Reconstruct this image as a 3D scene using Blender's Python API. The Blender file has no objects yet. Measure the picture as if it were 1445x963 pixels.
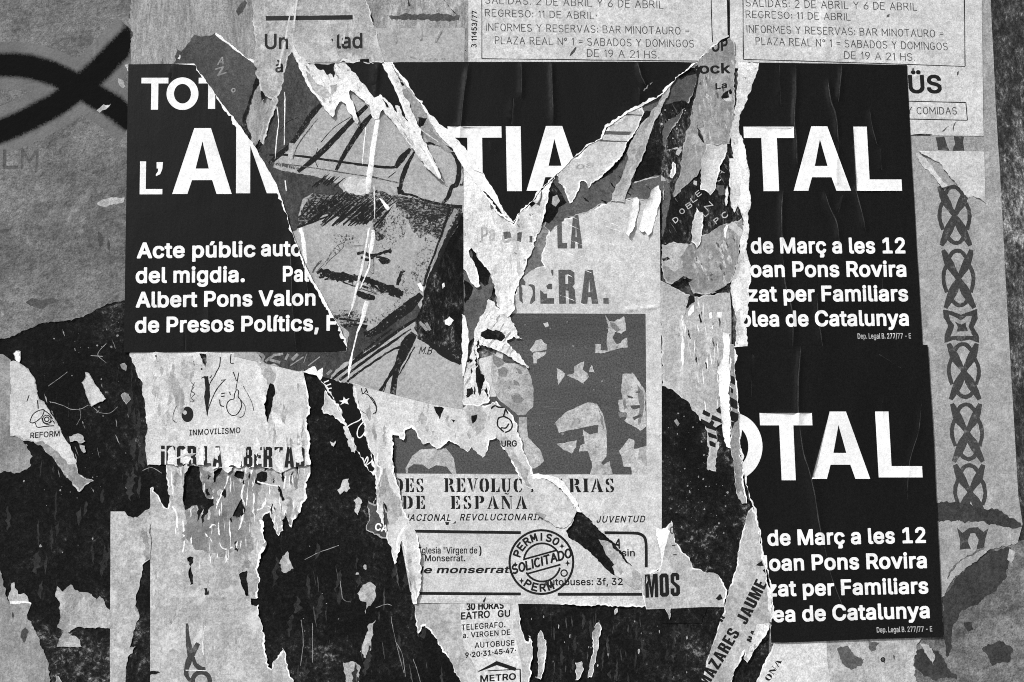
import bpy, math, random
import numpy as np
from mathutils import Matrix, Vector
from mathutils.geometry import delaunay_2d_cdt

random.seed(7)
scene = bpy.context.scene
C = scene.collection

# ------------------------------------------------------------------ camera, sky, sun, exposure
W, H, F, D, Z0 = 1445.0, 963.0, 1405.0, 1.5, 1.5
PITCH, YAW, ROLL = math.radians(5.32), math.radians(2.99), math.radians(-0.995)
ROT = Matrix.Rotation(-YAW, 3, 'Z') @ Matrix.Rotation(math.pi / 2 + PITCH, 3, 'X') @ Matrix.Rotation(ROLL, 3, 'Z')
camd = bpy.data.cameras.new('camera')
camd.sensor_fit = 'HORIZONTAL'
camd.sensor_width = 36.0
camd.lens = F / W * 36.0
camd.clip_start, camd.clip_end = 0.01, 200.0
cam = bpy.data.objects.new('camera', camd)
cam.matrix_world = Matrix.Translation((0, -D, Z0)) @ ROT.to_4x4()
C.objects.link(cam)
scene.camera = cam

SUN_EL, SUN_AZ = math.radians(46), math.radians(-50)      # azimuth from the wall's outward normal, negative = from the left
world = bpy.data.worlds.new('World')
scene.world = world
world.use_nodes = True
wn, wl = world.node_tree.nodes, world.node_tree.links
wn.clear()
sky = wn.new('ShaderNodeTexSky')
sky.sky_type = 'NISHITA'
sky.sun_disc = False
sky.sun_elevation = SUN_EL
sky.sun_rotation = math.pi - SUN_AZ
sky.dust_density = 4.0
bw = wn.new('ShaderNodeRGBToBW')
bg = wn.new('ShaderNodeBackground')
bg.inputs['Strength'].default_value = 0.07
wo = wn.new('ShaderNodeOutputWorld')
wl.new(sky.outputs[0], bw.inputs[0])
wl.new(bw.outputs[0], bg.inputs[0])
wl.new(bg.outputs[0], wo.inputs[0])

sl = bpy.data.lights.new('sun', 'SUN')
sl.energy = 3.2
sl.angle = math.radians(4)
sun = bpy.data.objects.new('sun', sl)
sdir = Vector((math.sin(SUN_AZ) * math.cos(SUN_EL), -math.cos(SUN_AZ) * math.cos(SUN_EL), math.sin(SUN_EL)))
sun.rotation_euler = sdir.to_track_quat('Z', 'Y').to_euler()
sun.location = sdir * 8
C.objects.link(sun)

scene.view_settings.view_transform = 'Standard'
scene.view_settings.look = 'None'
scene.view_settings.exposure = 0.96
scene.view_settings.gamma = 1.0
scene.cycles.use_denoising = False
scene.cycles.filter_width = 1.0
scene.view_settings.use_curve_mapping = False

# ------------------------------------------------------------------ wall coordinates
RN = np.array(ROT)


def P(x, y, h=0.0):
    """point of the wall's face (or h millimetres in front of it) whose drawing coordinates are x, y"""
    x = np.asarray(x, float); y = np.asarray(y, float); h = np.asarray(h, float) * 0.001
    d = np.stack([(x - W / 2) / F, -(y - H / 2) / F, -np.ones_like(x)], -1) @ RN.T
    t = (D - h) / d[..., 1]
    return np.stack([d[..., 0] * t, -h * np.ones_like(t), d[..., 2] * t + Z0], -1)


_rng = np.random.RandomState(3)
_TAB = _rng.rand(256, 256) * 2 - 1


def vn(x, y=0.0, s=0):
    """smooth value noise, -1..1"""
    x = np.asarray(x, float) + s * 17.31; y = np.asarray(y, float) + s * 9.77
    x, y = np.broadcast_arrays(x, y)
    xi, yi = np.floor(x).astype(int), np.floor(y).astype(int)
    u, v = x - xi, y - yi
    u, v = u * u * (3 - 2 * u), v * v * (3 - 2 * v)
    g = lambda a, b: _TAB[a & 255, b & 255]
    return (g(xi, yi) * (1 - u) + g(xi + 1, yi) * u) * (1 - v) + (g(xi, yi + 1) * (1 - u) + g(xi + 1, yi + 1) * u) * v


def relief(x, y):
    return 0.55 * vn(x / 95, y / 95, 1) + 0.28 * vn(x / 38, y / 46, 2) + 0.10 * vn(x / 15, y / 17, 3)


def area(l):
    return 0.5 * float(np.sum(l[:, 0] * np.roll(l[:, 1], -1) - np.roll(l[:, 0], -1) * l[:, 1]))


def winding(px, py, loop):
    """nonzero winding number of points against one loop"""
    w = np.zeros(len(px), int)
    a = loop; b = np.roll(loop, -1, 0)
    for k in range(0, len(a), 400):
        ax, ay, bx, by = a[k:k+400, 0], a[k:k+400, 1], b[k:k+400, 0], b[k:k+400, 1]
        X, Y = px[:, None], py[:, None]
        cr = (bx - ax) * (Y - ay) - (by - ay) * (X - ax)
        w += np.sum((ay <= Y) & (by > Y) & (cr > 0), 1) - np.sum((ay > Y) & (by <= Y) & (cr < 0), 1)
    return w


def inside(px, py, loops):
    w = np.zeros(len(px), int)
    for l in loops:
        x0, y0 = l.min(0); x1, y1 = l.max(0)
        m = np.nonzero((px >= x0) & (px <= x1) & (py >= y0) & (py <= y1))[0]
        if len(m):
            w[m] += winding(px[m], py[m], l)
    return w != 0


SEED = [0]


def outline(spec, amp=1.6, torn=True, fine=2.6):
    """spec: points, with 't'/'c' switching to torn / cut edges and ('a', n) setting the raggedness.
    returns dense loop and torn flags"""
    pts, fl, am = [], [], []
    cur, a = torn, amp
    for q in spec:
        if q == 't': cur = True
        elif q == 'c': cur = False
        elif q[0] == 'a': a = q[1]
        else:
            pts.append((float(q[0]), float(q[1]))); fl.append(cur); am.append(a)
    out, flag = [], []
    SEED[0] += 1
    sd = SEED[0]
    run = 0.0
    n = len(pts)
    for i in range(n):
        p, q = np.array(pts[i]), np.array(pts[(i + 1) % n])
        L = np.hypot(*(q - p))
        if L < 1e-6: continue
        nr = np.array([-(q - p)[1], (q - p)[0]]) / L
        k = max(1, int(L / (fine if fl[i] else 14)))
        for j in range(k):
            t = j / k
            pt = p + (q - p) * t
            if fl[i]:
                s = run + L * t
                o = am[i] * (0.9 * vn(s / 11, sd, 5) + 0.7 * vn(s / 4.3, sd, 6) + 0.75 * vn(s / 1.9, sd, 7))
                e = 1.0 if fl[i - 1] else min(1.0, L * t / 6)
                pt = pt + nr * o * (0.0 if (j == 0 and not fl[i - 1]) else e)
            else:
                s = run + L * t
                pt = pt + nr * 0.25 * vn(s / 40, sd, 8) * (0 if j == 0 else 1)
            out.append(pt); flag.append(fl[i])
        run += L
    l = np.array(out); f = np.array(flag)
    if area(l) < 0:
        l, f = l[::-1].copy(), np.roll(f[::-1], -1).copy()
    return l, f


def inset(l, f, rim):
    """printed face of a torn sheet: the outline pulled inwards along torn edges"""
    SEED[0] += 1
    a = np.roll(l, 1, 0); b = np.roll(l, -1, 0)
    t = np.roll(l, -2, 0) - np.roll(l, 2, 0)
    t /= np.maximum(np.hypot(t[:, 0], t[:, 1]), 1e-6)[:, None]
    n = np.stack([-t[:, 1], t[:, 0]], 1)          # inward for positive area
    s = np.cumsum(np.hypot(*(l - a).T))
    w = rim * np.clip(0.75 + 0.9 * vn(s / 16, SEED[0], 9) + 0.7 * vn(s / 4, SEED[0], 10) + 0.55 * vn(s / 1.7, SEED[0], 11), 0.08, 3.0)
    ff = f.astype(float)
    ff = (ff + np.roll(ff, 1) + np.roll(ff, -1)) / 3
    return l + n * (w * ff)[:, None]


def poly(spec, amp=0.0, fine=2.6):
    """one plain (amp = 0) or ragged loop"""
    if amp == 0:
        l = np.array([(float(p[0]), float(p[1])) for p in spec])
        return [l if area(l) > 0 else l[::-1].copy()]
    return [outline(spec, amp, True, fine)[0]]


def polys(*specs, amp=0.0):
    r = []
    for s in specs: r += poly(s, amp)
    return r


def box(x0, y0, x1, y1, sl=0.0):
    return poly([(x0, y0), (x1, y0), (x1 + sl, y1), (x0 + sl, y1)])


def spline(pts, k=6):
    p = [np.array(q, float) for q in pts]
    if len(p) < 3: return np.array(p)
    out = []
    for i in range(len(p) - 1):
        a, b, c, d = p[max(i - 1, 0)], p[i], p[i + 1], p[min(i + 2, len(p) - 1)]
        for j in range(k):
            t = j / k
            out.append(0.5 * ((2 * b) + (-a + c) * t + (2 * a - 5 * b + 4 * c - d) * t * t + (-a + 3 * b - 3 * c + d) * t ** 3))
    out.append(p[-1])
    return np.array(out)


def rib(pts, w=2.0, rough=0.0, smooth=True):
    """a brush stroke as one loop; points (x, y) or (x, y, width)"""
    q = [(p[0], p[1], p[2] if len(p) > 2 else w) for p in pts]
    s = spline(q) if smooth else np.array(q, float)
    t = np.gradient(s[:, :2], axis=0)
    t /= np.maximum(np.hypot(t[:, 0], t[:, 1]), 1e-6)[:, None]
    n = np.stack([-t[:, 1], t[:, 0]], 1)
    hw = s[:, 2:3] / 2
    if rough:
        L = np.cumsum(np.hypot(*np.gradient(s[:, :2], axis=0).T))
        SEED[0] += 1
        a = rough * (vn(L / 3, SEED[0], 12) + 0.6 * vn(L / 1.2, SEED[0], 13))[:, None]
        b = rough * (vn(L / 3, SEED[0], 14) + 0.6 * vn(L / 1.2, SEED[0], 15))[:, None]
    else: a = b = 0
    l = np.vstack([s[:, :2] + n * (hw + a), (s[:, :2] - n * (hw + b))[::-1]])
    return [l if area(l) > 0 else l[::-1].copy()]


def ribs(*strokes, w=2.0, rough=0.0):
    r = []
    for s in strokes: r += rib(s, w, rough)
    return r


def ell(cx, cy, rx, ry, n=40, a0=0, rev=False, rot=0.0):
    t = np.linspace(0, 2 * math.pi, n, endpoint=False)
    x, y = rx * np.cos(t), ry * np.sin(t)
    l = np.stack([cx + x * math.cos(rot) - y * math.sin(rot), cy + x * math.sin(rot) + y * math.cos(rot)], 1)
    if area(l) < 0: l = l[::-1]
    return l[::-1].copy() if rev else l.copy()


def ring(cx, cy, r, w, ry=None):
    ry = ry or r
    return [ell(cx, cy, r + w / 2, ry + w / 2), ell(cx, cy, r - w / 2, ry - w / 2, rev=True)]


def arc(cx, cy, r, a0, a1, w, n=14):
    """angles in degrees, clockwise on the picture from 3 o'clock"""
    return rib([(cx + r * math.cos(math.radians(a)), cy + r * math.sin(math.radians(a))) for a in np.linspace(a0, a1, n)], w, smooth=False)


def slope(x):
    return -0.017 + 0.074 * (x - 180) / 1110


# ------------------------------------------------------------------ materials (all grey: the place was photographed in black and white)
class NT:
    def __init__(self, name):
        self.m = bpy.data.materials.new(name); self.m.use_nodes = True
        self.t = self.m.node_tree; self.t.nodes.clear()
        self.out = self.n('ShaderNodeOutputMaterial'); self.b = self.n('ShaderNodeBsdfPrincipled')
        self.l(self.b.outputs[0], self.out.inputs[0])
        self.pos = self.n('ShaderNodeNewGeometry').outputs['Position']

    def n(self, k): return self.t.nodes.new(k)
    def l(self, a, b): self.t.links.new(a, b)

    def val(self, sock, v):
        if hasattr(v, 'is_linked'): self.l(v, sock)
        else: sock.default_value = v

    def math(self, op, a, b=0.0, c=0.0, clamp=False):
        k = self.n('ShaderNodeMath'); k.operation = op; k.use_clamp = clamp
        for i, v in enumerate((a, b, c)): self.val(k.inputs[i], v)
        return k.outputs[0]

    def noise(self, px, sx=1.0, sz=1.0, detail=4, rough=0.6, off=0.0, dist=0.0):
        """noise whose features are about px millimetres; sx, sz stretch them sideways / upwards"""
        mp = self.n('ShaderNodeMapping'); self.l(self.pos, mp.inputs[0])
        mp.inputs['Scale'].default_value = (1 / sx, 1, 1 / sz); mp.inputs['Location'].default_value = (off * 3.1, off, off * 1.7)
        k = self.n('ShaderNodeTexNoise'); self.l(mp.outputs[0], k.inputs['Vector'])
        k.inputs['Scale'].default_value = 1000.0 / px / 2; k.inputs['Detail'].default_value = detail
        k.inputs['Roughness'].default_value = rough; k.inputs['Distortion'].default_value = dist
        return k.outputs[0]

    def ramp(self, v, stops, interp='LINEAR'):
        k = self.n('ShaderNodeValToRGB'); self.l(v, k.inputs[0]); e = k.color_ramp.elements
        k.color_ramp.interpolation = interp
        while len(e) < len(stops): e.new(0.5)
        for q, (p, c) in zip(e, stops): q.position = p; q.color = (c, c, c, 1)
        return k.outputs[0]

    def mix(self, f, a, b):
        k = self.n('ShaderNodeMix'); k.data_type = 'FLOAT'
        self.val(k.inputs[0], f); self.val(k.inputs[2], a); self.val(k.inputs[3], b)
        return k.outputs[0]

    def fin(self, col, rough=0.9, spec=0.2, bump=None, bs=0.4, bd=0.0006):
        self.val(self.b.inputs['Base Color'], col); self.val(self.b.inputs['Roughness'], rough)
        self.b.inputs['Specular IOR Level'].default_value = spec
        if bump is not None:
            k = self.n('ShaderNodeBump'); k.inputs['Strength'].default_value = bs; k.inputs['Distance'].default_value = bd
            self.l(bump, k.inputs['Height']); self.l(k.outputs[0], self.b.inputs['Normal'])
        return self.m


_k = [0]


def paper(name, tone, var=0.25, grain=0.35, stain=0.0, fleck=0.0, light=0.0, streak=0.0, bs=0.5, sx=1.0, sz=1.0, blot=26, bdist=0.0012):
    """weathered paper: blotches, fibre grain, darker stains, dark specks, paler scuffs"""
    _k[0] += 1; o = _k[0] * 0.73
    t = NT(name)
    big = t.noise(blot, sx, sz, 5, 0.62, o)
    g = t.noise(1.15, 1, 1, 2, 0.8, o + 5)
    g2 = t.noise(4.0, sx, sz, 4, 0.75, o + 9)
    c = t.math('MULTIPLY', t.math('MULTIPLY_ADD', big, 2 * var * 1.9, 1 - var * 1.9), t.math('MULTIPLY_ADD', g, 2 * grain * 2.0, 1 - grain * 2.0))
    c = t.math('MULTIPLY', c, t.math('MULTIPLY_ADD', g2, grain * 3.4, 1 - grain * 1.7))
    c = t.math('MULTIPLY', c, tone)
    if stain:
        s = t.ramp(t.noise(42, sx, sz, 9, 0.72, o + 2, 0.6), [(0.50, 0), (0.64, 1)])
        c = t.mix(t.math('MULTIPLY', s, stain), c, tone * 0.25)
    if light:
        s = t.ramp(t.noise(15, sx, sz, 8, 0.78, o + 3, 0.4), [(0.52, 0), (0.62, 1)])
        c = t.mix(t.math('MULTIPLY', s, light), c, min(0.75, tone * 2.4))
    if streak:
        s = t.ramp(t.noise(6, 0.35, 4.5, 6, 0.75, o + 8, 0.8), [(0.52, 0), (0.63, 1)])
        c = t.mix(t.math('MULTIPLY', s, streak), c, tone * 0.35)
        s = t.ramp(t.noise(5, 0.3, 5.0, 6, 0.75, o + 11, 0.8), [(0.56, 0), (0.66, 1)])
        c = t.mix(t.math('MULTIPLY', s, streak), c, min(0.7, tone * 1.8))
    if fleck:
        s = t.ramp(t.noise(5, 1, 1, 3, 0.6, o + 4), [(0.655, 0), (0.70, 1)])
        c = t.mix(t.math('MULTIPLY', s, fleck), c, 0.03)
    c = t.math('MINIMUM', t.math('MAXIMUM', c, 0.004), 0.85)
    h = t.math('ADD', t.math('MULTIPLY', t.noise(14, sx, sz, 4, 0.65, o + 6), 1.0), t.math('MULTIPLY', t.noise(3.2, 1, 1, 2, 0.6, o + 7), 0.35))
    return t.fin(c, 0.92, 0.12, h, bs, bdist)


def ink(name, tone=0.011, wear=0.35, worn=0.30, spec=0.15, rough=0.5, grain=0.4, edge=(0.66, 0.75), sx=1.0, sz=1.0, bs=0.22):
    """printing ink: even tone, rubbed spots where paper fibres show"""
    _k[0] += 1; o = _k[0] * 0.61
    t = NT(name)
    g = t.noise(1.2, 1, 1, 2, 0.8, o)
    b = t.noise(55, sx, sz, 4, 0.6, o + 1)
    c = t.math('MULTIPLY', t.math('MULTIPLY_ADD', g, 2 * grain * 2.6, 1 - grain * 2.6), t.math('MULTIPLY_ADD', b, 0.9, 0.55))
    c = t.math('MULTIPLY', c, tone)
    s = t.ramp(t.noise(7, sx, sz, 5, 0.72, o + 2), [(edge[0], 0), (edge[1], 1)])
    c = t.mix(t.math('MULTIPLY', s, wear), c, worn)
    c = t.math('MAXIMUM', c, 0.003)
    h = t.math('ADD', t.noise(22, sx, sz, 4, 0.6, o + 6), t.math('MULTIPLY', t.noise(3, 1, 1, 2, 0.6, o + 7), 0.25))
    return t.fin(c, rough, spec, h, bs, 0.0012)


def grime(name, dark=0.008, mid=0.035, lite=0.16, thr=0.0, sx=1.0, sz=1.0, o=0.0, size=34, scratch=0.4):
    """remains of old posters: nearly black, mottled, with pale fibres and scratches left behind"""
    _k[0] += 1; o = o + _k[0] * 0.47
    t = NT(name)
    a = t.noise(size, sx, sz, 10, 0.74, o, 0.6)
    b = t.noise(3.4, sx, sz, 5, 0.8, o + 1, 0.3)
    v = t.math('MULTIPLY_ADD', b, 0.62, t.math('MULTIPLY', a, 0.56))
    v = t.math('ADD', v, t.math('MULTIPLY_ADD', t.noise(size * 5, sx, sz, 4, 0.6, o + 7, 0.8), 0.42, -0.21))
    c = t.ramp(v, [(0.50 - thr, dark), (0.60 - thr, dark * 1.8), (0.675 - thr, mid * 1.3), (0.735 - thr, lite * 1.3), (0.80 - thr, lite * 3.0)])
    s = t.ramp(t.noise(7, 0.30 * sx, 3.2 * sz, 5, 0.75, o + 3, 1.2), [(0.64, 0), (0.73, 1)])
    c = t.mix(t.math('MULTIPLY', s, scratch), c, lite * 1.3)
    g = t.noise(1.2, 1, 1, 2, 0.8, o + 4)
    c = t.math('MULTIPLY', c, t.math('MULTIPLY_ADD', g, 2.6, -0.3))
    c = t.math('MAXIMUM', c, 0.003)
    h = t.math('ADD', b, t.math('MULTIPLY', a, 1.5))
    return t.fin(c, 0.85, 0.05, h, 0.6, 0.0016)


def charcoal(name, tone, paper_tone, cover=0.55, sx=1.0, sz=1.0, width=0.10):
    """dry drawing medium: grain of the paper shows through"""
    _k[0] += 1; o = _k[0] * 0.37
    t = NT(name)
    g = t.noise(1.5, sx, sz, 3, 0.8, o)
    b = t.noise(9, sx, sz, 5, 0.7, o + 1)
    v = t.math('MULTIPLY_ADD', b, 0.4, t.math('MULTIPLY', g, 0.75))
    f = t.ramp(v, [(cover, 0), (cover + width, 1)])
    c = t.mix(f, tone, paper_tone)
    c = t.math('MULTIPLY', c, t.math('MULTIPLY_ADD', t.noise(2.2, 1, 1, 2, 0.75, o + 3), 0.9, 0.55))
    return t.fin(c, 0.9, 0.12, b, 0.3, 0.0008)


def spray(name, tone):
    t = NT(name)
    at = t.n('ShaderNodeAttribute'); at.attribute_name = 'cover'
    g = t.noise(1.5, 1, 1, 3, 0.8, 3.3); b = t.noise(14, 1, 1, 4, 0.65, 8.0)
    big = t.noise(26, 1, 1, 5, 0.62, 2.0)
    v = t.math('ADD', at.outputs['Fac'], t.math('MULTIPLY_ADD', g, 1.1, t.math('MULTIPLY_ADD', b, 0.45, -0.78)))
    f = t.ramp(v, [(0.2, 0), (0.80, 1)])
    base = t.math('MULTIPLY', t.math('MULTIPLY_ADD', big, 0.9, 0.55), t.math('MULTIPLY', t.math('MULTIPLY_ADD', g, 1.05, 0.48), tone))
    c = t.mix(f, base, 0.004)
    return t.fin(c, 0.95, 0.04, t.noise(14, 1, 1, 4, 0.65, 6), 0.8, 0.002)


# ------------------------------------------------------------------ sheets of paper
def mesh_obj(name, pts, faces, nrm, mat, origin, parent=None, attr=None):
    me = bpy.data.meshes.new(name)
    used, inv = np.unique(np.asarray(faces).ravel(), return_inverse=True)
    fs = inv.reshape(np.asarray(faces).shape)
    co = pts[used] - origin
    me.from_pydata(co.tolist(), [], fs.tolist())
    me.materials.append(mat)
    me.shade_smooth()
    if nrm is not None:
        me.normals_split_custom_set_from_vertices(nrm[used].tolist())
    if attr is not None:
        a = me.attributes.new('cover', 'FLOAT', 'POINT')
        a.data.foreach_set('value', attr[used].astype(np.float32))
    me.update()
    o = bpy.data.objects.new(name, me)
    C.objects.link(o)
    if parent is None: o.location = Vector(origin)
    else: o.parent = parent
    return o


GROUPS = {'black_poster': 'black posters with white lettering', 'notice_sheet': 'pen lettered travel notices', 'cartoon_flyer': 'white cartoon flyers',
          'paper_scrap': 'small torn paper scraps', 'paper_strip': 'torn paper strips', 'poster_scrap': 'torn poster scraps', 'name_strip': 'leaning paper strips with names'}
WRITING = {'lettering', 'text_line', 'headline', 'heading', 'pen_lettering', 'small_print', 'caption', 'title', 'imprint', 'initials', 'printer_number', 'faint_letters',
           'chalky_letters', 'faded_letters', 'bold_line', 'rubber_stamp', 'drawing', 'ornament', 'hair_hatching', 'thin_lines', 'slanted_type'}


def pieces(f, v):
    """triangles grouped into connected pieces; crumbs go to the nearest large piece"""
    par = {}

    def find(a):
        while par.setdefault(a, a) != a:
            par[a] = par[par[a]]; a = par[a]
        return a
    for t in f.tolist():
        a, b, c = find(t[0]), find(t[1]), find(t[2])
        par[b] = a; par[find(c)] = a
    k = np.array([find(t[0]) for t in f.tolist()])
    p = v[f]
    ar = np.abs((p[:, 1, 0] - p[:, 0, 0]) * (p[:, 2, 1] - p[:, 0, 1]) - (p[:, 1, 1] - p[:, 0, 1]) * (p[:, 2, 0] - p[:, 0, 0])) / 2
    ids = np.unique(k); sz = {i: ar[k == i].sum() for i in ids}; ce = {i: p[k == i].mean((0, 1)) for i in ids}
    big = [i for i in ids if sz[i] > 4.0] or [max(ids, key=lambda i: sz[i])]
    for i in ids:
        if i not in big: k[k == i] = min(big, key=lambda j: np.hypot(*(ce[i] - ce[j])))
    return [f[k == i] for i in big]


def S(name, label, cat, z, spec, mat, layers=(), rim=0.0, rim_mat=None, curl=0.0, curl_r=9.0, holes=(), ridges=(),
      step=8.0, amp=1.6, group=None, torn=True, thick=0.4, bumpy=1.0, lift=(), kind=None, attr=None, fine=2.6, back=True):
    """one pasted sheet or scrap: its paper is the top-level mesh; printed areas, lettering and torn rims are its parts.
    layers: (part name, loops, material[, label]); later layers lie over earlier ones."""
    L, fl = outline(spec, amp, torn, fine)
    hl = []
    for h in holes: hl += poly(h, 1.3)
    lay = [('__hole', hl, None)] if hl else []
    body = inset(L, fl, rim) if rim else None
    loops = [L] + hl + ([body] if body is not None else [])
    for ly in layers: loops += ly[1]
    x0, y0 = L.min(0); x1, y1 = L.max(0)
    gx, gy = np.meshgrid(np.arange(math.floor(x0 / step), math.ceil(x1 / step) + 1) * step, np.arange(math.floor(y0 / step), math.ceil(y1 / step) + 1) * step)
    jx, jy = vn(gx * 0.37, gy * 0.41, 21), vn(gx * 0.43, gy * 0.39, 22)
    gx, gy = (gx + 0.35 * step * jx).ravel(), (gy + 0.35 * step * jy).ravel()
    rp = []
    for pl, w, a in ridges:
        s = spline(pl, 8); dd = [s[0]]
        for q in s[1:]:
            if np.hypot(*(q - dd[-1])) > 4: dd.append(q)
        dd = np.array(dd)
        if len(dd) < 2: continue
        t = np.gradient(dd, axis=0); t /= np.maximum(np.hypot(t[:, 0], t[:, 1]), 1e-6)[:, None]
        n = np.stack([-t[:, 1], t[:, 0]], 1)
        for k in (-1.6, -1, -0.5, 0, 0.5, 1, 1.6): rp.append(dd + n * w * k + 0.01 * k)
    gp = np.stack([gx, gy], 1)
    if rp: gp = np.vstack([gp] + rp)
    gp = gp[inside(gp[:, 0], gp[:, 1], [L])]
    V, E = [], []
    for l in loops:
        b = len(V); V += [Vector((a, c)) for a, c in l]
        E += [(b + i, b + (i + 1) % len(l)) for i in range(len(l))]
    V += [Vector((a, c)) for a, c in gp]
    r = delaunay_2d_cdt(V, E, [], 0, 1e-3)
    v = np.array([(p.x, p.y) for p in r[0]]); f = np.array([q[:] for q in r[2]])
    c = v[f].mean(1); cx, cy = c[:, 0], c[:, 1]
    p0, p1, p2 = v[f[:, 0]], v[f[:, 1]], v[f[:, 2]]
    ar = (p1[:, 0] - p0[:, 0]) * (p2[:, 1] - p0[:, 1]) - (p1[:, 1] - p0[:, 1]) * (p2[:, 0] - p0[:, 0])
    f[ar > 0] = f[ar > 0][:, ::-1]
    keep = inside(cx, cy, [L]) & (np.abs(ar) > 1e-7)
    if hl: keep &= ~inside(cx, cy, hl)
    f, cx, cy = f[keep], cx[keep], cy[keep]
    own = np.zeros(len(f), int)                       # 0 = the sheet itself, 1 = torn rim, 2.. = layers
    if body is not None: own[~inside(cx, cy, [body])] = 1
    for i, ly in enumerate(layers): own[inside(cx, cy, ly[1])] = 2 + i
    if len(f) == 0: return None
    # heights
    h = z + bumpy * relief(v[:, 0], v[:, 1])
    for pl, w, a in ridges:
        s = spline(pl, 8)
        m = np.nonzero((v[:, 0] > s[:, 0].min() - 4 * w) & (v[:, 0] < s[:, 0].max() + 4 * w) & (v[:, 1] > s[:, 1].min() - 4 * w) & (v[:, 1] < s[:, 1].max() + 4 * w))[0]
        if not len(m): continue
        dmin = np.full(len(m), 1e9); par = np.zeros(len(m))
        for i in range(len(s) - 1):
            d = s[i + 1] - s[i]; L2 = d @ d + 1e-9
            t = np.clip(((v[m] - s[i]) @ d) / L2, 0, 1)
            dd = np.hypot(*(v[m] - s[i] - t[:, None] * d).T)
            k = dd < dmin; dmin[k] = dd[k]; par[k] = (i + t[k]) / (len(s) - 1)
        h[m] += a * np.exp(-(dmin / w) ** 2) * np.minimum(1, np.minimum(par, 1 - par) * 6 + 0.05)
    tp = L[fl]
    for hh in hl: tp = np.vstack([tp, hh]) if len(tp) else hh
    if curl and len(tp):
        d = np.full(len(v), 1e9)
        for k in range(0, len(tp), 60):
            d = np.minimum(d, np.min(np.hypot(v[:, None, 0] - tp[None, k:k+60, 0], v[:, None, 1] - tp[None, k:k+60, 1]), 1))
        h += 1.15 * curl * np.exp(-d / curl_r) * np.clip(0.45 + 1.1 * vn(v[:, 0] / 30, v[:, 1] / 30, 31), 0, 1.6)
    for (lx, ly_, lr, la) in lift:                    # corners and tongues standing off the wall
        h += la * np.exp(-((v[:, 0] - lx) ** 2 + (v[:, 1] - ly_) ** 2) / lr ** 2)
    X = P(v[:, 0], v[:, 1], h)
    fn = np.cross(X[f[:, 1]] - X[f[:, 0]], X[f[:, 2]] - X[f[:, 0]])
    if fn[:, 1].sum() > 0: f = f[:, ::-1].copy(); fn = -fn
    N = np.zeros_like(X)
    for k in range(3): np.add.at(N, f[:, k], fn)
    N /= np.maximum(np.linalg.norm(N, axis=1), 1e-12)[:, None]
    mid = L.mean(0)
    org = P(mid[0], mid[1], 0.0)
    # edges of the paper: a real thickness
    ed = {}
    for t in f:
        for a, b in ((t[0], t[1]), (t[1], t[2]), (t[2], t[0])):
            ed[(a, b)] = ed.get((a, b), 0) + 1
    be = np.array([e for e in ed if (e[1], e[0]) not in ed])
    nb = len(X)
    hb = h - thick
    Xb = P(v[:, 0], v[:, 1], hb)
    sk = np.vstack([np.stack([be[:, 1], be[:, 0], be[:, 0] + nb], 1), np.stack([be[:, 1], be[:, 0] + nb, be[:, 1] + nb], 1)])
    XX = np.vstack([X, Xb])
    # side walls get their own vertices so that they shade as edges
    sn = np.cross(X[be[:, 1]] - X[be[:, 0]], np.array([0, -1, 0])); sn = -sn / np.maximum(np.linalg.norm(sn, axis=1), 1e-12)[:, None]
    n2 = len(XX)
    q = len(be)
    XX = np.vstack([XX, X[be[:, 0]], X[be[:, 1]], Xb[be[:, 0]], Xb[be[:, 1]]])
    idx = np.arange(q) + n2
    sk = np.vstack([np.stack([idx + q, idx, idx + 2 * q], 1), np.stack([idx + q, idx + 2 * q, idx + 3 * q], 1)])
    NN = np.vstack([N, N, sn, sn, sn, sn])
    av = None
    if attr is not None: av = np.concatenate([attr(v[:, 0], v[:, 1]), np.zeros(len(XX) - len(v))])
    main = f[own == 0]
    backs = f[:, ::-1] + nb if back else f[:0]         # reverse side of the sheet
    NN[nb:2 * nb] = -N
    root = mesh_obj(name, XX, np.vstack([main, sk, backs]) if len(main) else np.vstack([sk, backs]), NN, mat, org)
    root['label'] = label; root['category'] = cat
    group = group or GROUPS.get(name)
    if group: root['group'] = group
    if kind: root['kind'] = kind
    if (own == 1).any():
        for gf in pieces(f[own == 1], v)[:24]: mesh_obj('torn_edge', XX, gf, NN, rim_mat, org, root)
    made = {}
    for i, ly in enumerate(layers):
        m = own == 2 + i
        if not m.any(): continue
        up, _, nm = ly[0].rpartition('/')
        par = made.get(up, root)
        groups = [f[m]]
        if nm not in WRITING:
            groups = pieces(f[m], v)
        if len(groups) > 24 or nm in ('paper_residue', 'paper_shreds', 'paper_fibres', 'white_specks'):
            o = mesh_obj(nm, XX, f[m], NN, ly[2], org, par, av); o['kind'] = 'stuff'
            made[nm] = o
            continue
        for gf in groups:
            o = mesh_obj(nm, XX, gf, NN, ly[2], org, par, av)
            if len(ly) > 3: o['label'] = ly[3]
            made.setdefault(nm, o)
    return root

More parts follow.
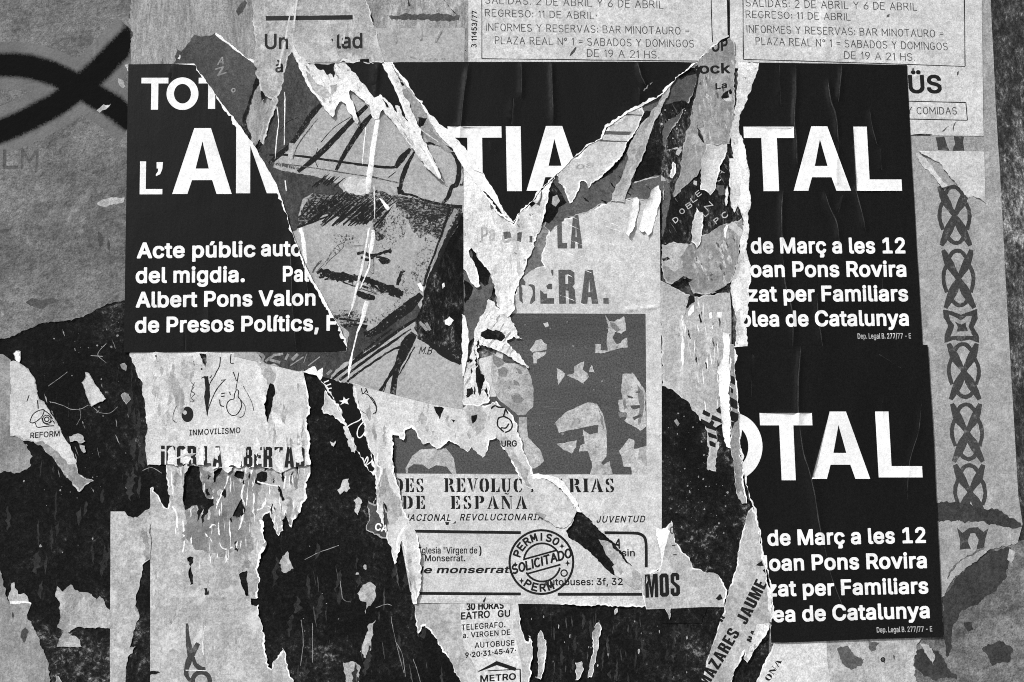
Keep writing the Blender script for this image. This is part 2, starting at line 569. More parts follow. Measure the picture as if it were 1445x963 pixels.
# lettering: outlines of each character as plain coordinates (x + 0.2, y + 0.45 in cap heights, times 120), advance first
GLYPHS = {
 'B': {
  'A': (0.89, [[86,174,65,174,62,171,22,63,22,57,25,54,45,54,48,57,58,84,93,84,103,58,107,54,126,54,129,57,129,63,125,73,105,127,89,171],[75,136,85,108,66,108]]),
  'B': (0.848, [[34,174,31,171,31,57,34,54,87,54,96,56,104,59,114,68,119,80,119,98,117,104,114,108,105,117,113,125,115,136,114,149,111,158,101,169,91,173,86,174],[56,103,82,103,84,102,91,99,93,96,95,91,95,87,90,80,83,77,57,77],[56,127,57,151,80,151,86,148,88,146,90,142,90,136,85,129,79,127]]),
  'C': (0.945, [[103,172,88,176,75,176,58,171,50,167,38,155,30,140,28,127,28,100,30,88,38,73,50,61,62,55,75,52,87,52,94,53,105,57,112,61,123,72,130,84,131,97,127,100,110,100,106,97,104,88,97,81,85,76,77,76,65,82,58,89,54,99,52,108,52,120,54,131,60,141,65,146,71,150,77,152,86,152,97,147,103,141,106,132,110,129,127,129,131,132,131,140,128,148,123,156,111,168]]),
  'D': (0.931, [[34,54,82,54,91,56,105,62,120,77,125,88,128,98,129,105,128,131,122,148,118,154,104,167,95,171,84,174,34,174,31,171,31,57],[57,77,56,150,78,151,84,149,92,145,97,140,103,128,105,111,101,96,97,88,93,84,86,80,76,77]]),
  'E': (0.781, [[107,54,110,57,110,74,107,77,56,78,57,103,102,103,105,106,105,123,102,127,57,127,56,150,106,151,109,154,109,171,106,174,34,174,31,171,31,57,34,54]]),
  'F': (0.766, [[34,54,53,54,56,57,57,101,101,101,104,105,104,122,101,125,57,125,56,150,106,151,109,154,109,171,106,174,34,174,31,171,31,57]]),
  'G': (0.963, [[59,172,51,168,41,158,36,151,31,142,28,128,28,100,30,88,38,73,50,61,58,57,65,54,75,52,88,52,101,55,113,61,123,71,127,77,131,86,132,96,132,116,129,119,83,119,80,116,80,100,83,97,106,97,106,94,101,84,94,79,86,76,77,76,64,83,60,87,54,97,52,108,52,120,54,129,60,141,67,148,76,152,85,152,95,148,100,144,105,133,110,129,128,129,131,132,131,138,129,147,123,156,112,167,101,173,88,176,74,176]]),
  'H': (0.957, [[34,54,53,54,56,57,57,104,102,104,103,57,106,54,125,54,128,57,128,171,125,174,106,174,103,171,102,127,57,127,56,171,53,174,34,174,31,171,31,57]]),
  'I': (0.569, [[28,54,84,54,88,57,88,74,84,77,69,78,69,150,84,151,88,154,88,171,84,174,28,174,25,171,25,154,28,151,44,150,44,78,28,77,25,74,25,57]]),
  'J': (0.741, [[99,174,80,174,77,171,77,88,74,80,72,78,66,75,62,75,56,78,52,83,50,98,47,101,29,101,26,98,26,81,28,74,34,64,41,58,47,55,58,52,69,52,81,55,87,58,97,68,100,75,102,84,102,171]]),
  'K': (0.867, [[122,54,125,57,125,63,85,119,84,122,125,165,125,171,122,174,100,174,57,128,56,171,53,174,34,174,31,171,31,57,34,54,53,54,56,57,56,93,66,102,95,62,101,54]]),
  'L': (0.735, [[34,174,31,171,31,57,34,54,104,54,107,57,107,74,104,77,56,78,56,171,53,174]]),
  'M': (1.156, [[34,174,31,171,31,57,34,54,52,54,55,57,56,118,80,57,83,54,100,54,104,58,127,118,127,57,130,54,148,54,151,57,151,171,148,174,124,174,121,171,92,94,63,171,59,174]]),
  'N': (0.969, [[34,174,31,171,31,57,34,54,53,54,56,57,57,127,100,59,105,54,126,54,129,57,129,171,126,174,108,174,105,171,104,100,60,170,56,174]]),
  'O': (0.986, [[68,53,87,52,98,54,107,58,112,61,124,73,131,84,134,96,135,127,132,140,128,149,124,155,112,167,105,171,94,175,88,176,68,175,53,169,38,155,32,144,28,132,28,101,29,92,35,79,38,73,50,61,62,55],[77,76,65,82,58,89,53,103,52,120,54,131,60,141,65,146,74,151,85,152,95,148,104,140,110,125,111,107,108,97,105,89,98,82,89,77]]),
  'P': (0.827, [[34,54,53,54,56,57,57,94,91,95,101,100,112,111,115,118,117,125,116,148,112,157,99,170,84,174,34,174,31,171,31,57],[56,117,57,151,79,151,86,148,89,145,93,134,91,127,86,120,75,117]]),
  'Q': (0.986, [[127,44,130,47,130,53,119,66,119,68,124,73,131,84,135,101,135,127,132,140,128,149,124,155,112,167,98,174,88,176,75,176,58,171,50,167,38,155,32,144,28,132,28,101,29,92,35,79,38,73,50,61,62,55,75,52,87,52,99,55,107,44],[85,152,95,148,104,140,110,125,111,107,108,97,103,88,94,99,75,99,71,96,71,90,82,77,77,76,65,82,58,89,53,103,52,120,54,131,60,141,65,146,74,151]]),
  'R': (0.835, [[34,174,31,171,31,57,34,54,53,54,56,57,56,96,73,96,76,92,94,57,97,54,118,54,121,57,121,63,100,100,100,102,104,104,111,111,115,119,117,125,117,145,115,151,111,159,101,169,93,172,85,174],[56,120,57,151,80,151,89,146,92,140,93,134,90,126,87,123,76,119]]),
  'S': (0.831, [[86,175,66,176,51,172,41,166,37,161,30,149,29,136,31,127,33,123,43,113,53,108,82,100,89,96,93,89,91,84,86,79,76,75,68,75,57,80,53,86,52,91,49,94,30,94,27,91,27,84,30,72,42,59,53,54,61,52,83,52,96,56,103,60,112,69,116,78,117,81,116,100,113,107,104,116,88,124,62,131,58,134,54,139,54,142,59,149,69,153,75,153,85,149,89,145,91,139,94,135,112,135,115,139,115,148,111,158,101,169]]),
  'T': (0.835, [[63,54,82,54,85,57,85,150,116,151,119,154,119,171,116,174,29,174,26,171,26,154,29,151,60,150,60,57]]),
  'U': (0.958, [[34,174,31,171,31,92,32,85,37,72,50,59,65,53,89,52,106,58,111,61,120,70,124,77,127,85,128,90,128,171,125,174,106,174,103,171,103,95,100,87,95,81,91,78,80,75,74,76,64,81,61,84,56,95,56,171,53,174]]),
  'V': (0.89, [[22,171,22,165,25,157,62,58,66,54,86,54,89,57,93,66,129,165,129,171,126,174,107,174,103,170,80,106,77,93,75,92,48,170,44,174,25,174]]),
  'W': (1.26, [[174,171,170,174,152,174,148,170,130,101,129,102,112,170,108,174,87,174,84,171,66,100,47,171,44,174,25,174,22,171,22,165,52,57,55,54,75,54,80,58,98,126,116,57,119,54,140,54,144,58,167,146,174,165]]),
  'X': (0.881, [[26,54,46,54,51,59,75,93,76,93,97,61,103,54,124,54,127,57,126,64,90,116,125,165,125,171,122,174,101,174,96,167,75,137,74,138,54,169,49,174,28,174,25,171,25,165,60,115,23,63,23,57]]),
  'Y': (0.876, [[66,54,84,54,87,57,87,101,126,164,127,171,124,174,103,174,99,170,75,129,54,165,46,174,25,174,22,171,22,165,63,102,63,57]]),
  'Z': (0.816, [[112,54,115,57,115,74,112,77,61,78,114,154,114,171,111,174,31,174,28,171,28,154,31,151,81,150,28,72,28,57,31,54]]),
  'a': (0.728, [[99,54,102,57,102,121,97,133,88,143,75,147,56,147,49,145,39,140,32,133,28,126,28,120,32,116,41,113,48,113,56,122,62,125,69,125,76,121,78,115,72,113,65,113,45,110,37,106,30,100,26,93,25,88,25,77,27,70,29,65,40,56,50,52,67,52,71,53,77,57,81,54],[78,91,78,88,75,81,69,76,58,75,51,77,49,81,50,85,55,88,73,92]]),
  'b': (0.791, [[33,174,30,171,30,57,33,54,50,54,54,58,59,54,66,52,81,52,88,54,97,59,104,66,112,82,114,93,114,106,112,118,109,125,105,132,95,142,86,146,64,147,58,145,54,142,54,171,50,174],[72,75,63,77,59,81,56,86,54,97,54,108,59,119,64,123,69,125,76,124,80,122,85,117,88,111,89,102,88,93,85,83,81,78]]),
  'c': (0.74, [[87,144,78,147,58,147,52,145,44,141,34,131,29,123,26,108,26,92,29,77,35,68,43,59,53,54,60,52,76,52,84,54,95,60,101,66,106,75,107,84,104,87,93,90,87,90,84,87,80,80,74,75,69,75,64,75,58,78,55,81,51,92,50,103,52,111,55,118,63,124,71,125,76,123,81,119,83,114,86,110,93,110,104,113,107,116,107,122,102,132,94,140]]),
  'd': (0.791, [[106,174,89,174,86,171,85,142,81,145,75,147,53,146,44,142,34,131,29,123,26,108,26,91,28,81,35,67,42,59,51,54,58,52,74,52,80,54,85,58,89,54,106,54,109,57,109,171],[67,75,61,76,55,81,51,92,50,103,53,114,56,120,60,123,70,125,78,121,81,117,85,108,86,97,84,88,80,81,76,77]]),
  'e': (0.755, [[55,146,44,141,34,131,29,123,26,107,26,91,28,82,32,71,46,58,53,54,61,52,83,53,94,58,105,69,107,74,107,81,102,85,95,87,87,87,79,77,67,75,58,78,53,85,51,90,106,91,109,94,108,117,105,127,101,132,90,143,77,147],[52,113,54,118,58,121,66,125,71,125,77,122,80,119,83,114,83,112]]),
  'f': (0.486, [[39,54,57,54,60,57,60,123,75,124,79,127,79,143,75,146,60,146,60,150,63,155,75,154,79,157,81,166,81,174,77,178,57,178,49,176,40,168,37,162,36,147,24,146,20,143,20,127,24,124,36,123,36,57]]),
  'g': (0.793, [[106,146,89,146,84,143,75,147,57,147,44,142,32,129,27,114,26,92,29,78,33,71,44,60,54,56,74,55,86,60,83,50,80,47,73,44,61,45,56,48,49,56,42,56,33,50,29,47,29,42,31,38,44,26,58,22,79,22,94,27,105,38,109,47,109,143],[66,125,70,125,77,122,83,114,86,105,85,93,81,84,75,79,69,77,63,78,55,83,52,90,50,98,51,108,54,117,58,121]]),
  'h': (0.766, [[33,174,30,171,30,57,33,54,50,54,54,57,54,108,54,113,57,119,60,122,67,125,71,125,79,121,82,113,82,57,85,54,103,54,106,57,106,118,105,127,101,134,93,143,82,147,64,147,54,143,54,171,50,174]]),
  'i': (0.33, [[33,54,50,54,54,57,54,143,50,146,33,146,30,143,30,57],[56,157,56,169,49,177,46,178,35,177,28,168,28,158,35,150,38,149,49,150]]),
  'j': (0.33, [[50,146,33,146,30,143,30,54,27,47,20,46,17,43,17,27,20,24,34,24,40,25,50,35,54,44,54,143],[28,169,28,157,35,150,38,149,49,150,56,157,56,169,49,177,46,178,35,177]]),
  'l': (0.37, [[33,174,30,171,30,69,33,63,41,55,50,53,65,54,68,57,68,66,66,73,63,76,55,76,54,80,54,171,50,174]]),
  'm': (1.123, [[149,57,149,120,148,126,142,138,135,144,123,148,112,148,101,144,93,138,86,144,76,148,62,147,54,143,50,146,33,146,30,143,30,57,33,54,50,54,54,57,54,111,56,119,60,123,65,125,69,125,75,122,78,115,78,57,81,54,98,54,101,57,101,111,104,120,107,123,111,125,117,125,122,122,125,115,125,57,128,54,146,54]]),
  'n': (0.765, [[103,54,106,57,106,118,105,127,101,134,93,143,82,147,64,147,54,143,50,146,33,146,30,143,30,57,33,54,50,54,54,57,54,108,54,113,57,119,60,122,67,125,71,125,79,121,82,113,82,57,85,54]]),
  'o': (0.775, [[87,144,78,147,58,147,52,145,44,141,34,131,29,123,26,108,26,92,29,77,35,68,43,59,53,54,60,52,76,52,84,54,96,61,104,70,108,78,111,88,110,116,102,132,94,140],[67,75,58,78,55,81,51,92,50,103,52,111,55,118,63,124,71,125,79,121,83,116,86,110,88,99,84,85,80,80,74,75]]),
  'p': (0.791, [[33,24,50,24,54,27,54,58,59,54,66,52,81,52,88,54,97,59,104,66,110,77,114,93,114,106,112,118,105,132,95,142,89,145,83,147,64,147,58,145,54,142,50,146,33,146,30,143,30,27],[72,75,63,77,59,81,56,86,54,97,54,108,59,119,64,123,69,125,76,124,80,122,85,117,88,111,89,102,88,93,85,83,81,78]]),
  'q': (0.791, [[106,24,109,27,109,143,106,146,89,146,85,142,81,145,75,147,57,147,50,145,44,142,34,131,28,118,26,108,26,91,30,74,35,67,42,59,54,53,74,52,80,54,85,58,86,27,89,24],[67,75,61,76,55,81,51,92,50,103,53,114,56,120,60,123,70,125,78,121,81,117,85,108,86,97,84,88,80,81,76,77]]),
  'r': (0.495, [[33,54,50,54,54,57,54,110,54,114,56,118,59,121,67,124,78,124,81,127,81,144,78,147,61,147,54,144,50,146,33,146,30,143,30,57]]),
  's': (0.685, [[81,145,75,147,54,147,48,145,40,141,33,134,29,128,28,123,29,109,32,104,40,96,51,91,69,87,75,84,76,82,75,80,69,75,60,75,55,76,51,80,50,85,47,88,41,88,30,85,27,82,28,71,32,64,37,59,44,55,54,52,72,52,80,54,91,60,96,65,99,71,100,91,97,97,87,106,78,110,58,114,55,116,53,119,56,123,65,126,71,124,79,114,88,114,95,116,98,119,98,127,94,135,87,142]]),
  't': (0.439, [[72,54,75,57,73,73,70,76,59,75,57,77,56,80,56,123,70,124,73,127,73,143,70,146,56,147,56,163,53,166,36,166,33,163,33,147,24,146,20,143,20,127,24,124,33,123,33,71,36,64,43,57,49,54,52,53]]),
  'u': (0.766, [[33,146,30,143,30,78,33,70,37,64,45,57,54,53,72,53,83,58,86,54,103,54,106,57,106,143,103,146,85,146,82,143,82,89,80,82,75,78,66,75,60,77,56,81,54,90,54,143,50,146]]),
  'v': (0.728, [[22,143,22,138,53,58,57,54,75,54,79,57,94,99,106,130,109,137,109,143,106,146,87,146,84,143,66,93,48,142,44,146,25,146]]),
  'y': (0.728, [[33,24,50,23,57,24,62,28,70,37,74,45,109,137,109,143,106,146,87,146,84,143,66,93,48,142,44,146,25,146,22,143,22,138,53,60,50,51,46,46,35,46,31,42,29,36,29,27]]),
  'z': (0.713, [[31,54,99,54,102,57,102,74,99,77,63,78,101,128,101,143,98,146,32,146,28,143,28,127,32,124,68,123,28,72,28,57]]),
  'k': (0.713, [[33,174,30,171,30,57,33,54,50,54,54,57,54,87,57,89,84,54,106,54,109,57,109,63,75,105,106,138,106,143,103,146,83,146,54,118,54,171,50,174]]),
  '0': (0.843, [[79,176,61,175,49,169,38,157,34,148,29,131,29,119,28,118,29,97,35,77,40,68,49,59,56,55,67,52,78,52,87,54,98,60,106,70,112,80,116,99,116,129,112,148,106,158,98,168,87,174],[75,153,81,150,85,146,88,140,92,125,92,103,89,91,85,82,77,76,71,75,65,78,60,83,57,88,54,102,53,119,54,131,57,140,62,148,67,152]]),
  '1': (0.843, [[110,54,114,57,114,73,110,76,88,77,88,171,85,174,64,174,42,159,37,154,37,134,41,131,46,131,59,142,64,144,64,77,38,76,35,73,35,57,38,54]]),
  '2': (0.843, [[35,54,110,54,113,57,113,74,110,77,70,78,100,110,106,119,111,130,110,152,106,159,96,170,90,173,79,176,66,176,55,173,49,170,38,159,35,153,33,147,33,135,36,132,53,132,57,136,57,141,59,146,63,150,69,153,75,153,82,150,85,147,88,140,86,132,80,123,32,72,32,57]]),
  '3': (0.843, [[37,174,34,171,34,154,37,151,73,150,53,127,53,110,56,107,73,107,83,103,88,97,89,89,87,82,84,79,74,75,68,75,58,79,55,82,53,90,50,93,31,93,28,90,28,85,30,74,33,70,43,59,55,54,65,52,76,52,90,55,98,59,106,67,114,81,114,100,110,109,100,120,90,126,84,127,108,154,109,171,106,174]]),
  '4': (0.843, [[93,174,75,174,71,170,28,97,28,80,31,76,79,76,80,57,83,54,100,54,103,57,103,76,115,76,118,80,118,97,115,100,103,100,103,130,100,133,83,133,80,130,79,100,57,100,96,165,96,171]]),
  '5': (0.843, [[105,174,42,174,39,171,33,112,37,108,54,107,63,112,75,113,81,110,85,106,88,99,88,89,87,85,82,79,74,75,67,76,61,79,58,82,56,88,52,93,34,93,31,89,32,79,36,71,46,59,54,55,66,52,77,52,89,55,98,60,105,68,111,77,114,88,114,102,110,114,105,122,98,129,85,135,65,136,60,135,61,148,62,151,105,151,108,154,108,171]]),
  '6': (0.843, [[95,174,75,174,71,170,42,126,34,109,32,100,32,88,36,74,46,61,52,57,61,53,78,52,92,56,96,58,106,69,112,80,113,104,108,115,96,127,84,132,75,132,98,165,98,171],[68,110,76,110,81,109,86,104,88,97,88,89,87,84,82,78,75,75,70,75,64,78,60,82,56,91,57,99,60,105,63,108]]),
  '7': (0.843, [[43,54,62,54,65,57,114,153,114,171,110,174,35,174,32,171,32,154,35,151,84,150,40,63,40,57]]),
  '8': (0.843, [[66,176,60,175,50,170,40,162,36,155,34,149,34,133,37,124,44,117,35,108,32,104,29,92,30,79,37,67,41,62,51,56,67,52,85,53,101,59,111,70,114,77,115,80,114,100,109,110,101,117,107,123,110,129,112,137,112,146,110,154,106,160,95,170,84,175],[54,87,54,91,57,97,60,101,68,104,76,104,84,101,88,97,91,89,88,82,85,79,76,75,69,75,59,79],[58,142,63,150,69,153,76,153,84,149,86,146,87,137,81,129,76,127,69,127,63,130,61,132,58,139]]),
  '9': (0.843, [[50,54,69,54,74,59,103,101,108,111,112,121,113,144,108,157,96,170,84,175,67,176,58,174,50,170,37,157,33,147,32,141,33,123,39,110,47,102,55,98,61,96,70,96,47,63,47,57],[69,153,75,153,82,150,87,144,88,140,88,131,86,124,81,119,76,118,69,118,62,121,58,127,56,133,57,140,60,146,64,150]]),
  '.': (0.368, [[29,74,29,63,39,53,52,54,58,60,60,63,60,73,58,77,53,82,50,84,40,84,36,82]]),
  ',': (0.368, [[30,28,44,28,48,32,59,71,59,77,56,80,36,80,33,77,27,38,27,31]]),
  ':': (0.368, [[29,74,29,63,39,53,52,54,58,60,60,63,60,73,58,77,53,82,50,84,40,84,36,82],[29,133,29,122,39,112,52,113,58,119,60,123,60,132,58,136,53,141,50,143,40,143,36,141]]),
  '-': (0.843, [[102,97,102,114,99,118,46,118,43,114,43,97,46,94,99,94]]),
  '/': (0.478, [[25,38,41,38,45,42,80,169,80,176,76,179,60,179,56,175,27,63,22,49,22,41]]),
  "'": (0.401, [[54,122,57,125,59,171,56,174,37,174,34,171,36,125,39,122]]),
  '"': (0.606, [[80,174,61,174,58,171,56,174,37,174,34,171,35,130,36,125,39,122,54,122,57,125,58,164,60,125,63,122,78,122,81,125,83,171]]),
  '(': (0.521, [[76,180,59,180,55,176,45,154,38,122,37,97,40,77,48,52,55,37,59,33,76,33,80,37,80,43,74,54,66,76,62,101,63,116,67,139,74,160,80,171,80,177]]),
  ')': (0.521, [[30,180,27,177,27,172,36,152,42,130,45,113,45,96,40,74,33,54,27,42,27,37,30,33,47,33,52,38,59,53,65,71,69,90,69,118,63,147,58,163,51,177,48,180]]),
  '·': (0.382, [[60,105,60,118,54,125,50,127,40,127,35,124,30,118,30,105,38,97,50,96]]),
  'º': (0.631, [[40,171,29,161,25,151,24,131,26,123,29,116,39,107,45,103,51,101,68,101,80,106,88,113,95,125,96,148,92,158,88,165,80,171,68,176,51,176],[58,123,52,126,50,129,47,139,48,144,52,151,58,154,62,154,69,150,71,145,72,137,71,132,67,125,62,123]]),
  'Ñ': (0.969, [[34,174,31,171,31,57,34,54,53,54,56,57,57,127,100,59,105,54,126,54,129,57,129,171,126,174,108,174,105,171,104,100,60,170,56,174],[107,200,104,204,91,204,86,199,78,204,64,204,56,197,54,193,54,181,57,178,70,178,75,182,84,178,95,178,99,179,105,187,107,194]]),
  'ç': (0.74, [[78,24,84,25,91,34,91,48,86,54,95,60,104,70,107,78,107,84,104,87,93,90,87,90,84,87,80,80,77,77,69,75,64,75,58,78,55,81,53,87,50,97,52,111,55,118,59,122,67,125,71,125,79,121,81,119,83,114,86,110,93,110,104,113,107,116,107,122,102,132,91,143,78,147,58,147,52,145,44,141,32,128,28,117,26,108,27,86,29,77,35,68,46,58,58,53,58,44,60,42,55,38,55,27,58,24]]),
  'ú': (0.766, [[33,146,30,143,30,78,33,70,37,64,45,57,54,53,72,53,83,58,86,54,103,54,106,57,106,143,103,146,85,146,82,143,82,89,80,82,75,78,66,75,60,77,56,81,54,90,54,143,50,146],[92,175,89,178,70,178,66,174,57,156,57,149,60,146,75,146,80,150,92,169]]),
  'í': (0.33, [[33,54,50,54,54,57,54,143,50,147,54,150,66,170,66,175,63,178,44,178,40,174,31,156,31,149,34,147,30,143,30,57]]),
  'à': (0.728, [[99,54,102,57,102,121,99,131,88,143,83,145,73,148,75,149,74,158,66,174,62,178,43,178,40,175,40,170,55,147,49,145,39,140,28,128,28,120,32,116,41,113,48,113,56,122,62,125,69,125,76,121,78,115,72,113,65,113,45,110,33,103,26,93,25,77,27,70,29,65,37,58,46,53,67,52,71,53,77,57,81,54],[78,91,78,88,75,81,69,76,58,75,51,77,49,81,50,85,55,88,73,92]]),
  'á': (0.728, [[99,54,102,57,102,121,101,125,97,133,88,143,83,145,73,148,77,151,88,169,88,175,85,178,67,178,63,175,54,155,54,149,55,147,49,145,39,140,28,128,28,120,32,116,41,113,48,113,56,122,62,125,69,125,76,121,78,115,72,113,65,113,45,110,33,103,26,93,25,88,26,72,29,65,37,58,46,53,67,52,71,53,77,57,81,54],[78,91,78,88,75,81,69,76,58,75,51,77,49,81,50,85,55,88,73,92]]),
  '=': (0.843, [[111,78,111,95,108,98,37,98,34,95,34,78,37,75,108,75],[111,110,111,126,108,129,37,129,34,126,34,110,37,107,108,107]]),
  'Ü': (0.958, [[34,174,31,171,31,92,32,85,37,72,50,59,65,53,89,52,106,58,111,61,120,70,124,77,127,85,128,90,128,171,125,174,106,174,103,171,103,95,100,87,95,81,91,78,80,75,74,76,64,81,61,84,56,95,56,171,53,174],[50,196,50,186,58,178,60,177,71,178,78,185,79,188,78,197,71,204,68,205,58,204],[82,199,81,185,87,178,92,177,99,177,103,178,107,183,109,186,109,196,103,204,99,205,92,205,87,204]]),
 },
 'R': {
  'A': (0.907, [[87,174,67,174,65,172,24,61,24,56,26,54,45,54,47,56,57,85,97,85,107,57,110,54,128,54,130,56,130,61,126,71,105,126,90,172],[77,144,90,106,64,106,76,139,76,142]]),
  'B': (0.864, [[36,174,33,172,33,56,36,54,88,54,97,56,106,60,114,67,120,79,120,97,118,102,115,107,104,117,112,124,115,131,116,143,114,153,112,159,102,168,92,173,87,174],[55,104,84,105,87,104,94,100,97,96,99,91,99,85,93,77,85,74,56,74],[55,126,56,154,83,154,89,151,92,148,95,140,94,136,88,128,82,125]]),
  'C': (0.963, [[105,172,89,176,77,176,60,171,52,167,41,155,32,139,30,126,30,101,32,89,41,73,52,61,64,55,78,52,88,52,96,53,107,57,114,61,125,72,131,84,132,95,130,97,113,97,110,93,108,87,100,78,88,73,78,73,65,79,57,88,53,98,51,107,51,121,54,133,59,143,65,149,72,153,78,155,89,155,100,150,107,143,111,134,113,132,130,132,132,134,132,140,129,149,125,156,113,168]]),
  'D': (0.949, [[36,54,83,54,92,56,107,62,121,77,126,88,129,99,130,106,129,130,123,149,119,154,106,167,96,171,84,174,36,174,33,172,33,56],[56,74,55,153,81,154,87,152,95,148,102,141,107,129,109,110,105,94,101,86,96,81,89,77,79,74]]),
  'E': (0.794, [[108,54,111,56,111,72,108,74,55,75,56,105,104,105,106,107,106,123,104,125,56,125,55,153,108,154,110,156,110,172,108,174,36,174,33,172,33,56,36,54]]),
  'F': (0.779, [[36,54,53,54,55,56,56,103,102,103,104,105,104,121,102,123,56,123,55,153,108,154,110,156,110,172,108,174,36,174,33,172,33,56]]),
  'G': (0.982, [[76,176,67,174,56,169,48,164,38,151,33,142,30,127,30,101,32,89,37,78,41,73,52,61,67,54,78,52,89,52,100,54,112,60,125,71,130,80,133,90,134,115,132,118,85,118,83,115,83,101,85,98,111,98,112,96,109,88,103,80,93,74,78,73,64,80,57,88,53,98,51,107,51,121,53,130,57,140,65,149,72,153,77,155,88,155,95,153,102,148,108,140,110,135,113,132,131,132,133,134,133,138,128,150,125,156,114,167,102,173,96,175]]),
  'H': (0.976, [[36,54,53,54,55,56,56,106,107,106,107,56,109,54,127,54,129,56,129,172,127,174,109,174,107,172,107,125,56,125,55,172,53,174,36,174,33,172,33,56]]),
  'I': (0.576, [[29,54,85,54,88,56,88,72,85,74,68,75,68,153,85,154,88,156,88,172,85,174,29,174,27,172,27,156,29,154,46,153,46,75,29,74,27,72,27,56]]),
  'J': (0.753, [[100,174,83,174,80,172,80,86,78,78,74,75,68,72,60,73,52,79,50,84,49,97,47,99,30,99,28,97,28,81,30,74,36,64,43,58,48,55,60,52,70,52,82,55,88,59,97,67,101,75,102,84,102,172]]),
  'K': (0.883, [[124,54,126,56,126,61,83,122,121,162,126,168,126,172,124,174,103,174,56,123,55,172,53,174,36,174,33,172,33,56,36,54,53,54,55,56,55,93,68,105,105,54]]),
  'L': (0.747, [[36,174,33,172,33,56,36,54,106,54,108,56,108,72,106,74,55,75,55,172,53,174]]),
  'M': (1.181, [[36,174,33,172,33,56,36,54,52,54,54,56,55,129,83,56,85,54,101,54,104,57,132,128,132,56,134,54,151,54,153,56,153,172,151,174,128,174,126,172,101,108,94,87,89,103,62,172,60,174]]),
  'N': (0.988, [[36,174,33,172,33,56,36,54,53,54,55,56,56,135,104,58,108,54,128,54,130,56,130,172,128,174,111,174,109,172,108,92,59,171,56,174]]),
  'O': (1.006, [[71,53,88,52,99,54,108,58,114,61,126,73,132,84,136,96,137,126,134,139,129,150,126,155,114,167,107,171,96,175,89,176,71,175,55,168,41,155,34,144,30,132,30,102,31,92,37,78,41,73,52,61,64,55],[78,73,65,79,57,88,52,102,51,121,53,130,57,140,65,149,72,153,78,155,88,155,98,151,108,142,114,126,115,106,113,95,109,88,101,79,95,75,88,73]]),
  'P': (0.842, [[36,54,53,54,55,56,56,96,92,96,102,101,113,112,116,119,118,126,117,148,113,158,100,169,85,174,36,174,33,172,33,56],[55,115,56,154,82,154,89,151,93,147,96,140,97,134,93,123,89,119,78,115]]),
  'Q': (1.006, [[129,44,131,46,131,50,120,64,119,66,129,78,134,89,137,102,137,126,134,139,129,150,126,155,114,167,99,174,89,176,77,176,60,171,52,167,41,155,34,144,30,132,30,102,31,92,37,78,41,73,52,61,64,55,78,52,88,52,102,55,110,44],[88,155,98,151,108,142,114,126,115,106,113,95,106,84,96,96,77,96,75,94,75,90,88,74,78,73,65,79,57,88,52,102,51,121,53,130,57,140,65,149,72,153,78,155]]),
  'R': (0.85, [[36,174,33,172,33,56,36,54,53,54,55,56,55,97,76,97,98,56,100,54,120,54,122,56,122,61,100,101,112,112,116,120,118,126,118,145,116,151,112,160,102,168,95,172,86,174],[55,118,56,154,83,154,91,150,93,148,96,142,97,134,94,126,90,121,79,118]]),
  'S': (0.846, [[87,175,68,176,53,172,47,168,39,162,32,150,31,138,33,128,35,125,45,115,55,109,84,101,92,97,95,94,97,90,95,82,89,76,79,72,69,72,57,77,53,82,51,90,48,92,31,92,29,90,29,84,32,72,44,60,55,54,63,52,84,52,97,56,105,60,113,68,117,78,118,81,117,99,114,106,106,114,89,122,62,130,58,132,54,138,54,144,55,148,60,152,70,156,78,156,88,152,93,147,94,142,97,138,114,138,116,140,116,148,112,159,99,170]]),
  'T': (0.85, [[65,54,83,54,85,56,85,153,118,154,120,156,120,172,118,174,30,174,28,172,28,156,30,154,63,153,63,56]]),
  'U': (0.976, [[36,174,33,172,33,92,34,85,40,72,52,60,67,53,90,52,108,58,121,69,126,77,128,85,129,90,129,172,127,174,109,174,107,172,107,93,106,90,102,82,98,78,88,73,81,72,74,73,64,78,60,82,56,90,55,93,55,172,53,174]]),
  'V': (0.907, [[24,172,27,160,65,57,68,54,87,54,90,56,93,66,130,167,130,172,128,174,110,174,107,171,84,105,78,86,77,84,47,171,44,174,26,174]]),
  'W': (1.288, [[176,172,174,174,156,174,153,171,133,92,132,93,113,171,109,174,90,174,88,172,67,91,46,172,44,174,26,174,24,172,24,167,54,56,57,54,76,54,79,57,100,133,121,56,123,54,143,54,146,57,170,148,176,168]]),
  'X': (0.897, [[126,54,128,56,127,62,99,102,91,114,90,117,126,168,126,172,124,174,105,174,83,144,78,136,76,134,57,163,48,174,29,174,27,172,27,168,64,115,25,61,25,56,27,54,46,54,54,65,76,97,107,54]]),
  'Y': (0.893, [[68,54,84,54,87,56,87,102,127,166,128,172,126,174,107,174,103,171,76,126,53,165,46,174,26,174,24,172,24,168,66,102,66,56]]),
  'Z': (0.831, [[114,54,116,56,116,72,114,74,58,75,114,156,115,172,113,174,32,174,30,172,30,156,32,154,87,153,30,70,30,56,32,54]]),
  'a': (0.74, [[100,54,102,56,102,120,98,133,89,142,76,146,53,145,40,139,34,133,30,126,30,121,33,118,42,115,48,115,56,124,62,127,72,127,76,125,79,122,81,114,74,111,67,111,47,108,35,101,30,95,27,87,28,72,31,65,41,56,52,52,72,53,81,59,84,54],[81,93,80,83,78,79,72,73,65,72,55,72,51,74,48,79,49,85,55,89,60,91]]),
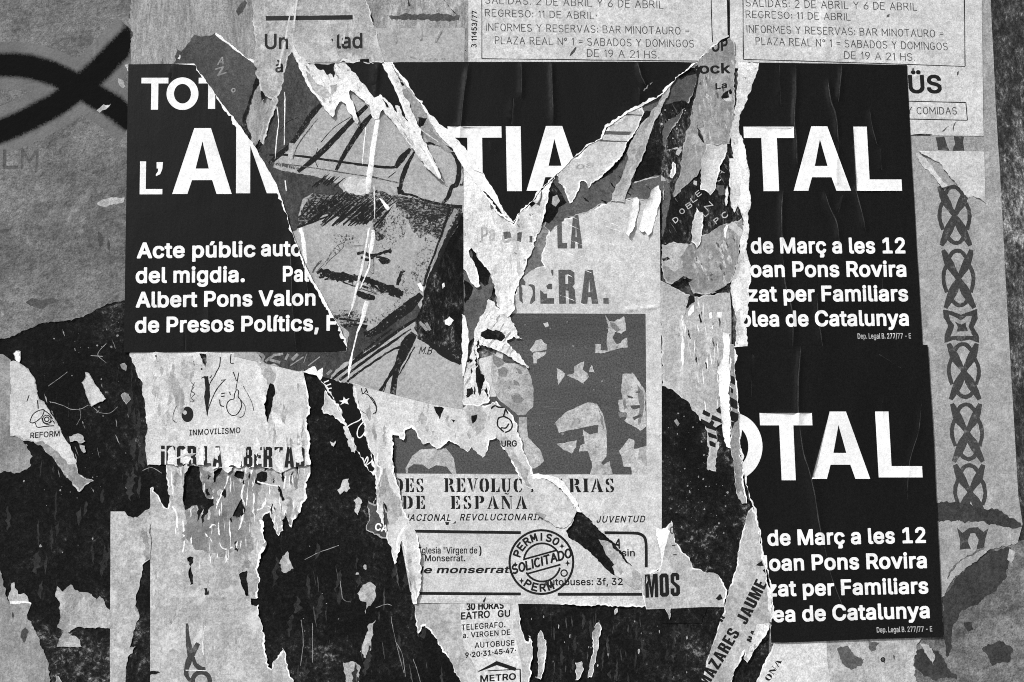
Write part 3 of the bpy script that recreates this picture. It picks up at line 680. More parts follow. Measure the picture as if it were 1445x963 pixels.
  'b': (0.805, [[35,174,32,172,32,56,35,54,50,54,53,56,53,60,60,55,68,52,82,52,89,54,98,60,104,66,113,82,114,93,114,105,113,117,110,125,105,132,96,141,87,145,66,146,60,144,53,139,53,172,50,174],[74,72,65,73,58,79,55,84,53,95,54,109,58,120,64,125,70,127,76,127,86,122,90,114,93,102,92,91,89,81,84,75]]),
  'c': (0.752, [[92,142,79,146,57,145,46,140,36,130,31,122,28,107,28,92,31,77,37,67,45,60,55,54,62,52,77,52,85,54,96,60,104,69,107,75,108,82,106,84,90,87,84,78,80,74,72,72,64,72,59,75,54,79,50,90,49,103,51,112,54,119,60,124,63,126,73,127,79,125,85,120,87,114,89,112,95,112,106,115,108,117,108,121,104,129]]),
  'd': (0.805, [[108,174,92,174,90,172,89,139,82,144,76,146,55,145,46,141,36,131,31,123,28,107,28,91,30,81,37,66,44,60,53,54,60,52,74,52,83,55,89,60,90,56,92,54,108,54,110,56,110,172],[68,72,61,73,54,79,50,90,49,103,52,114,55,121,60,125,66,127,72,127,81,123,85,118,89,109,90,96,88,87,84,79,77,73]]),
  'e': (0.767, [[60,146,54,144,46,140,34,127,30,116,28,106,29,86,34,71,48,58,55,54,63,52,84,53,96,59,105,68,108,74,108,79,104,83,96,84,90,84,82,74,73,72,68,72,55,78,52,83,50,91,108,92,110,94,109,116,105,126,102,132,91,142,78,146],[50,111,54,119,60,125,66,127,73,127,80,124,84,120,88,113,87,110]]),
  'f': (0.49, [[40,54,57,54,59,56,59,126,76,126,78,128,78,143,76,145,60,145,59,152,61,157,63,158,68,159,76,157,78,160,81,169,81,174,78,178,59,179,50,176,42,169,39,162,38,146,24,145,22,143,22,128,24,126,38,126,38,56]]),
  'g': (0.806, [[108,145,92,145,90,143,89,139,84,144,76,146,59,146,46,141,34,128,29,114,28,92,31,78,39,66,46,60,53,57,60,55,78,56,84,59,90,63,90,55,87,47,83,43,75,40,61,41,56,44,48,52,44,52,34,47,31,44,31,41,33,37,46,25,60,21,80,21,96,26,106,37,110,46,110,143],[66,127,72,127,80,124,86,117,90,105,90,96,88,88,85,82,78,76,72,74,63,75,58,78,53,84,49,97,50,109,54,118,58,123]]),
  'h': (0.779, [[35,174,32,172,32,56,35,54,50,54,53,56,53,109,54,114,56,120,60,124,68,127,73,127,80,124,82,122,86,114,86,56,88,54,105,54,107,56,107,117,105,126,102,134,91,144,83,146,66,146,57,143,53,139,53,172,50,174]]),
  'i': (0.329, [[35,54,50,54,53,56,53,143,50,145,35,145,32,143,32,56],[55,160,55,170,48,177,46,178,36,177,30,169,30,161,36,153,39,152,48,153]]),
  'j': (0.329, [[50,145,35,145,32,143,32,51,30,45,28,43,21,42,18,40,18,25,21,23,34,23,39,24,49,33,53,42,53,143],[30,170,30,160,36,153,39,152,48,153,55,160,55,170,48,177,46,178,36,177]]),
  'l': (0.371, [[35,174,32,172,32,68,35,62,43,55,51,53,65,54,67,56,67,64,66,71,63,73,55,73,53,78,53,172,50,174]]),
  'm': (1.147, [[151,56,151,119,150,126,147,134,137,144,131,146,116,147,104,144,95,135,87,144,77,147,64,146,58,144,53,140,53,143,50,145,35,145,32,143,32,56,35,54,50,54,53,56,53,112,54,116,57,123,65,127,72,127,77,124,81,116,81,56,84,54,99,54,102,56,102,112,104,121,108,125,113,127,120,127,126,124,128,122,130,116,130,56,132,54,149,54]]),
  'n': (0.778, [[105,54,107,56,107,117,105,126,102,134,91,144,83,146,66,146,57,143,53,139,53,143,50,145,35,145,32,143,32,56,35,54,50,54,53,56,53,109,54,114,56,120,60,124,68,127,73,127,80,124,82,122,86,114,86,56,88,54]]),
  'o': (0.788, [[60,146,54,144,46,140,34,127,30,116,28,107,29,86,31,77,37,67,48,58,55,54,62,52,82,53,93,58,97,61,104,69,109,78,112,88,111,115,102,132,90,143,79,146],[68,72,59,75,54,79,50,90,49,103,51,112,54,119,60,124,67,127,73,127,82,123,87,117,90,107,91,98,88,83,84,78,76,72]]),
  'p': (0.805, [[35,23,50,23,53,25,53,60,60,55,68,52,86,53,98,60,107,69,111,77,114,93,114,105,113,117,105,132,96,141,90,144,84,146,66,146,60,144,53,139,53,143,50,145,35,145,32,143,32,25],[74,72,65,73,58,79,55,84,53,95,54,109,58,120,64,125,70,127,76,127,86,122,90,114,93,102,92,91,89,81,84,75]]),
  'q': (0.805, [[108,23,110,25,110,143,108,145,92,145,90,143,89,139,82,144,76,146,59,146,52,144,46,141,36,131,30,117,28,107,28,91,32,74,37,66,44,60,56,53,74,52,83,55,89,60,90,25,92,23],[68,72,61,73,54,79,50,90,49,103,52,114,55,121,60,125,66,127,72,127,81,123,85,118,89,109,90,96,88,87,84,79,77,73]]),
  'r': (0.5, [[35,54,50,54,53,56,53,111,54,114,55,119,60,123,67,126,79,126,81,128,81,144,79,146,63,146,53,141,50,145,35,145,32,143,32,56]]),
  's': (0.695, [[82,144,75,146,56,146,49,144,41,140,35,134,31,127,30,123,31,110,34,104,41,97,53,92,72,88,77,85,79,82,78,78,75,74,68,72,60,72,52,75,49,80,49,83,47,85,31,83,29,80,29,74,31,67,38,60,46,55,56,52,72,52,81,54,92,60,96,65,100,71,101,90,98,95,91,102,79,108,59,112,55,114,52,118,53,122,56,125,60,127,67,128,73,126,82,116,89,116,96,118,99,120,99,126,96,132,88,141]]),
  't': (0.441, [[72,54,75,56,73,71,71,73,60,72,56,75,55,78,55,126,71,126,73,128,73,143,71,145,55,146,55,163,53,166,37,166,35,163,35,146,24,145,22,143,22,128,24,126,35,126,35,70,38,64,45,57,50,54,54,53]]),
  'u': (0.779, [[35,145,32,143,32,78,35,69,39,64,47,57,56,53,72,53,82,57,86,60,87,56,89,54,105,54,107,56,107,143,105,145,88,145,86,143,86,88,83,80,78,75,71,72,66,72,57,77,54,81,53,89,53,143,50,145]]),
  'v': (0.74, [[24,143,24,139,55,57,59,54,76,54,78,56,94,100,107,131,110,138,110,143,108,145,90,145,88,143,67,86,47,142,44,145,26,145]]),
  'y': (0.74, [[34,23,50,22,57,24,62,27,69,35,74,44,110,138,110,143,108,145,90,145,88,143,67,86,47,142,44,145,26,145,24,143,24,139,55,59,55,55,53,48,48,42,36,42,33,39,31,32,31,25]]),
  'z': (0.724, [[32,54,100,54,102,56,102,72,100,74,60,75,102,129,102,143,99,145,33,145,30,143,30,128,33,126,73,126,30,70,30,56]]),
  'k': (0.724, [[35,174,32,172,32,56,35,54,50,54,53,56,53,87,58,91,87,54,108,54,110,56,110,60,74,105,107,139,107,143,105,145,85,145,53,113,53,172,50,174]]),
  '0': (0.858, [[80,176,63,175,50,168,41,158,36,149,31,130,31,118,30,117,31,97,37,77,42,67,50,60,58,55,70,52,79,52,88,54,99,60,107,69,113,79,117,100,117,128,113,149,107,159,99,168,88,174],[78,156,86,151,92,141,96,126,96,102,93,90,89,80,84,75,80,73,72,72,62,77,56,87,53,101,52,120,54,133,56,141,61,150,68,155]]),
  '1': (0.858, [[112,54,114,56,114,71,112,73,89,74,89,172,86,174,66,174,40,154,40,136,42,133,46,133,66,149,67,149,67,74,39,73,37,71,37,56,39,54]]),
  '2': (0.858, [[36,54,111,54,114,56,114,72,111,74,66,75,101,111,107,120,112,131,111,152,107,160,97,169,91,173,80,176,68,176,57,173,50,169,41,160,37,153,35,147,35,137,37,134,53,134,56,138,56,143,60,150,70,156,78,156,84,153,90,145,91,138,90,132,83,122,34,70,34,56]]),
  '3': (0.858, [[38,174,36,172,36,156,38,154,79,153,55,126,55,111,58,108,75,108,85,105,91,98,93,88,90,80,86,76,76,72,69,72,59,76,54,80,53,87,49,91,32,91,30,89,30,85,32,74,35,69,45,60,57,54,67,52,77,52,91,55,103,62,110,70,114,81,114,99,109,111,101,119,91,124,83,125,82,126,109,156,110,172,108,174]]),
  '4': (0.858, [[94,174,77,174,74,171,30,96,30,79,32,77,83,77,83,56,85,54,101,54,103,56,103,77,117,77,119,79,119,95,117,97,103,98,103,129,101,132,85,132,83,129,83,97,54,98,96,167,96,172]]),
  '5': (0.858, [[107,174,44,174,42,172,35,113,38,109,54,108,63,114,77,115,84,112,89,107,92,100,93,94,92,88,89,80,82,74,76,72,71,72,61,76,57,80,55,87,52,90,36,90,33,88,34,78,40,67,48,60,56,55,68,52,78,52,90,55,99,60,106,67,112,77,114,88,114,101,111,114,106,121,99,128,86,134,67,135,58,133,60,150,61,154,107,154,109,156,109,172]]),
  '6': (0.858, [[96,174,78,174,75,171,44,126,36,108,34,99,34,88,38,74,48,61,54,57,63,53,79,52,93,56,97,59,107,68,113,79,114,102,112,109,106,118,100,124,92,129,85,131,73,131,99,168,99,172],[78,72,71,72,61,77,55,90,55,96,59,105,63,109,73,113,82,111,88,107,91,101,93,92,89,79,84,75]]),
  '7': (0.858, [[45,54,62,54,65,56,114,155,114,172,112,174,36,174,34,172,34,156,36,154,90,153,42,61,42,56]]),
  '8': (0.858, [[68,176,62,175,51,170,42,162,38,155,36,150,36,135,40,126,47,116,35,104,32,97,31,85,32,78,36,70,47,60,61,53,79,52,90,54,102,60,112,69,115,77,116,95,114,102,110,109,101,117,108,125,111,130,113,138,113,146,109,158,99,168,85,175],[54,85,54,91,56,98,60,102,69,106,79,106,86,103,92,97,95,90,92,80,88,76,79,72,70,72,63,74,56,79],[57,144,60,150,63,153,70,156,79,156,88,150,91,141,90,137,86,130,79,126,70,126,63,129,60,132,57,138]]),
  '9': (0.858, [[52,54,70,54,74,58,103,102,109,112,113,122,114,144,109,157,97,169,85,175,69,176,60,174,52,170,40,158,35,147,34,141,35,124,42,111,48,104,57,99,63,97,75,97,50,61,50,56],[79,116,70,116,62,120,58,125,55,133,55,138,59,148,61,151,70,156,78,156,84,153,89,149,92,141,92,130,90,124,84,118]]),
  '.': (0.368, [[31,72,31,62,40,53,52,54,57,59,59,63,59,71,57,75,49,81,41,81,37,79]]),
  ',': (0.368, [[31,27,44,27,47,30,58,71,58,75,56,77,37,77,35,75,29,35,29,30]]),
  ':': (0.368, [[31,72,31,62,40,53,52,54,57,59,59,63,59,71,57,75,49,81,41,81,37,79],[31,133,31,123,40,114,52,115,57,120,59,124,59,132,57,136,49,142,41,142,37,140]]),
  '-': (0.858, [[102,98,102,114,100,116,48,116,45,114,45,98,48,96,100,96]]),
  '/': (0.482, [[26,37,41,37,44,41,79,172,79,177,77,180,62,180,59,176,29,60,24,46,24,40]]),
  "'": (0.402, [[54,124,56,126,58,172,56,174,38,174,36,172,38,126,40,124]]),
  '"': (0.614, [[54,124,56,126,58,172,56,174,38,174,36,172,38,126,40,124],[65,124,79,124,81,126,83,172,81,174,63,174,61,172,63,126]]),
  '(': (0.526, [[77,180,61,180,58,177,48,154,41,121,40,98,42,77,51,51,58,36,61,33,77,33,79,35,79,40,74,51,66,74,61,100,62,117,65,133,71,155,79,174,79,178]]),
  ')': (0.526, [[31,180,29,178,29,174,38,154,45,126,47,114,47,94,42,72,35,52,29,39,29,35,31,33,47,33,51,37,58,52,65,70,68,90,68,117,63,147,57,163,50,178,48,180]]),
  '·': (0.383, [[59,105,59,117,54,123,50,125,41,125,36,122,32,117,32,106,39,98,50,97]]),
  'º': (0.639, [[41,171,31,162,27,151,26,133,28,125,31,117,43,107,53,103,69,103,81,108,88,114,95,126,96,148,92,159,88,165,81,171,69,176,53,176],[58,121,52,124,49,128,46,138,47,146,52,155,58,157,64,157,69,156,72,152,75,147,76,137,72,126,69,123,64,121]]),
  'Ñ': (0.988, [[36,174,33,172,33,56,36,54,53,54,55,56,56,135,104,58,108,54,128,54,130,56,130,172,128,174,111,174,109,172,108,92,59,171,56,174],[108,202,106,204,94,204,89,199,79,204,66,204,59,198,57,195,56,184,59,181,71,181,75,187,87,181,96,181,100,183,106,190]]),
  'ç': (0.752, [[79,23,84,24,91,32,91,45,83,54,93,58,102,66,107,75,108,82,106,84,90,87,84,78,76,72,68,72,59,75,54,79,50,90,49,103,51,112,54,119,60,124,67,127,73,127,79,125,85,120,87,114,89,112,95,112,106,115,108,117,108,121,102,132,92,142,79,146,60,146,54,144,46,140,34,127,30,116,28,107,29,86,31,77,37,67,48,58,55,54,62,53,61,52,61,42,63,40,72,40,74,39,71,37,60,37,58,35,58,25,60,23]]),
  'ú': (0.779, [[35,145,32,143,32,78,35,69,39,64,47,57,56,53,72,53,82,57,86,60,87,56,89,54,105,54,107,56,107,143,105,145,88,145,86,143,86,88,83,80,78,75,71,72,66,72,57,77,54,81,53,89,53,143,50,145],[92,176,90,179,72,179,69,175,60,156,60,151,62,149,76,149,92,172]]),
  'í': (0.329, [[35,54,50,54,53,56,53,143,50,145,35,145,32,143,32,56],[66,176,63,179,46,179,42,175,33,156,33,151,36,149,49,149,64,169,66,173]]),
  'à': (0.74, [[100,54,102,56,102,120,98,133,89,142,76,146,53,145,40,139,34,133,30,126,30,121,33,118,42,115,48,115,56,124,62,127,72,127,76,125,79,122,81,114,74,111,67,111,47,108,35,101,30,95,27,87,28,72,31,65,41,56,52,52,72,53,81,59,84,54],[81,93,80,83,78,79,72,73,65,72,55,72,51,74,48,79,49,85,55,89,60,91],[42,176,43,171,59,149,72,149,75,151,74,159,66,175,62,179,45,179]]),
  'á': (0.74, [[100,54,102,56,102,120,98,133,89,142,76,146,53,145,40,139,34,133,30,126,30,121,33,118,42,115,48,115,56,124,62,127,72,127,76,125,79,122,81,114,74,111,67,111,47,108,35,101,30,95,27,87,28,72,31,65,41,56,52,52,72,53,81,59,84,54],[81,93,80,83,78,79,72,73,65,72,55,72,51,74,48,79,49,85,55,89,60,91],[89,176,86,179,69,179,66,176,60,163,56,155,56,151,59,149,72,149,77,153,89,172]]),
  '=': (0.858, [[112,78,112,93,109,96,38,96,36,93,36,78,38,75,109,75],[112,111,112,126,109,128,38,128,36,126,36,111,38,108,109,108]]),
  'Ü': (0.976, [[36,174,33,172,33,92,34,85,40,72,52,60,67,53,90,52,108,58,121,69,126,77,128,85,129,90,129,172,127,174,109,174,107,172,107,93,106,90,102,82,98,78,88,73,81,72,74,73,64,78,60,82,56,90,55,93,55,172,53,174],[53,198,54,187,60,181,62,180,72,181,77,186,78,191,78,196,77,200,72,205,69,206,60,205],[86,200,85,188,90,182,95,180,100,180,105,182,108,186,110,189,110,198,105,204,100,206,95,206,90,204]]),
 },
}


def glyph(ch, wt):
    a, q = GLYPHS[wt].get(ch, GLYPHS[wt]['o'])
    ls = []
    for s in q:
        b = np.array(s, float).reshape(-1, 2)
        ls.append(np.stack([b[:, 0] / 120 - 0.2, b[:, 1] / 120 - 0.45], 1))
    return a, ls


def frame(p0, p1, cap, it, up=None):
    p0, p1 = np.array(p0, float), np.array(p1, float)
    L = np.hypot(*(p1 - p0)); u = (p1 - p0) / L
    if up is None:
        up = np.array([-slope((p0[0] + p1[0]) / 2), -1.0]) if abs(u[1]) < 0.2 else np.array([u[1], -u[0]])
    up = up + u * it
    return p0, L, u, up * cap


def place(glyphs, p0, p1, cap, it=0.0, up=None, fit=True):
    """glyphs: list of (advance, loops in cap-height units) set along the line p0-p1"""
    p0, L, u, upv = frame(p0, p1, cap, it, up)
    nat = sum(g[0] for g in glyphs) * cap
    sx = L / nat if fit else 1.0
    out, x = [], 0.0
    for a, ls in glyphs:
        for l in ls:
            q = p0 + (x + l[:, :1] * cap) * sx * u + l[:, 1:] * upv
            out.append(q)
        x += a * cap
    # counters must run opposite to bodies; the mapping flips all of them alike
    return out


def text(s, p0, p1, cap, wt='B', it=0.0, space=0.34, track=0.0, up=None):
    g = []
    for ch in s:
        if ch == ' ': g.append((space, []))
        else:
            a, ls = glyph(ch, wt); g.append((a + track, ls))
    return place(g, p0, p1, cap, it, up)


# single-stroke capitals (pen lettering, stencils, condensed poster type): unit height, width given first
def _a(cx, cy, rx, ry, a0, a1, n=9):
    return [(cx + rx * math.cos(math.radians(a)), cy + ry * math.sin(math.radians(a))) for a in np.linspace(a0, a1, n)]


PEN = {
    'A': (.62, [[(0, 0), (.31, 1), (.62, 0)], [(.12, .36), (.5, .36)]]),
    'B': (.52, [[(0, 0), (0, 1), (.3, 1)] + _a(.3, .77, .19, .23, 90, -90) + [(0, .54)], [(.3, .54)] + _a(.3, .27, .22, .27, 90, -90) + [(0, 0)]]),
    'C': (.56, [_a(.3, .5, .3, .5, 45, 315, 13)]),
    'D': (.56, [[(0, 0), (0, 1), (.2, 1)] + _a(.2, .5, .36, .5, 90, -90, 11) + [(0, 0)]]),
    'E': (.48, [[(.48, 1), (0, 1), (0, 0), (.48, 0)], [(0, .52), (.4, .52)]]),
    'F': (.46, [[(.46, 1), (0, 1), (0, 0)], [(0, .52), (.38, .52)]]),
    'G': (.6, [_a(.3, .5, .3, .5, 45, 320, 13) + [(.58, .45), (.34, .45)]]),
    'H': (.54, [[(0, 0), (0, 1)], [(.54, 0), (.54, 1)], [(0, .52), (.54, .52)]]),
    'I': (.06, [[(.03, 0), (.03, 1)]]),
    'J': (.42, [[(.42, 1), (.42, .22)] + _a(.21, .22, .21, .22, 0, -180)]),
    'L': (.44, [[(0, 1), (0, 0), (.44, 0)]]),
    'M': (.7, [[(0, 0), (0, 1), (.35, .3), (.7, 1), (.7, 0)]]),
    'N': (.56, [[(0, 0), (0, 1), (.56, 0), (.56, 1)]]),
    'O': (.6, [_a(.3, .5, .3, .5, 90, 450, 19)]),
    'P': (.5, [[(0, 0), (0, 1), (.26, 1)] + _a(.26, .74, .24, .26, 90, -90) + [(0, .48)]]),
    'Q': (.6, [_a(.3, .5, .3, .5, 90, 450, 19), [(.38, .25), (.62, -.06)]]),
    'R': (.54, [[(0, 0), (0, 1), (.26, 1)] + _a(.26, .75, .24, .25, 90, -90) + [(0, .5)], [(.26, .5), (.54, 0)]]),
    'S': (.52, [_a(.26, .75, .25, .25, 30, 270, 10) + _a(.26, .25, .26, .25, 90, -150, 10)]),
    'T': (.56, [[(0, 1), (.56, 1)], [(.28, 1), (.28, 0)]]),
    'U': (.54, [[(0, 1), (0, .27)] + _a(.27, .27, .27, .27, 180, 360) + [(.54, 1)]]),
    'V': (.58, [[(0, 1), (.29, 0), (.58, 1)]]),
    'Y': (.56, [[(0, 1), (.28, .5), (.56, 1)], [(.28, .5), (.28, 0)]]),
    'Z': (.52, [[(0, 1), (.52, 1), (0, 0), (.52, 0)]]),
    '0': (.5, [_a(.25, .5, .25, .5, 90, 450, 17)]), '1': (.2, [[(0, .8), (.16, 1), (.16, 0)]]),
    '2': (.5, [_a(.25, .74, .25, .26, 170, -20, 9) + [(0, 0), (.5, 0)]]),
    '3': (.46, [_a(.22, .76, .22, .24, 150, -90, 9) + _a(.22, .26, .24, .26, 90, -150, 9)]),
    '4': (.5, [[(.36, 0), (.36, 1), (0, .3), (.5, .3)]]), '5': (.46, [[(.44, 1), (.08, 1), (.04, .58)] + _a(.2, .31, .26, .31, 110, -150, 10)]),
    '6': (.48, [[(.4, 1), (.08, .5)] + _a(.24, .28, .24, .28, 150, -210, 15)]), '7': (.46, [[(0, 1), (.46, 1), (.12, 0)]]),
    '9': (.48, [_a(.24, .72, .24, .28, -30, 330, 15) + [(.4, .3), (.12, 0)]]),
    '=': (.4, [[(0, .38), (.4, .38)], [(0, .62), (.4, .62)]]), ':': (.06, [[(.03, .08), (.03, .2)], [(.03, .55), (.03, .67)]]),
    '.': (.06, [[(.03, 0), (.03, .1)]]), ',': (.08, [[(.06, .08), (.0, -.14)]]), '/': (.3, [[(0, -.1), (.3, 1.1)]]),
    'º': (.3, [_a(.15, .8, .13, .17, 90, 450, 11)]), '·': (.06, [[(.03, .42), (.03, .54)]]), '¡': (.06, [[(.03, .86), (.03, 1)], [(.03, 0), (.03, .66)]]),
    "'": (.06, [[(.03, 1), (.03, .75)]]),
}


def pen(s, p0, p1, cap, w=1.3, gap=0.26, space=0.42, it=0.0, up=None, xs=1.0, fit=True, rough=0.0):
    """lettering drawn with one stroke width w"""
    p0, L, u, upv = frame(p0, p1, cap, it, up)
    adv = [(space if ch == ' ' else PEN[ch][0] * xs + gap) for ch in s]
    sx = L / (sum(adv) - gap) if fit else cap
    out, x = [], 0.0
    for ch, a in zip(s, adv):
        if ch != ' ':
            for st in PEN[ch][1]:
                q = np.array(st)
                q = p0 + ((x + q[:, :1] * xs) * sx) * u + q[:, 1:] * upv
                out += strokes(q, w)
        x += a
    return out


def strokes(q, w):
    """polyline of constant width as separate overlapping quads with mitred ends"""
    out = []
    for a, b in zip(q[:-1], q[1:]):
        d = b - a; n = np.hypot(*d)
        if n < 1e-6: continue
        d = d / n; m = np.array([-d[1], d[0]]) * w / 2
        e = d * min(w * 0.35, n * 0.4)
        l = np.array([a - e + m, a - e - m, b + e - m, b + e + m])
        out.append(l if area(l) > 0 else l[::-1].copy())
    return out


# condensed block letters: (width, loops) in unit height, heavy stems
def _blk(s):
    r = []
    for l in s:
        q = np.array(l, float); r.append(q)
    return r


def _orient(ls):
    """outer loops positive, counters (marked by a leading None) negative"""
    r = []
    for l in ls:
        neg = l[0] is None
        q = np.array(l[1:] if neg else l, float)
        if (area(q) > 0) == neg: q = q[::-1].copy()
        r.append(q)
    return r


BLOCK = {
    'A': (.46, [[(0, 0), (.13, 1), (.33, 1), (.46, 0), (.29, 0), (.27, .19), (.19, .19), (.17, 0)], [None, (.205, .34), (.23, .72), (.255, .34)]]),
    'E': (.36, [[(0, 0), (0, 1), (.36, 1), (.36, .83), (.18, .83), (.18, .59), (.32, .59), (.32, .43), (.18, .43), (.18, .17), (.36, .17), (.36, 0)]]),
    'R': (.44, [[(0, 0), (0, 1), (.32, 1), (.42, .92), (.42, .58), (.36, .5), (.42, .42), (.44, 0), (.26, 0), (.25, .38), (.18, .4), (.18, 0)], [None, (.18, .58), (.18, .84), (.25, .84), (.25, .58)]]),
    'U': (.42, [[(0, 1), (.17, 1), (.17, .2), (.25, .2), (.25, 1), (.42, 1), (.42, .1), (.32, 0), (.1, 0), (0, .1)]]),
    'L': (.36, [[(0, 0), (0, 1), (.18, 1), (.18, .17), (.36, .17), (.36, 0)]]),
    'P': (.42, [[(0, 0), (0, 1), (.32, 1), (.42, .92), (.42, .5), (.32, .4), (.18, .4), (.18, 0)], [None, (.18, .56), (.18, .84), (.25, .84), (.25, .56)]]),
    'O': (.42, [[(.1, 0), (0, .1), (0, .9), (.1, 1), (.32, 1), (.42, .9), (.42, .1), (.32, 0)], [None, (.17, .18), (.25, .18), (.25, .82), (.17, .82)]]),
    'B': (.42, [[(0, 0), (0, 1), (.32, 1), (.4, .92), (.4, .58), (.35, .52), (.42, .45), (.42, .09), (.33, 0)], [None, (.18, .6), (.18, .84), (.24, .84), (.24, .6)], [None, (.18, .16), (.18, .43), (.25, .43), (.25, .16)]]),
    'T': (.4, [[(.11, 0), (.11, .83), (0, .83), (0, 1), (.4, 1), (.4, .83), (.29, .83), (.29, 0)]]),
    'D': (.42, [[(0, 0), (0, 1), (.32, 1), (.42, .9), (.42, .1), (.32, 0)], [None, (.18, .16), (.18, .84), (.25, .84), (.25, .16)]]),
    'I': (.18, [[(0, 0), (0, 1), (.18, 1), (.18, 0)]]),
    '¡': (.18, [[(0, 0), (0, .72), (.18, .72), (.18, 0)], [(0, .82), (0, 1), (.18, 1), (.18, .82)]]),
    'M': (.58, [[(0, 0), (0, 1), (.22, 1), (.29, .45), (.36, 1), (.58, 1), (.58, 0), (.42, 0), (.42, .62), (.34, 0), (.24, 0), (.16, .62), (.16, 0)]]),
    'S': (.42, [[(0, .12), (.1, 0), (.32, 0), (.42, .1), (.42, .42), (.17, .64), (.17, .84), (.25, .84), (.25, .68), (.41, .68), (.41, .9), (.31, 1), (.1, 1), (.01, .9), (.01, .6), (.25, .36), (.25, .16), (.17, .16), (.17, .34), (0, .34)]]),
    'Z': (.4, [[(0, 0), (0, .16), (.2, .83), (.02, .83), (.02, 1), (.4, 1), (.4, .85), (.19, .17), (.4, .17), (.4, 0)]]),
    'J': (.38, [[(0, .34), (0, .1), (.1, 0), (.28, 0), (.38, .1), (.38, 1), (.2, 1), (.2, .17), (.16, .17), (.16, .34)]]),
    '.': (.14, [[(0, 0), (0, .17), (.14, .17), (.14, 0)]]),
    'H': (.44, [[(0, 0), (0, 1), (.17, 1), (.17, .6), (.27, .6), (.27, 1), (.44, 1), (.44, 0), (.27, 0), (.27, .43), (.17, .43), (.17, 0)]]),
    'N': (.46, [[(0, 0), (0, 1), (.17, 1), (.29, .5), (.29, 1), (.46, 1), (.46, 0), (.29, 0), (.17, .5), (.17, 0)]]),
}


def block(s, p0, p1, cap, gap=0.1, space=0.3, it=0.0, up=None):
    g = []
    for ch in s:
        if ch == ' ': g.append((space, []))
        else: g.append((BLOCK[ch][0] + gap, _orient(BLOCK[ch][1])))
    return place(g, p0, p1, cap, it, up)


# stencil roman letters with bridges (unit height, pieces kept apart)
def _st(x, w=.2): return [(x, 0), (x, 1), (x + w, 1), (x + w, 0)]


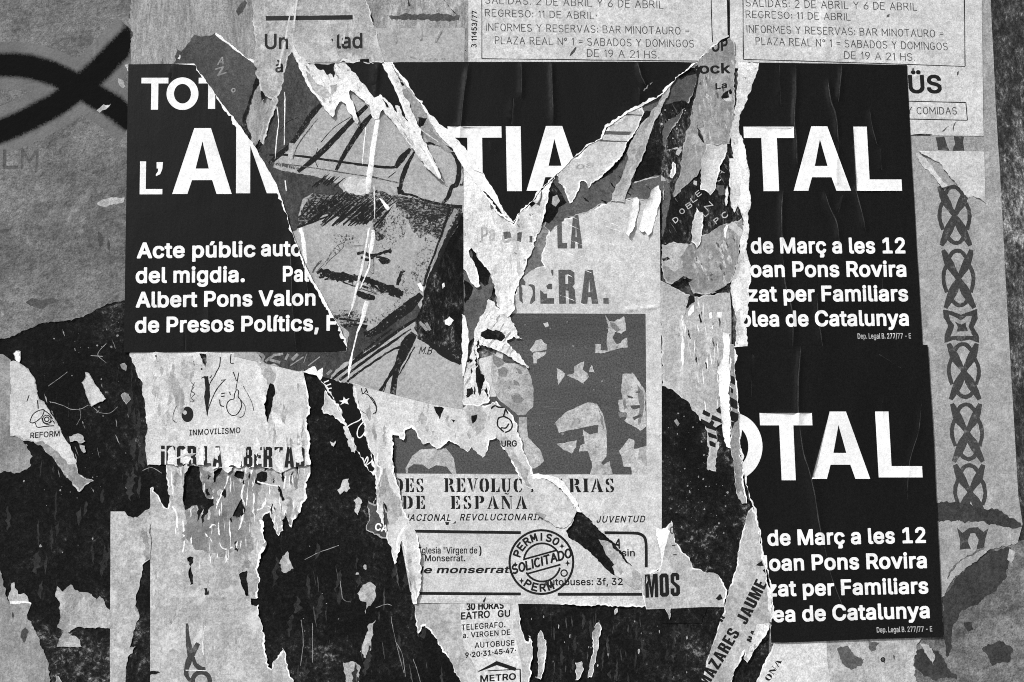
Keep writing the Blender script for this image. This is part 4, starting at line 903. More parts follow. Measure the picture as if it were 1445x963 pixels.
STENCIL = {
    'D': (.8, [[(0, 0), (0, .06), (.07, .08), (.07, .92), (0, .94), (0, 1), (.3, 1), (.3, 0)], [(.37, 0), (.37, .08), (.5, .2), (.52, .5), (.5, .8), (.37, .92), (.37, 1), (.6, .95), (.76, .75), (.78, .5), (.76, .25), (.6, .05)]]),
    'E': (.72, [[(0, 0), (0, .06), (.07, .08), (.07, .92), (0, .94), (0, 1), (.32, 1), (.32, 0)], [(.38, 1), (.68, 1), (.68, .68), (.62, .68), (.52, .9), (.38, .92)], [(.38, 0), (.7, 0), (.7, .34), (.64, .34), (.52, .1), (.38, .08)], [(.38, .46), (.38, .55), (.45, .57), (.47, .68), (.53, .68), (.53, .32), (.47, .32), (.45, .44)]]),
    'S': (.64, [[(.3, 1.02), (.1, .95), (.03, .75), (.08, .6), (.3, .48), (.3, .68), (.2, .78), (.22, .88), (.3, .92)], [(.35, 1.02), (.45, .98), (.52, 1.0), (.55, 1), (.56, .66), (.5, .66), (.44, .84), (.35, .93)], [(.3, -.02), (.2, .02), (.12, 0), (.06, 0), (.04, .36), (.1, .36), (.18, .16), (.3, .07)], [(.35, -.02), (.54, .05), (.62, .25), (.56, .4), (.35, .52), (.35, .3), (.44, .22), (.43, .12), (.35, .08)]]),
    'R': (.82, [[(0, 0), (0, .06), (.07, .08), (.07, .92), (0, .94), (0, 1), (.3, 1), (.3, 0)], [(.36, 1), (.6, .97), (.7, .84), (.7, .66), (.6, .53), (.36, .5), (.36, .57), (.44, .62), (.46, .75), (.44, .87), (.36, .92)], [(.4, .46), (.6, .46), (.7, .2), (.8, .07), (.8, 0), (.56, 0)]]),
    'V': (.8, [[(0, 1), (.34, 1), (.34, .94), (.3, .92), (.42, .36), (.4, 0), (.36, 0), (.07, .92), (0, .94)], [(.46, 0), (.5, .3), (.66, .92), (.56, .94), (.56, 1), (.82, 1), (.82, .94), (.74, .92), (.48, 0)]]),
    'O': (.78, [[(.36, 1.02), (.14, .94), (.02, .7), (.02, .3), (.14, .06), (.36, -.02), (.36, .07), (.28, .2), (.26, .5), (.28, .8), (.36, .93)], [(.42, 1.02), (.64, .94), (.76, .7), (.76, .3), (.64, .06), (.42, -.02), (.42, .07), (.5, .2), (.52, .5), (.5, .8), (.42, .93)]]),
    'L': (.68, [[(0, 0), (0, .06), (.07, .08), (.07, .92), (0, .94), (0, 1), (.38, 1), (.38, .94), (.32, .92), (.32, 0)], [(.38, 0), (.68, 0), (.68, .38), (.62, .38), (.52, .1), (.38, .08)]]),
    'U': (.82, [[(0, 1), (.36, 1), (.36, .94), (.3, .92), (.3, .25), (.36, .1), (.36, -.02), (.16, .05), (.07, .25), (.07, .92), (0, .94)], [(.42, .1), (.56, .2), (.58, .35), (.58, .92), (.5, .94), (.5, 1), (.76, 1), (.76, .94), (.68, .92), (.68, .25), (.6, .05), (.42, -.02)]]),
    'C': (.72, [[(.36, 1.02), (.14, .94), (.02, .7), (.02, .3), (.14, .06), (.36, -.02), (.36, .07), (.28, .2), (.26, .5), (.28, .8), (.36, .93)], [(.42, 1.02), (.52, .98), (.6, 1), (.64, 1), (.66, .62), (.6, .62), (.52, .86), (.42, .93)], [(.42, -.02), (.6, .06), (.68, .28), (.62, .3), (.54, .14), (.42, .07)]]),
    'I': (.4, [[(0, 0), (0, .06), (.07, .08), (.07, .92), (0, .94), (0, 1), (.38, 1), (.38, .94), (.31, .92), (.31, .08), (.38, .06), (.38, 0)]]),
    'N': (.86, [[(0, 1), (.26, 1), (.62, .35), (.62, 0), (.54, 0), (.14, .74), (.14, .08), (.2, .06), (.2, 0), (0, 0), (0, .06), (.06, .08), (.06, .92), (0, .94)], [(.68, 0), (.74, .0), (.74, .92), (.82, .94), (.82, 1), (.6, 1), (.6, .94), (.68, .92)]]),
    'A': (.84, [[(0, 0), (0, .06), (.06, .08), (.34, 1), (.38, 1), (.38, .7), (.16, .08), (.24, .06), (.24, 0)], [(.44, 1), (.48, 1), (.78, .08), (.84, .06), (.84, 0), (.46, 0), (.46, .06), (.53, .08), (.44, .4)], [(.24, .26), (.38, .26), (.38, .34), (.27, .34)]]),
    'P': (.74, [[(0, 0), (0, .06), (.07, .08), (.07, .92), (0, .94), (0, 1), (.3, 1), (.3, 0)], [(.36, 1), (.6, .97), (.72, .84), (.72, .62), (.6, .48), (.36, .44), (.36, .52), (.46, .6), (.48, .74), (.46, .87), (.36, .92)]]),
    'Ñ': (.86, []),
}
STENCIL['Ñ'] = (.86, STENCIL['N'][1] + [[(.2, 1.12), (.3, 1.24), (.5, 1.16), (.62, 1.26), (.56, 1.12), (.42, 1.08), (.3, 1.16)]])


def stencil(s, p0, p1, cap, gap=0.16, space=0.9):
    g = []
    for ch in s:
        if ch == ' ': g.append((space, []))
        elif ch == '_': g.append((.8, []))
        else: g.append((STENCIL[ch][0] + gap, _orient(STENCIL[ch][1])))
    return place(g, p0, p1, cap)


def head(ch, x0, x1, yb, yt, st=None, bar=None):
    """poster headline letters T A L I M O, upright box x0..x1 on the baseline"""
    h = yb - yt; w = x1 - x0; s = slope((x0 + x1) / 2)
    st = (st or 0.235 * h); bar = (bar or 0.18 * h)
    a = st / w; b = bar / h
    if ch == 'T': ls = [[(0, 1), (1, 1), (1, 1 - b), (.5 + a / 2, 1 - b), (.5 + a / 2, 0), (.5 - a / 2, 0), (.5 - a / 2, 1 - b), (0, 1 - b)]]
    elif ch == 'I': ls = [[(0, 0), (0, 1), (1, 1), (1, 0)]]
    elif ch == 'L': ls = [[(0, 0), (0, 1), (a, 1), (a, b), (1, b), (1, 0)]]
    elif ch == 'A': ls = [[(0, 0), (.36, 1), (.64, 1), (1, 0), (.745, 0), (.67, .21), (.33, .21), (.255, 0)], [None, (.389, .385), (.5, .80), (.611, .385)]]
    elif ch == 'M': ls = [[(0, 0), (0, 1), (1.5 * a, 1), (.5, .32), (1 - 1.5 * a, 1), (1, 1), (1, 0), (1 - a, 0), (1 - a, .72), (.5 + .5 * a, 0), (.5 - .5 * a, 0), (a, .72), (a, 0)]]
    elif ch == 'O':
        cx, cy = x0 + w / 2, yb - h / 2
        return [ell(cx, cy, w / 2, h / 2 + 1.5, 56), ell(cx, cy, w / 2 - st, h / 2 + 1.5 - bar * 1.15, 56, rev=True)]
    r = []
    for l in _orient(ls):
        r.append(np.stack([x0 + l[:, 0] * w - s * l[:, 1] * h, yb - l[:, 1] * h], 1))
    return r

# ------------------------------------------------------------------ materials used
M_wall = grime('wall_plaster', 0.018, 0.06, 0.15, 0.06, size=60, scratch=0.3)
M_wallgrey = paper('bare_plaster', 0.115, 0.5, 0.55, stain=0.75, fleck=0.7, light=0.35, bs=1.0, bdist=0.003)
M_old = paper('old_grey_paper', 0.115, 0.42, 0.5, stain=0.6, fleck=0.3, light=0.22, bs=1.1, bdist=0.0026, blot=44)
M_oldpale = paper('pale_old_paper', 0.21, 0.34, 0.5, stain=0.35, light=0.35, streak=0.2, sx=0.5, sz=2.2, bs=0.8)
M_oldfib = paper('fibrous_grey_paper', 0.22, 0.35, 0.5, stain=0.5, fleck=0.4, light=0.35, sx=0.6, sz=1.8, bs=0.9, bdist=0.002)
M_dark = grime('black_poster_remains', 0.005, 0.016, 0.09, -0.015)
M_dark2 = grime('black_paper_scratched', 0.006, 0.022, 0.12, 0.02, sx=0.6, sz=1.6, size=22, o=4)
M_carbon = grime('stippled_dark_print', 0.005, 0.014, 0.10, 0.0, size=12, o=9, scratch=0.25)
M_darkgrey = paper('dark_grey_paper', 0.055, 0.35, 0.5, light=0.12, stain=0.3)
M_slate = paper('slate_print', 0.075, 0.3, 0.5, light=0.08, stain=0.3)
M_grey = paper('mid_grey_paper', 0.20, 0.28, 0.4, stain=0.3, light=0.3, fleck=0.25, streak=0.3, bs=0.7)
M_ash = paper('ash_grey_paper', 0.30, 0.25, 0.4, stain=0.35, light=0.35, fleck=0.3, streak=0.25, bs=0.8, bdist=0.0016)
M_light = paper('light_grey_paper', 0.33, 0.24, 0.38, stain=0.3, light=0.3, fleck=0.25, streak=0.14, bs=0.7)
M_news = paper('newsprint', 0.42, 0.16, 0.34, stain=0.14, fleck=0.10, light=0.12, bs=0.6)
M_form = paper('flyer_paper', 0.46, 0.16, 0.34, stain=0.18, fleck=0.25, bs=0.55)
M_white = paper('torn_white_core', 0.66, 0.14, 0.26, stain=0.08, bs=0.9, bdist=0.0014)
M_ornpaper = paper('ornament_paper', 0.245, 0.22, 0.42, stain=0.2, light=0.2, bs=0.8)
M_gap = paper('old_paper_in_the_gap', 0.13, 0.35, 0.5, stain=0.5, light=0.5, fleck=0.4)
M_faint = paper('sooty_paper', 0.019, 0.5, 0.6, light=0.35, fleck=0.3, streak=0.3)
M_damp = paper('damp_stain', 0.030, 0.45, 0.55, light=0.25, fleck=0.4, bs=0.9)
M_whitish = paper('scuffed_white_paper', 0.56, 0.24, 0.36, stain=0.4, fleck=0.6, streak=0.2, bs=0.9, bdist=0.0016)
M_letter = paper('unprinted_lettering', 0.64, 0.10, 0.16, stain=0.12, bs=0.35)
M_black = ink('black_poster_ink', 0.0050, 0.05, 0.05, spec=0.15, rough=0.34, bs=0.4, sx=0.5, sz=2.0)
M_ink = ink('black_print', 0.009, 0.35, 0.26, spec=0.15, edge=(0.68, 0.78))
M_inkthin = ink('thin_black_print', 0.05, 0.7, 0.34, edge=(0.56, 0.70))
M_inkgrey = ink('grey_print', 0.07, 0.5, 0.3, edge=(0.6, 0.72))
M_halft = ink('grey_halftone_ink', 0.058, 0.5, 0.17, edge=(0.60, 0.74), sx=5.0, sz=0.35, grain=0.5)
M_orn = ink('ornament_ink', 0.036, 0.65, 0.2, edge=(0.58, 0.72))
M_faceg = paper('drawing_paper_grey', 0.285, 0.16, 0.34, light=0.05, stain=0.08, bs=0.45)
M_char = charcoal('charcoal', 0.010, 0.20, 0.655)
M_charlt = charcoal('thin_charcoal', 0.05, 0.26, 0.60)
M_hatch = charcoal('charcoal_hatching', 0.016, 0.22, 0.575, sx=1.6, sz=0.8)
M_stip = charcoal('charcoal_stipple', 0.016, 0.27, 0.545, width=0.09)
M_chargrey = paper('drawing_shade', 0.040, 0.5, 0.6, light=0.1, sx=0.6, sz=1.6)
M_coat = grime('drawn_coat_black', 0.005, 0.018, 0.12, 0.0, size=14, o=13, sx=0.7, sz=1.4)
M_fold = paper('rubbed_fold', 0.62, 0.2, 0.4)
M_stipl = charcoal('light_charcoal_stipple', 0.03, 0.285, 0.485, width=0.08)
M_figure = paper('printed_figure_tone', 0.33, 0.25, 0.45, stain=0.45, fleck=0.5, light=0.2)
M_shade = ink('printed_mid_tone', 0.15, 0.5, 0.3, edge=(0.55, 0.72), spec=0.12)
M_spray = spray('black_spray_paint', 0.115)
M_crease_sheen = paper('painted_crease_sheen', 0.032, 0.5, 0.6)  # paler grey standing in for the sheen on the black posters' creases


def flecks(region, n, s0, s1, seed, tall=1.0):
    rr = random.Random(seed); q = np.array(region, float)
    x0, y0 = q.min(0); x1, y1 = q.max(0); out = []
    while len(out) < n:
        x, y = rr.uniform(x0, x1), rr.uniform(y0, y1)
        if not inside(np.array([x]), np.array([y]), [q])[0]: continue
        s = s0 + (s1 - s0) * rr.random() ** 3; k = rr.randint(5, 8)
        a0 = rr.random() * 6.28
        l = np.array([(x + s * rr.uniform(.35, 1) * math.cos(a0 + 6.283 * i / k), y + tall * s * rr.uniform(.35, 1) * math.sin(a0 + 6.283 * i / k)) for i in range(k)])
        out.append(l if area(l) > 0 else l[::-1].copy())
    return out


def shreds(region, n, w, h, seed, lean=0.0):
    """upright ragged shreds of peeled paper"""
    rr = random.Random(seed); q = np.array(region, float)
    x0, y0 = q.min(0); x1, y1 = q.max(0); out = []; guard = 0
    while len(out) < n and guard < n * 60:
        guard += 1
        x, y = rr.uniform(x0, x1), rr.uniform(y0, y1)
        if not inside(np.array([x]), np.array([y]), [q])[0]: continue
        hh = h * rr.uniform(.35, 1.2); ww = w * rr.uniform(.3, 1.2); k = max(5, int(hh / 3.5)); s = rr.uniform(-.12, .12) + lean
        a, b = [], []
        for i in range(k + 1):
            t = i / k; pr = (math.sin(math.pi * min(1, t * rr.uniform(.9, 1.05)) ** rr.uniform(.5, 1.6)) + .05)
            yy = y + (t - .5) * hh; c = x + (t - .5) * hh * s + rr.uniform(-.25, .25) * ww
            a.append((c - ww * .5 * pr * rr.uniform(.4, 1.3), yy)); b.append((c + ww * .5 * pr * rr.uniform(.4, 1.3), yy + rr.uniform(-1, 1)))
        l = np.array(a + b[::-1]); out.append(l if area(l) > 0 else l[::-1].copy())
    return out


def hatch(p, q, n, length, ang, w, seed, jitter=3.0):
    """n roughly parallel strokes whose starts run from p to q"""
    rr = random.Random(seed); r = []
    for i in range(n):
        t = (i + rr.random() * .6) / n
        x, y = p[0] + (q[0] - p[0]) * t + rr.uniform(-jitter, jitter), p[1] + (q[1] - p[1]) * t + rr.uniform(-jitter, jitter)
        a = math.radians(ang + rr.uniform(-6, 6)); l = length * rr.uniform(.6, 1.1)
        r += rib([(x, y, w * rr.uniform(.5, 1.0)), (x + .5 * l * math.cos(a), y - .5 * l * math.sin(a), w * rr.uniform(.8, 1.3)), (x + l * math.cos(a), y - l * math.sin(a), .4)], rough=.35)
    return r


# ------------------------------------------------------------------ ground and wall
def plain_box(name, mat, a, b):
    me = bpy.data.meshes.new(name)
    (x0, y0, z0), (x1, y1, z1) = a, b
    me.from_pydata([(x, y, z) for x in (x0, x1) for y in (y0, y1) for z in (z0, z1)], [],
                   [(0, 1, 3, 2), (4, 6, 7, 5), (0, 4, 5, 1), (2, 3, 7, 6), (0, 2, 6, 4), (1, 5, 7, 3)])
    me.materials.append(mat); o = bpy.data.objects.new(name, me); C.objects.link(o); return o


pv = plain_box('pavement', paper('pavement_concrete', 0.22, 0.3, 0.3), (-12, -14, -0.2), (12, 0.0, 0.0))
pv['kind'] = 'structure'
wb = plain_box('wall', M_wallgrey, (-5, 0.012, 0.0), (5, 0.40, 3.6))
wb['label'] = 'rough grey plastered street wall carrying all the torn posters'; wb['category'] = 'wall'
# the plaster skin of the wall that the posters stick to
gx, gy = np.meshgrid(np.linspace(-420, 1900, 233), np.linspace(-420, 1400, 183))
gz = 0.9 * relief(gx, gy) - 1.6 + 0.5 * vn(gx / 9, gy / 9, 41) + 0.6 * vn(gx / 24, gy / 24, 42)
gp = P(gx, gy, gz).reshape(-1, 3)
n_ = gx.shape[1]
i_ = (np.arange(gx.shape[0] - 1)[:, None] * n_ + np.arange(n_ - 1)[None]).ravel()
sk_ = bpy.data.meshes.new('plaster_skin')
sk_.from_pydata(gp.tolist(), [], np.stack([i_, i_ + n_, i_ + n_ + 1, i_ + 1], 1).tolist()); sk_.materials.append(M_wall); sk_.shade_smooth()
so = bpy.data.objects.new('plaster_skin', sk_); C.objects.link(so); so.parent = wb

# ------------------------------------------------------------------ lowest layers
spr1 = [(-60, 92), (-8, 92), (30, 93), (60, 99), (90, 111), (115, 124), (140, 139), (165, 155), (190, 175)]
spr2 = [(-60, 203), (-8, 188), (35, 171), (75, 150), (105, 129), (135, 104), (158, 80), (176, 62), (190, 46)]
spr = [spline(spr1, 8), spline(spr2, 8)]


def spray_cover(x, y):
    d = np.full(len(x), 1e9)
    for s in spr:
        for q in s: d = np.minimum(d, np.hypot(x - q[0], y - q[1]))
    fade = np.clip((192 - x) / 14, 0, 1)
    return np.clip(1.0 - (d / 22.0) ** 1.8, 0, 1) * 1.5 * fade


SP = rib([(p[0], p[1], 66) for p in spr1]) + rib([(p[0], p[1], 66) for p in spr2])
S('paper_layer', 'old grey paper layer crossed by black spray paint strokes, at the upper left', 'paper layer', 0.6,
  ['c', (-70, -70), (230, -70), 't', (228, 60), (232, 110), (240, 300), (235, 420), (182, 424), (160, 427), (140, 434), (120, 447), (101, 452), (60, 456), (30, 468), (8, 478), 'c', (-70, 490)], M_old,
  [('spray_paint', SP, M_spray), ('paler_patch', polys([(136, 156), (146, 148), (157, 147), (152, 153), (140, 160)], [(166, 108), (173, 112), (177, 122), (172, 125), (168, 118)], [(176, 90), (182, 90), (182, 104), (178, 100)], [(140, 283), (160, 279), (176, 279), (172, 288), (150, 291), (138, 289)], amp=1.6), M_light),
   ('faded_letters', pen('L', (6, 237), (24, 236), 24, 5, fit=True) + pen('M', (31, 237), (52, 235), 25, 4.0), M_slate),
   ('dark_tear', polys([(36, 426), (45, 421), (60, 424), (72, 421), (84, 424), (68, 430), (60, 436), (48, 434), (42, 432)], [(138, 325), (144, 330), (146, 345), (141, 350), (139, 340)], [(152, 328), (155, 345), (154, 360), (152, 345)], [(0, 325), (14, 322), (20, 318), (10, 328), (0, 329)], amp=1.0), M_darkgrey)],
  curl=0.9, ridges=[([(135, -20), (135, 60), (136, 90)], 3, 0.7), ([(125, 245), (150, 238), (160, 250), (165, 275)], 3, 0.6), ([(150, 428), (172, 412), (180, 410)], 2, .5)], attr=spray_cover, step=6)

S('paper_layer', 'pale streaky paper layer between the spray paint and the bold heading, at the top', 'paper layer', 0.9,
  ['c', (186, -70), (470, -70), (470, 110), 't', (380, 190), (345, 215), (300, 160), 'c', (280, 110), (186, 110), 't', (184, 62), (190, 48), (182, 30), (186, 0)], M_oldpale,
  [('dark_scuff', polys([(333, 16), (340, 4), (346, 0), (349, 4), (342, 16), (337, 22)], [(250, 70), (262, 78), (250, 86), (246, 80)], [(180, 14), (184, 20), (182, 28)], amp=1.0), M_darkgrey)],
  amp=2.6, curl=0.8, ridges=[([(193, 50), (205, 62), (212, 78), (216, 92)], 2.0, 0.8), ([(223, 40), (225, 92)], 2.2, 0.7), ([(280, 15), (281, 50)], 3, .6)], step=6)

S('paper_scrap', 'dark grey paper scrap with faint chalky letters right of the white word TOT', 'paper scrap', 1.25,
  [(246, 92), (256, 72), (275, 50), (283, 53), (290, 51), (297, 51), (305, 46), (318, 56), (331, 66), (346, 78), (361, 88), (372, 97), (376, 110), (366, 118), (360, 130), (353, 148), (346, 168), (360, 210), (340, 210), (300, 140), (270, 96)], M_darkgrey,
  [('chalky_letters', text('A', (306, 92), (316, 91), 11, 'R', up=(0.25, -1)) + text('Z', (306, 108), (321, 103), 11, 'R') + text('o', (326, 131), (333, 130), 8, 'R'), M_grey),
   ('black_stain', polys([(372, 97), (361, 110), (356, 128), (345, 160), (338, 185), (350, 205), (362, 205), (364, 150), (372, 118)], amp=1.2), M_dark),
   ('pale_rim', polys([(305, 45), (318, 55), (332, 65), (346, 77), (361, 87), (362, 92), (346, 82), (331, 70), (317, 60), (304, 49)], [(250, 77), (254, 78), (254, 84), (250, 83)], amp=.8), M_white)],
  curl=0.6, step=6)

S('paper_layer', 'blackened remains of old posters filling the lower left corner', 'paper layer', 0.5,
  [(-70, 494), (6, 481), (60, 458), (101, 455), (140, 438), (182, 426), (240, 430), (255, 700), (250, 1040), 'c', (-70, 1040)], M_dark,
  [('paper_residue', flecks([(0, 640), (150, 560), (210, 600), (205, 720), (150, 800), (60, 830), (0, 760)], 14, .8, 4, 5) + flecks([(100, 480), (180, 450), (190, 560), (130, 600)], 10, .7, 4, 6), M_grey),
   ('paper_shreds', shreds([(0, 690), (150, 560), (205, 560), (205, 720), (150, 830), (0, 840)], 26, 8, 30, 151) + shreds([(176, 500), (212, 520), (214, 690), (180, 690)], 14, 8, 44, 152), M_faint), ('paper_fibres', shreds([(60, 470), (178, 450), (190, 700), (60, 700)], 24, 1.6, 12, 153, .3) + flecks([(60, 480), (178, 440), (190, 700), (60, 720)], 40, .5, 1.8, 154), M_grey),
   ('crack_lines', ribs([(70, 567), (88, 572), (101, 578), (115, 577), (127, 572), (140, 582), (155, 583), (166, 574)], [(68, 545), (82, 535), (95, 525)], [(108, 600), (114, 588), (112, 576)], [(150, 485), (138, 500), (150, 512)], [(128, 502), (145, 503)], [(200, 665), (214, 660), (228, 668)], w=.7, rough=.3), M_grey)],
  amp=2.4, step=7)

S('paper_layer', 'blackened old poster remains showing through in the lower middle', 'paper layer', 0.45,
  ['c', (230, 520), (620, 530), (1110, 600), (1130, 1040), (230, 1040)], M_dark,
  [('paper_residue', flecks([(400, 700), (570, 700), (580, 860), (420, 900)], 14, .8, 5.5, 15) + flecks([(735, 870), (1000, 870), (980, 960), (740, 960)], 20, .6, 3.0, 16, 2.6)
    + polys([(394, 795), (401, 783), (406, 778), (410, 790), (414, 802), (404, 808), (397, 806)], [(505, 835), (512, 826), (522, 822), (530, 828), (531, 842), (524, 852), (514, 866), (517, 850), (508, 848)], [(484, 936), (500, 934), (508, 942), (506, 963), (492, 975), (487, 950)], [(510, 920), (513, 905), (521, 880), (530, 875), (526, 890), (523, 915), (515, 930)], [(526, 568 + 140), (531, 702), (528, 715)], amp=1.6), M_ash),
   ('paper_shreds', shreds([(380, 790), (560, 720), (640, 963), (420, 963)], 24, 9, 40, 141, -.12) + shreds([(740, 865), (1010, 865), (980, 963), (740, 963)], 30, 5, 30, 142), M_faint), ('paper_fibres', shreds([(430, 800), (560, 800), (620, 963), (440, 963)], 14, 2, 30, 143, .1) + shreds([(740, 880), (1000, 870), (980, 963), (740, 963)], 22, 1.8, 18, 144), M_darkgrey),
   ('scratch_lines', ribs([(430, 790), (450, 780), (478, 770)], [(441, 880), (441, 935)], [(425, 875), (428, 905), (424, 940)], [(480, 820), (484, 845), (495, 850)], [(552, 870), (556, 895), (570, 950)], [(558, 905), (568, 925), (572, 955)], [(583, 930), (590, 950), (596, 975)], [(530, 858), (545, 853), (553, 855)], w=.8, rough=.4), M_grey)],
  torn=False, step=8)

# right hand edge of the wall
S('paper_layer', 'stained grey plaster layer bulging out at the lower right corner', 'paper layer', 0.5,
  [(1085, 890), (1240, 880), (1320, 860), (1345, 800), (1375, 775), (1400, 770), (1425, 768), (1445, 760), 'c', (1520, 740), (1520, 1040), (1085, 1040)], M_wallgrey,
  [('dark_stain', polys([(1330, 842), (1346, 822), (1358, 807), (1376, 790), (1391, 778), (1408, 777), (1426, 773), (1424, 795), (1416, 820), (1404, 835), (1384, 850), (1356, 865), (1344, 887), (1344, 912), (1336, 930), (1331, 897)],
                         [(1290, 915), (1312, 912), (1330, 925), (1340, 945), (1350, 957), (1330, 960), (1305, 955), (1290, 940)], [(1181, 915), (1195, 910), (1215, 925), (1222, 935), (1200, 945), (1184, 935)], [(1385, 915), (1410, 905), (1430, 915), (1425, 935), (1400, 940)], [(1360, 880), (1372, 878), (1374, 890), (1364, 893)], amp=2.6), M_damp),
   ('pale_scuff', polys([(1296, 905), (1310, 912), (1320, 925), (1316, 940), (1311, 930), (1304, 918)], [(1238, 921), (1243, 925), (1238, 935), (1228, 940), (1233, 930)], [(1424, 775), (1432, 780), (1428, 797), (1422, 790)], amp=1.4), M_ash)],
  amp=2.6, curl=0.9, step=6)

S('paper_layer', 'dark grimy strip of wall paper along the right edge, beyond the ornament', 'paper layer', 0.5,
  ['c', (1370, -70), (1520, -70), (1520, 745), 't', (1445, 765), (1430, 770), (1400, 700)], grime('grimy_edge', 0.014, 0.045, 0.12, 0.03, sx=0.8, sz=1.5, size=20, o=21, scratch=0.3), [], amp=2.0, step=9)

# ------------------------------------------------------------------ ornament poster on the right
def orn_unit(cx, y0, y1, lean=3.0):
    k = (y1 - y0) / 88.0
    f = lambda u, v: (cx + u + lean * (v / 88.0 - .5), y0 + v * k)
    r = []
    r += rib([f(-20, 1) + (6,), f(-12, 22) + (12.5,), f(-1, 42) + (7,), f(9, 62) + (13,), f(21, 87) + (6,)], rough=.4)
    r += rib([f(20, 1) + (6,), f(12, 22) + (12.5,), f(1, 42) + (7,), f(-8, 62) + (13,), f(-20, 87) + (6,)], rough=.4)
    r += rib([f(-15, 22), f(-20, 34), f(-21, 48), f(-17, 64)], 5.6, .45)
    r += rib([f(15, 22), f(20, 34), f(21, 48), f(17, 64)], 5.6, .45)
    r += rib([f(-13, 14), f(-7, 5), f(0, 2), f(7, 5), f(13, 14)], 5.8, .45)
    r += rib([f(-12, 72), f(-6, 80), f(1, 83), f(8, 80), f(13, 72)], 5.8, .45)
    return r


star = [(1331, 437), (1345, 440), (1356, 445), (1368, 440), (1379, 436), (1380, 450), (1374, 462), (1381, 474), (1382, 484), (1368, 480), (1357, 482), (1345, 480), (1333, 484), (1333, 472), (1338, 460), (1331, 448)]
star_in = [(1339, 444), (1348, 448), (1356, 453), (1364, 447), (1371, 446), (1369, 456), (1367, 461), (1370, 470), (1373, 474), (1362, 474), (1357, 475), (1350, 474), (1341, 475), (1345, 467), (1347, 459), (1341, 452)]
star_c = [(1347, 453), (1352, 456), (1357, 458), (1363, 455), (1363, 461), (1366, 467), (1358, 468), (1350, 468), (1352, 462)]
ORN = orn_unit(1347, 262, 348) + orn_unit(1352.5, 352, 436) + poly(star, .5) + [q[::-1] for q in poly(star_in, .5)] + poly(star_c, .3) + orn_unit(1360, 484, 565) + orn_unit(1364.5, 569, 653) + orn_unit(1369, 655, 735)
ORN += polys([(1350, 745), (1358, 752), (1368, 745), (1380, 744), (1388, 751), (1395, 746), (1391, 760), (1388, 776), (1378, 775), (1381, 762), (1376, 752), (1369, 753), (1366, 764), (1370, 775), (1354, 776), (1355, 762)], amp=.5)
S('ornament_poster', 'pale poster strip printed with a tall column of dark interlaced ornament', 'poster', 0.95,
  ['c', (1240, -70), (1394, -70), (1398, 0), (1405, 150), (1411, 240), (1424, 481), (1437, 700), (1443, 740), 't', (1436, 766), (1425, 770), (1396, 776), (1372, 795), (1346, 815), (1328, 845), (1300, 850), 'c', (1240, 500)], M_ornpaper,
  [('ornament', ORN, M_orn),
   ('grey_brush_mark', polys([(1318, 707), (1360, 711), (1416, 721), (1428, 731), (1442, 743), (1434, 746), (1410, 742), (1380, 735), (1345, 737), (1318, 733)], amp=2.6), M_damp),
   ('ornament_feet', polys([(1320, 194), (1332, 193), (1336, 203), (1340, 213), (1323, 212), (1322, 203)], [(1346, 193), (1360, 193), (1359, 203), (1361, 213), (1344, 213), (1348, 203)], amp=.5), M_orn)],
  amp=2.0, curl=0.8, curl_r=7, ridges=[([(1316, 480), (1322, 520), (1318, 560)], 4, 0.9), ([(1325, 490), (1330, 520), (1326, 550)], 3, 0.7), ([(1308, 455), (1316, 480)], 3, 0.8)], step=6)
S('paper_scrap', 'pale triangular paper scrap lying over the top of the ornament column', 'paper scrap', 1.4,
  ['c', (1296, 213), (1389, 214), (1391, 287), 't', (1383, 280), (1374, 277), (1366, 281), (1354, 266), (1340, 246), (1326, 232), (1310, 222)], M_news,
  [('dark_gash', polys([(1325, 237), (1333, 243), (1340, 252), (1352, 262), (1340, 262), (1332, 254)], amp=.8), M_dark)], curl=1.4, curl_r=6, lift=[(1345, 252, 16, 1.2)], step=5)
S('paper_scrap', 'narrow white curl of paper hanging left of the top ornament', 'paper scrap', 1.5,
  [(1291, 214), (1306, 222), (1316, 234), (1326, 250), (1338, 262), (1330, 264), (1322, 256), (1312, 244), (1300, 232)], M_news, [], curl=1.6, curl_r=6, step=4)
print('layers done', len(bpy.data.objects))

# ------------------------------------------------------------------ lower left: grey sheets and small scraps on the black
S('paper_layer', 'grey paper layer with a ragged blunt top at the bottom left corner', 'paper layer', 0.9,
  ['c', (-70, 800), 't', (0, 805), (8, 838), (14, 853), 'c', (44, 853), 't', (38, 868), (44, 880), (48, 892), (55, 900), (58, 910), (68, 932), (71, 965), 'c', (71, 1040), (-70, 1040)], M_grey,
  [('dark_stain', polys([(30, 890), (36, 884), (40, 892), (38, 903), (33, 910), (29, 900)], [(17, 864), (20, 868), (18, 874)], amp=1.4), M_darkgrey)], amp=2.2, curl=.6, step=7)
S('paper_scrap', 'small grey paper scrap with a straight white lower edge at the far left', 'paper scrap', 1.2,
  [(14, 851), (12, 840), (16, 828), (20, 822), (23, 832), (26, 840), (33, 838), (39, 842), (44, 851), 'c', (44, 853), (14, 853)], M_ash, [('torn_edge', polys([(14, 849), (30, 848), (44, 850), (44, 853), (14, 853)]), M_white)], step=4, amp=1.8)
S('paper_layer', 'flat grey sheet at the left edge behind the cartoon scrap', 'paper layer', 0.8,
  ['c', (-70, 498), (4, 500), 't', (15, 508), (16, 560), (24, 600), (38, 630), (45, 644), (45, 658), (28, 668), (10, 665), (0, 668), 'c', (-70, 670)], M_grey, [], amp=2.2, curl=.5, step=7)
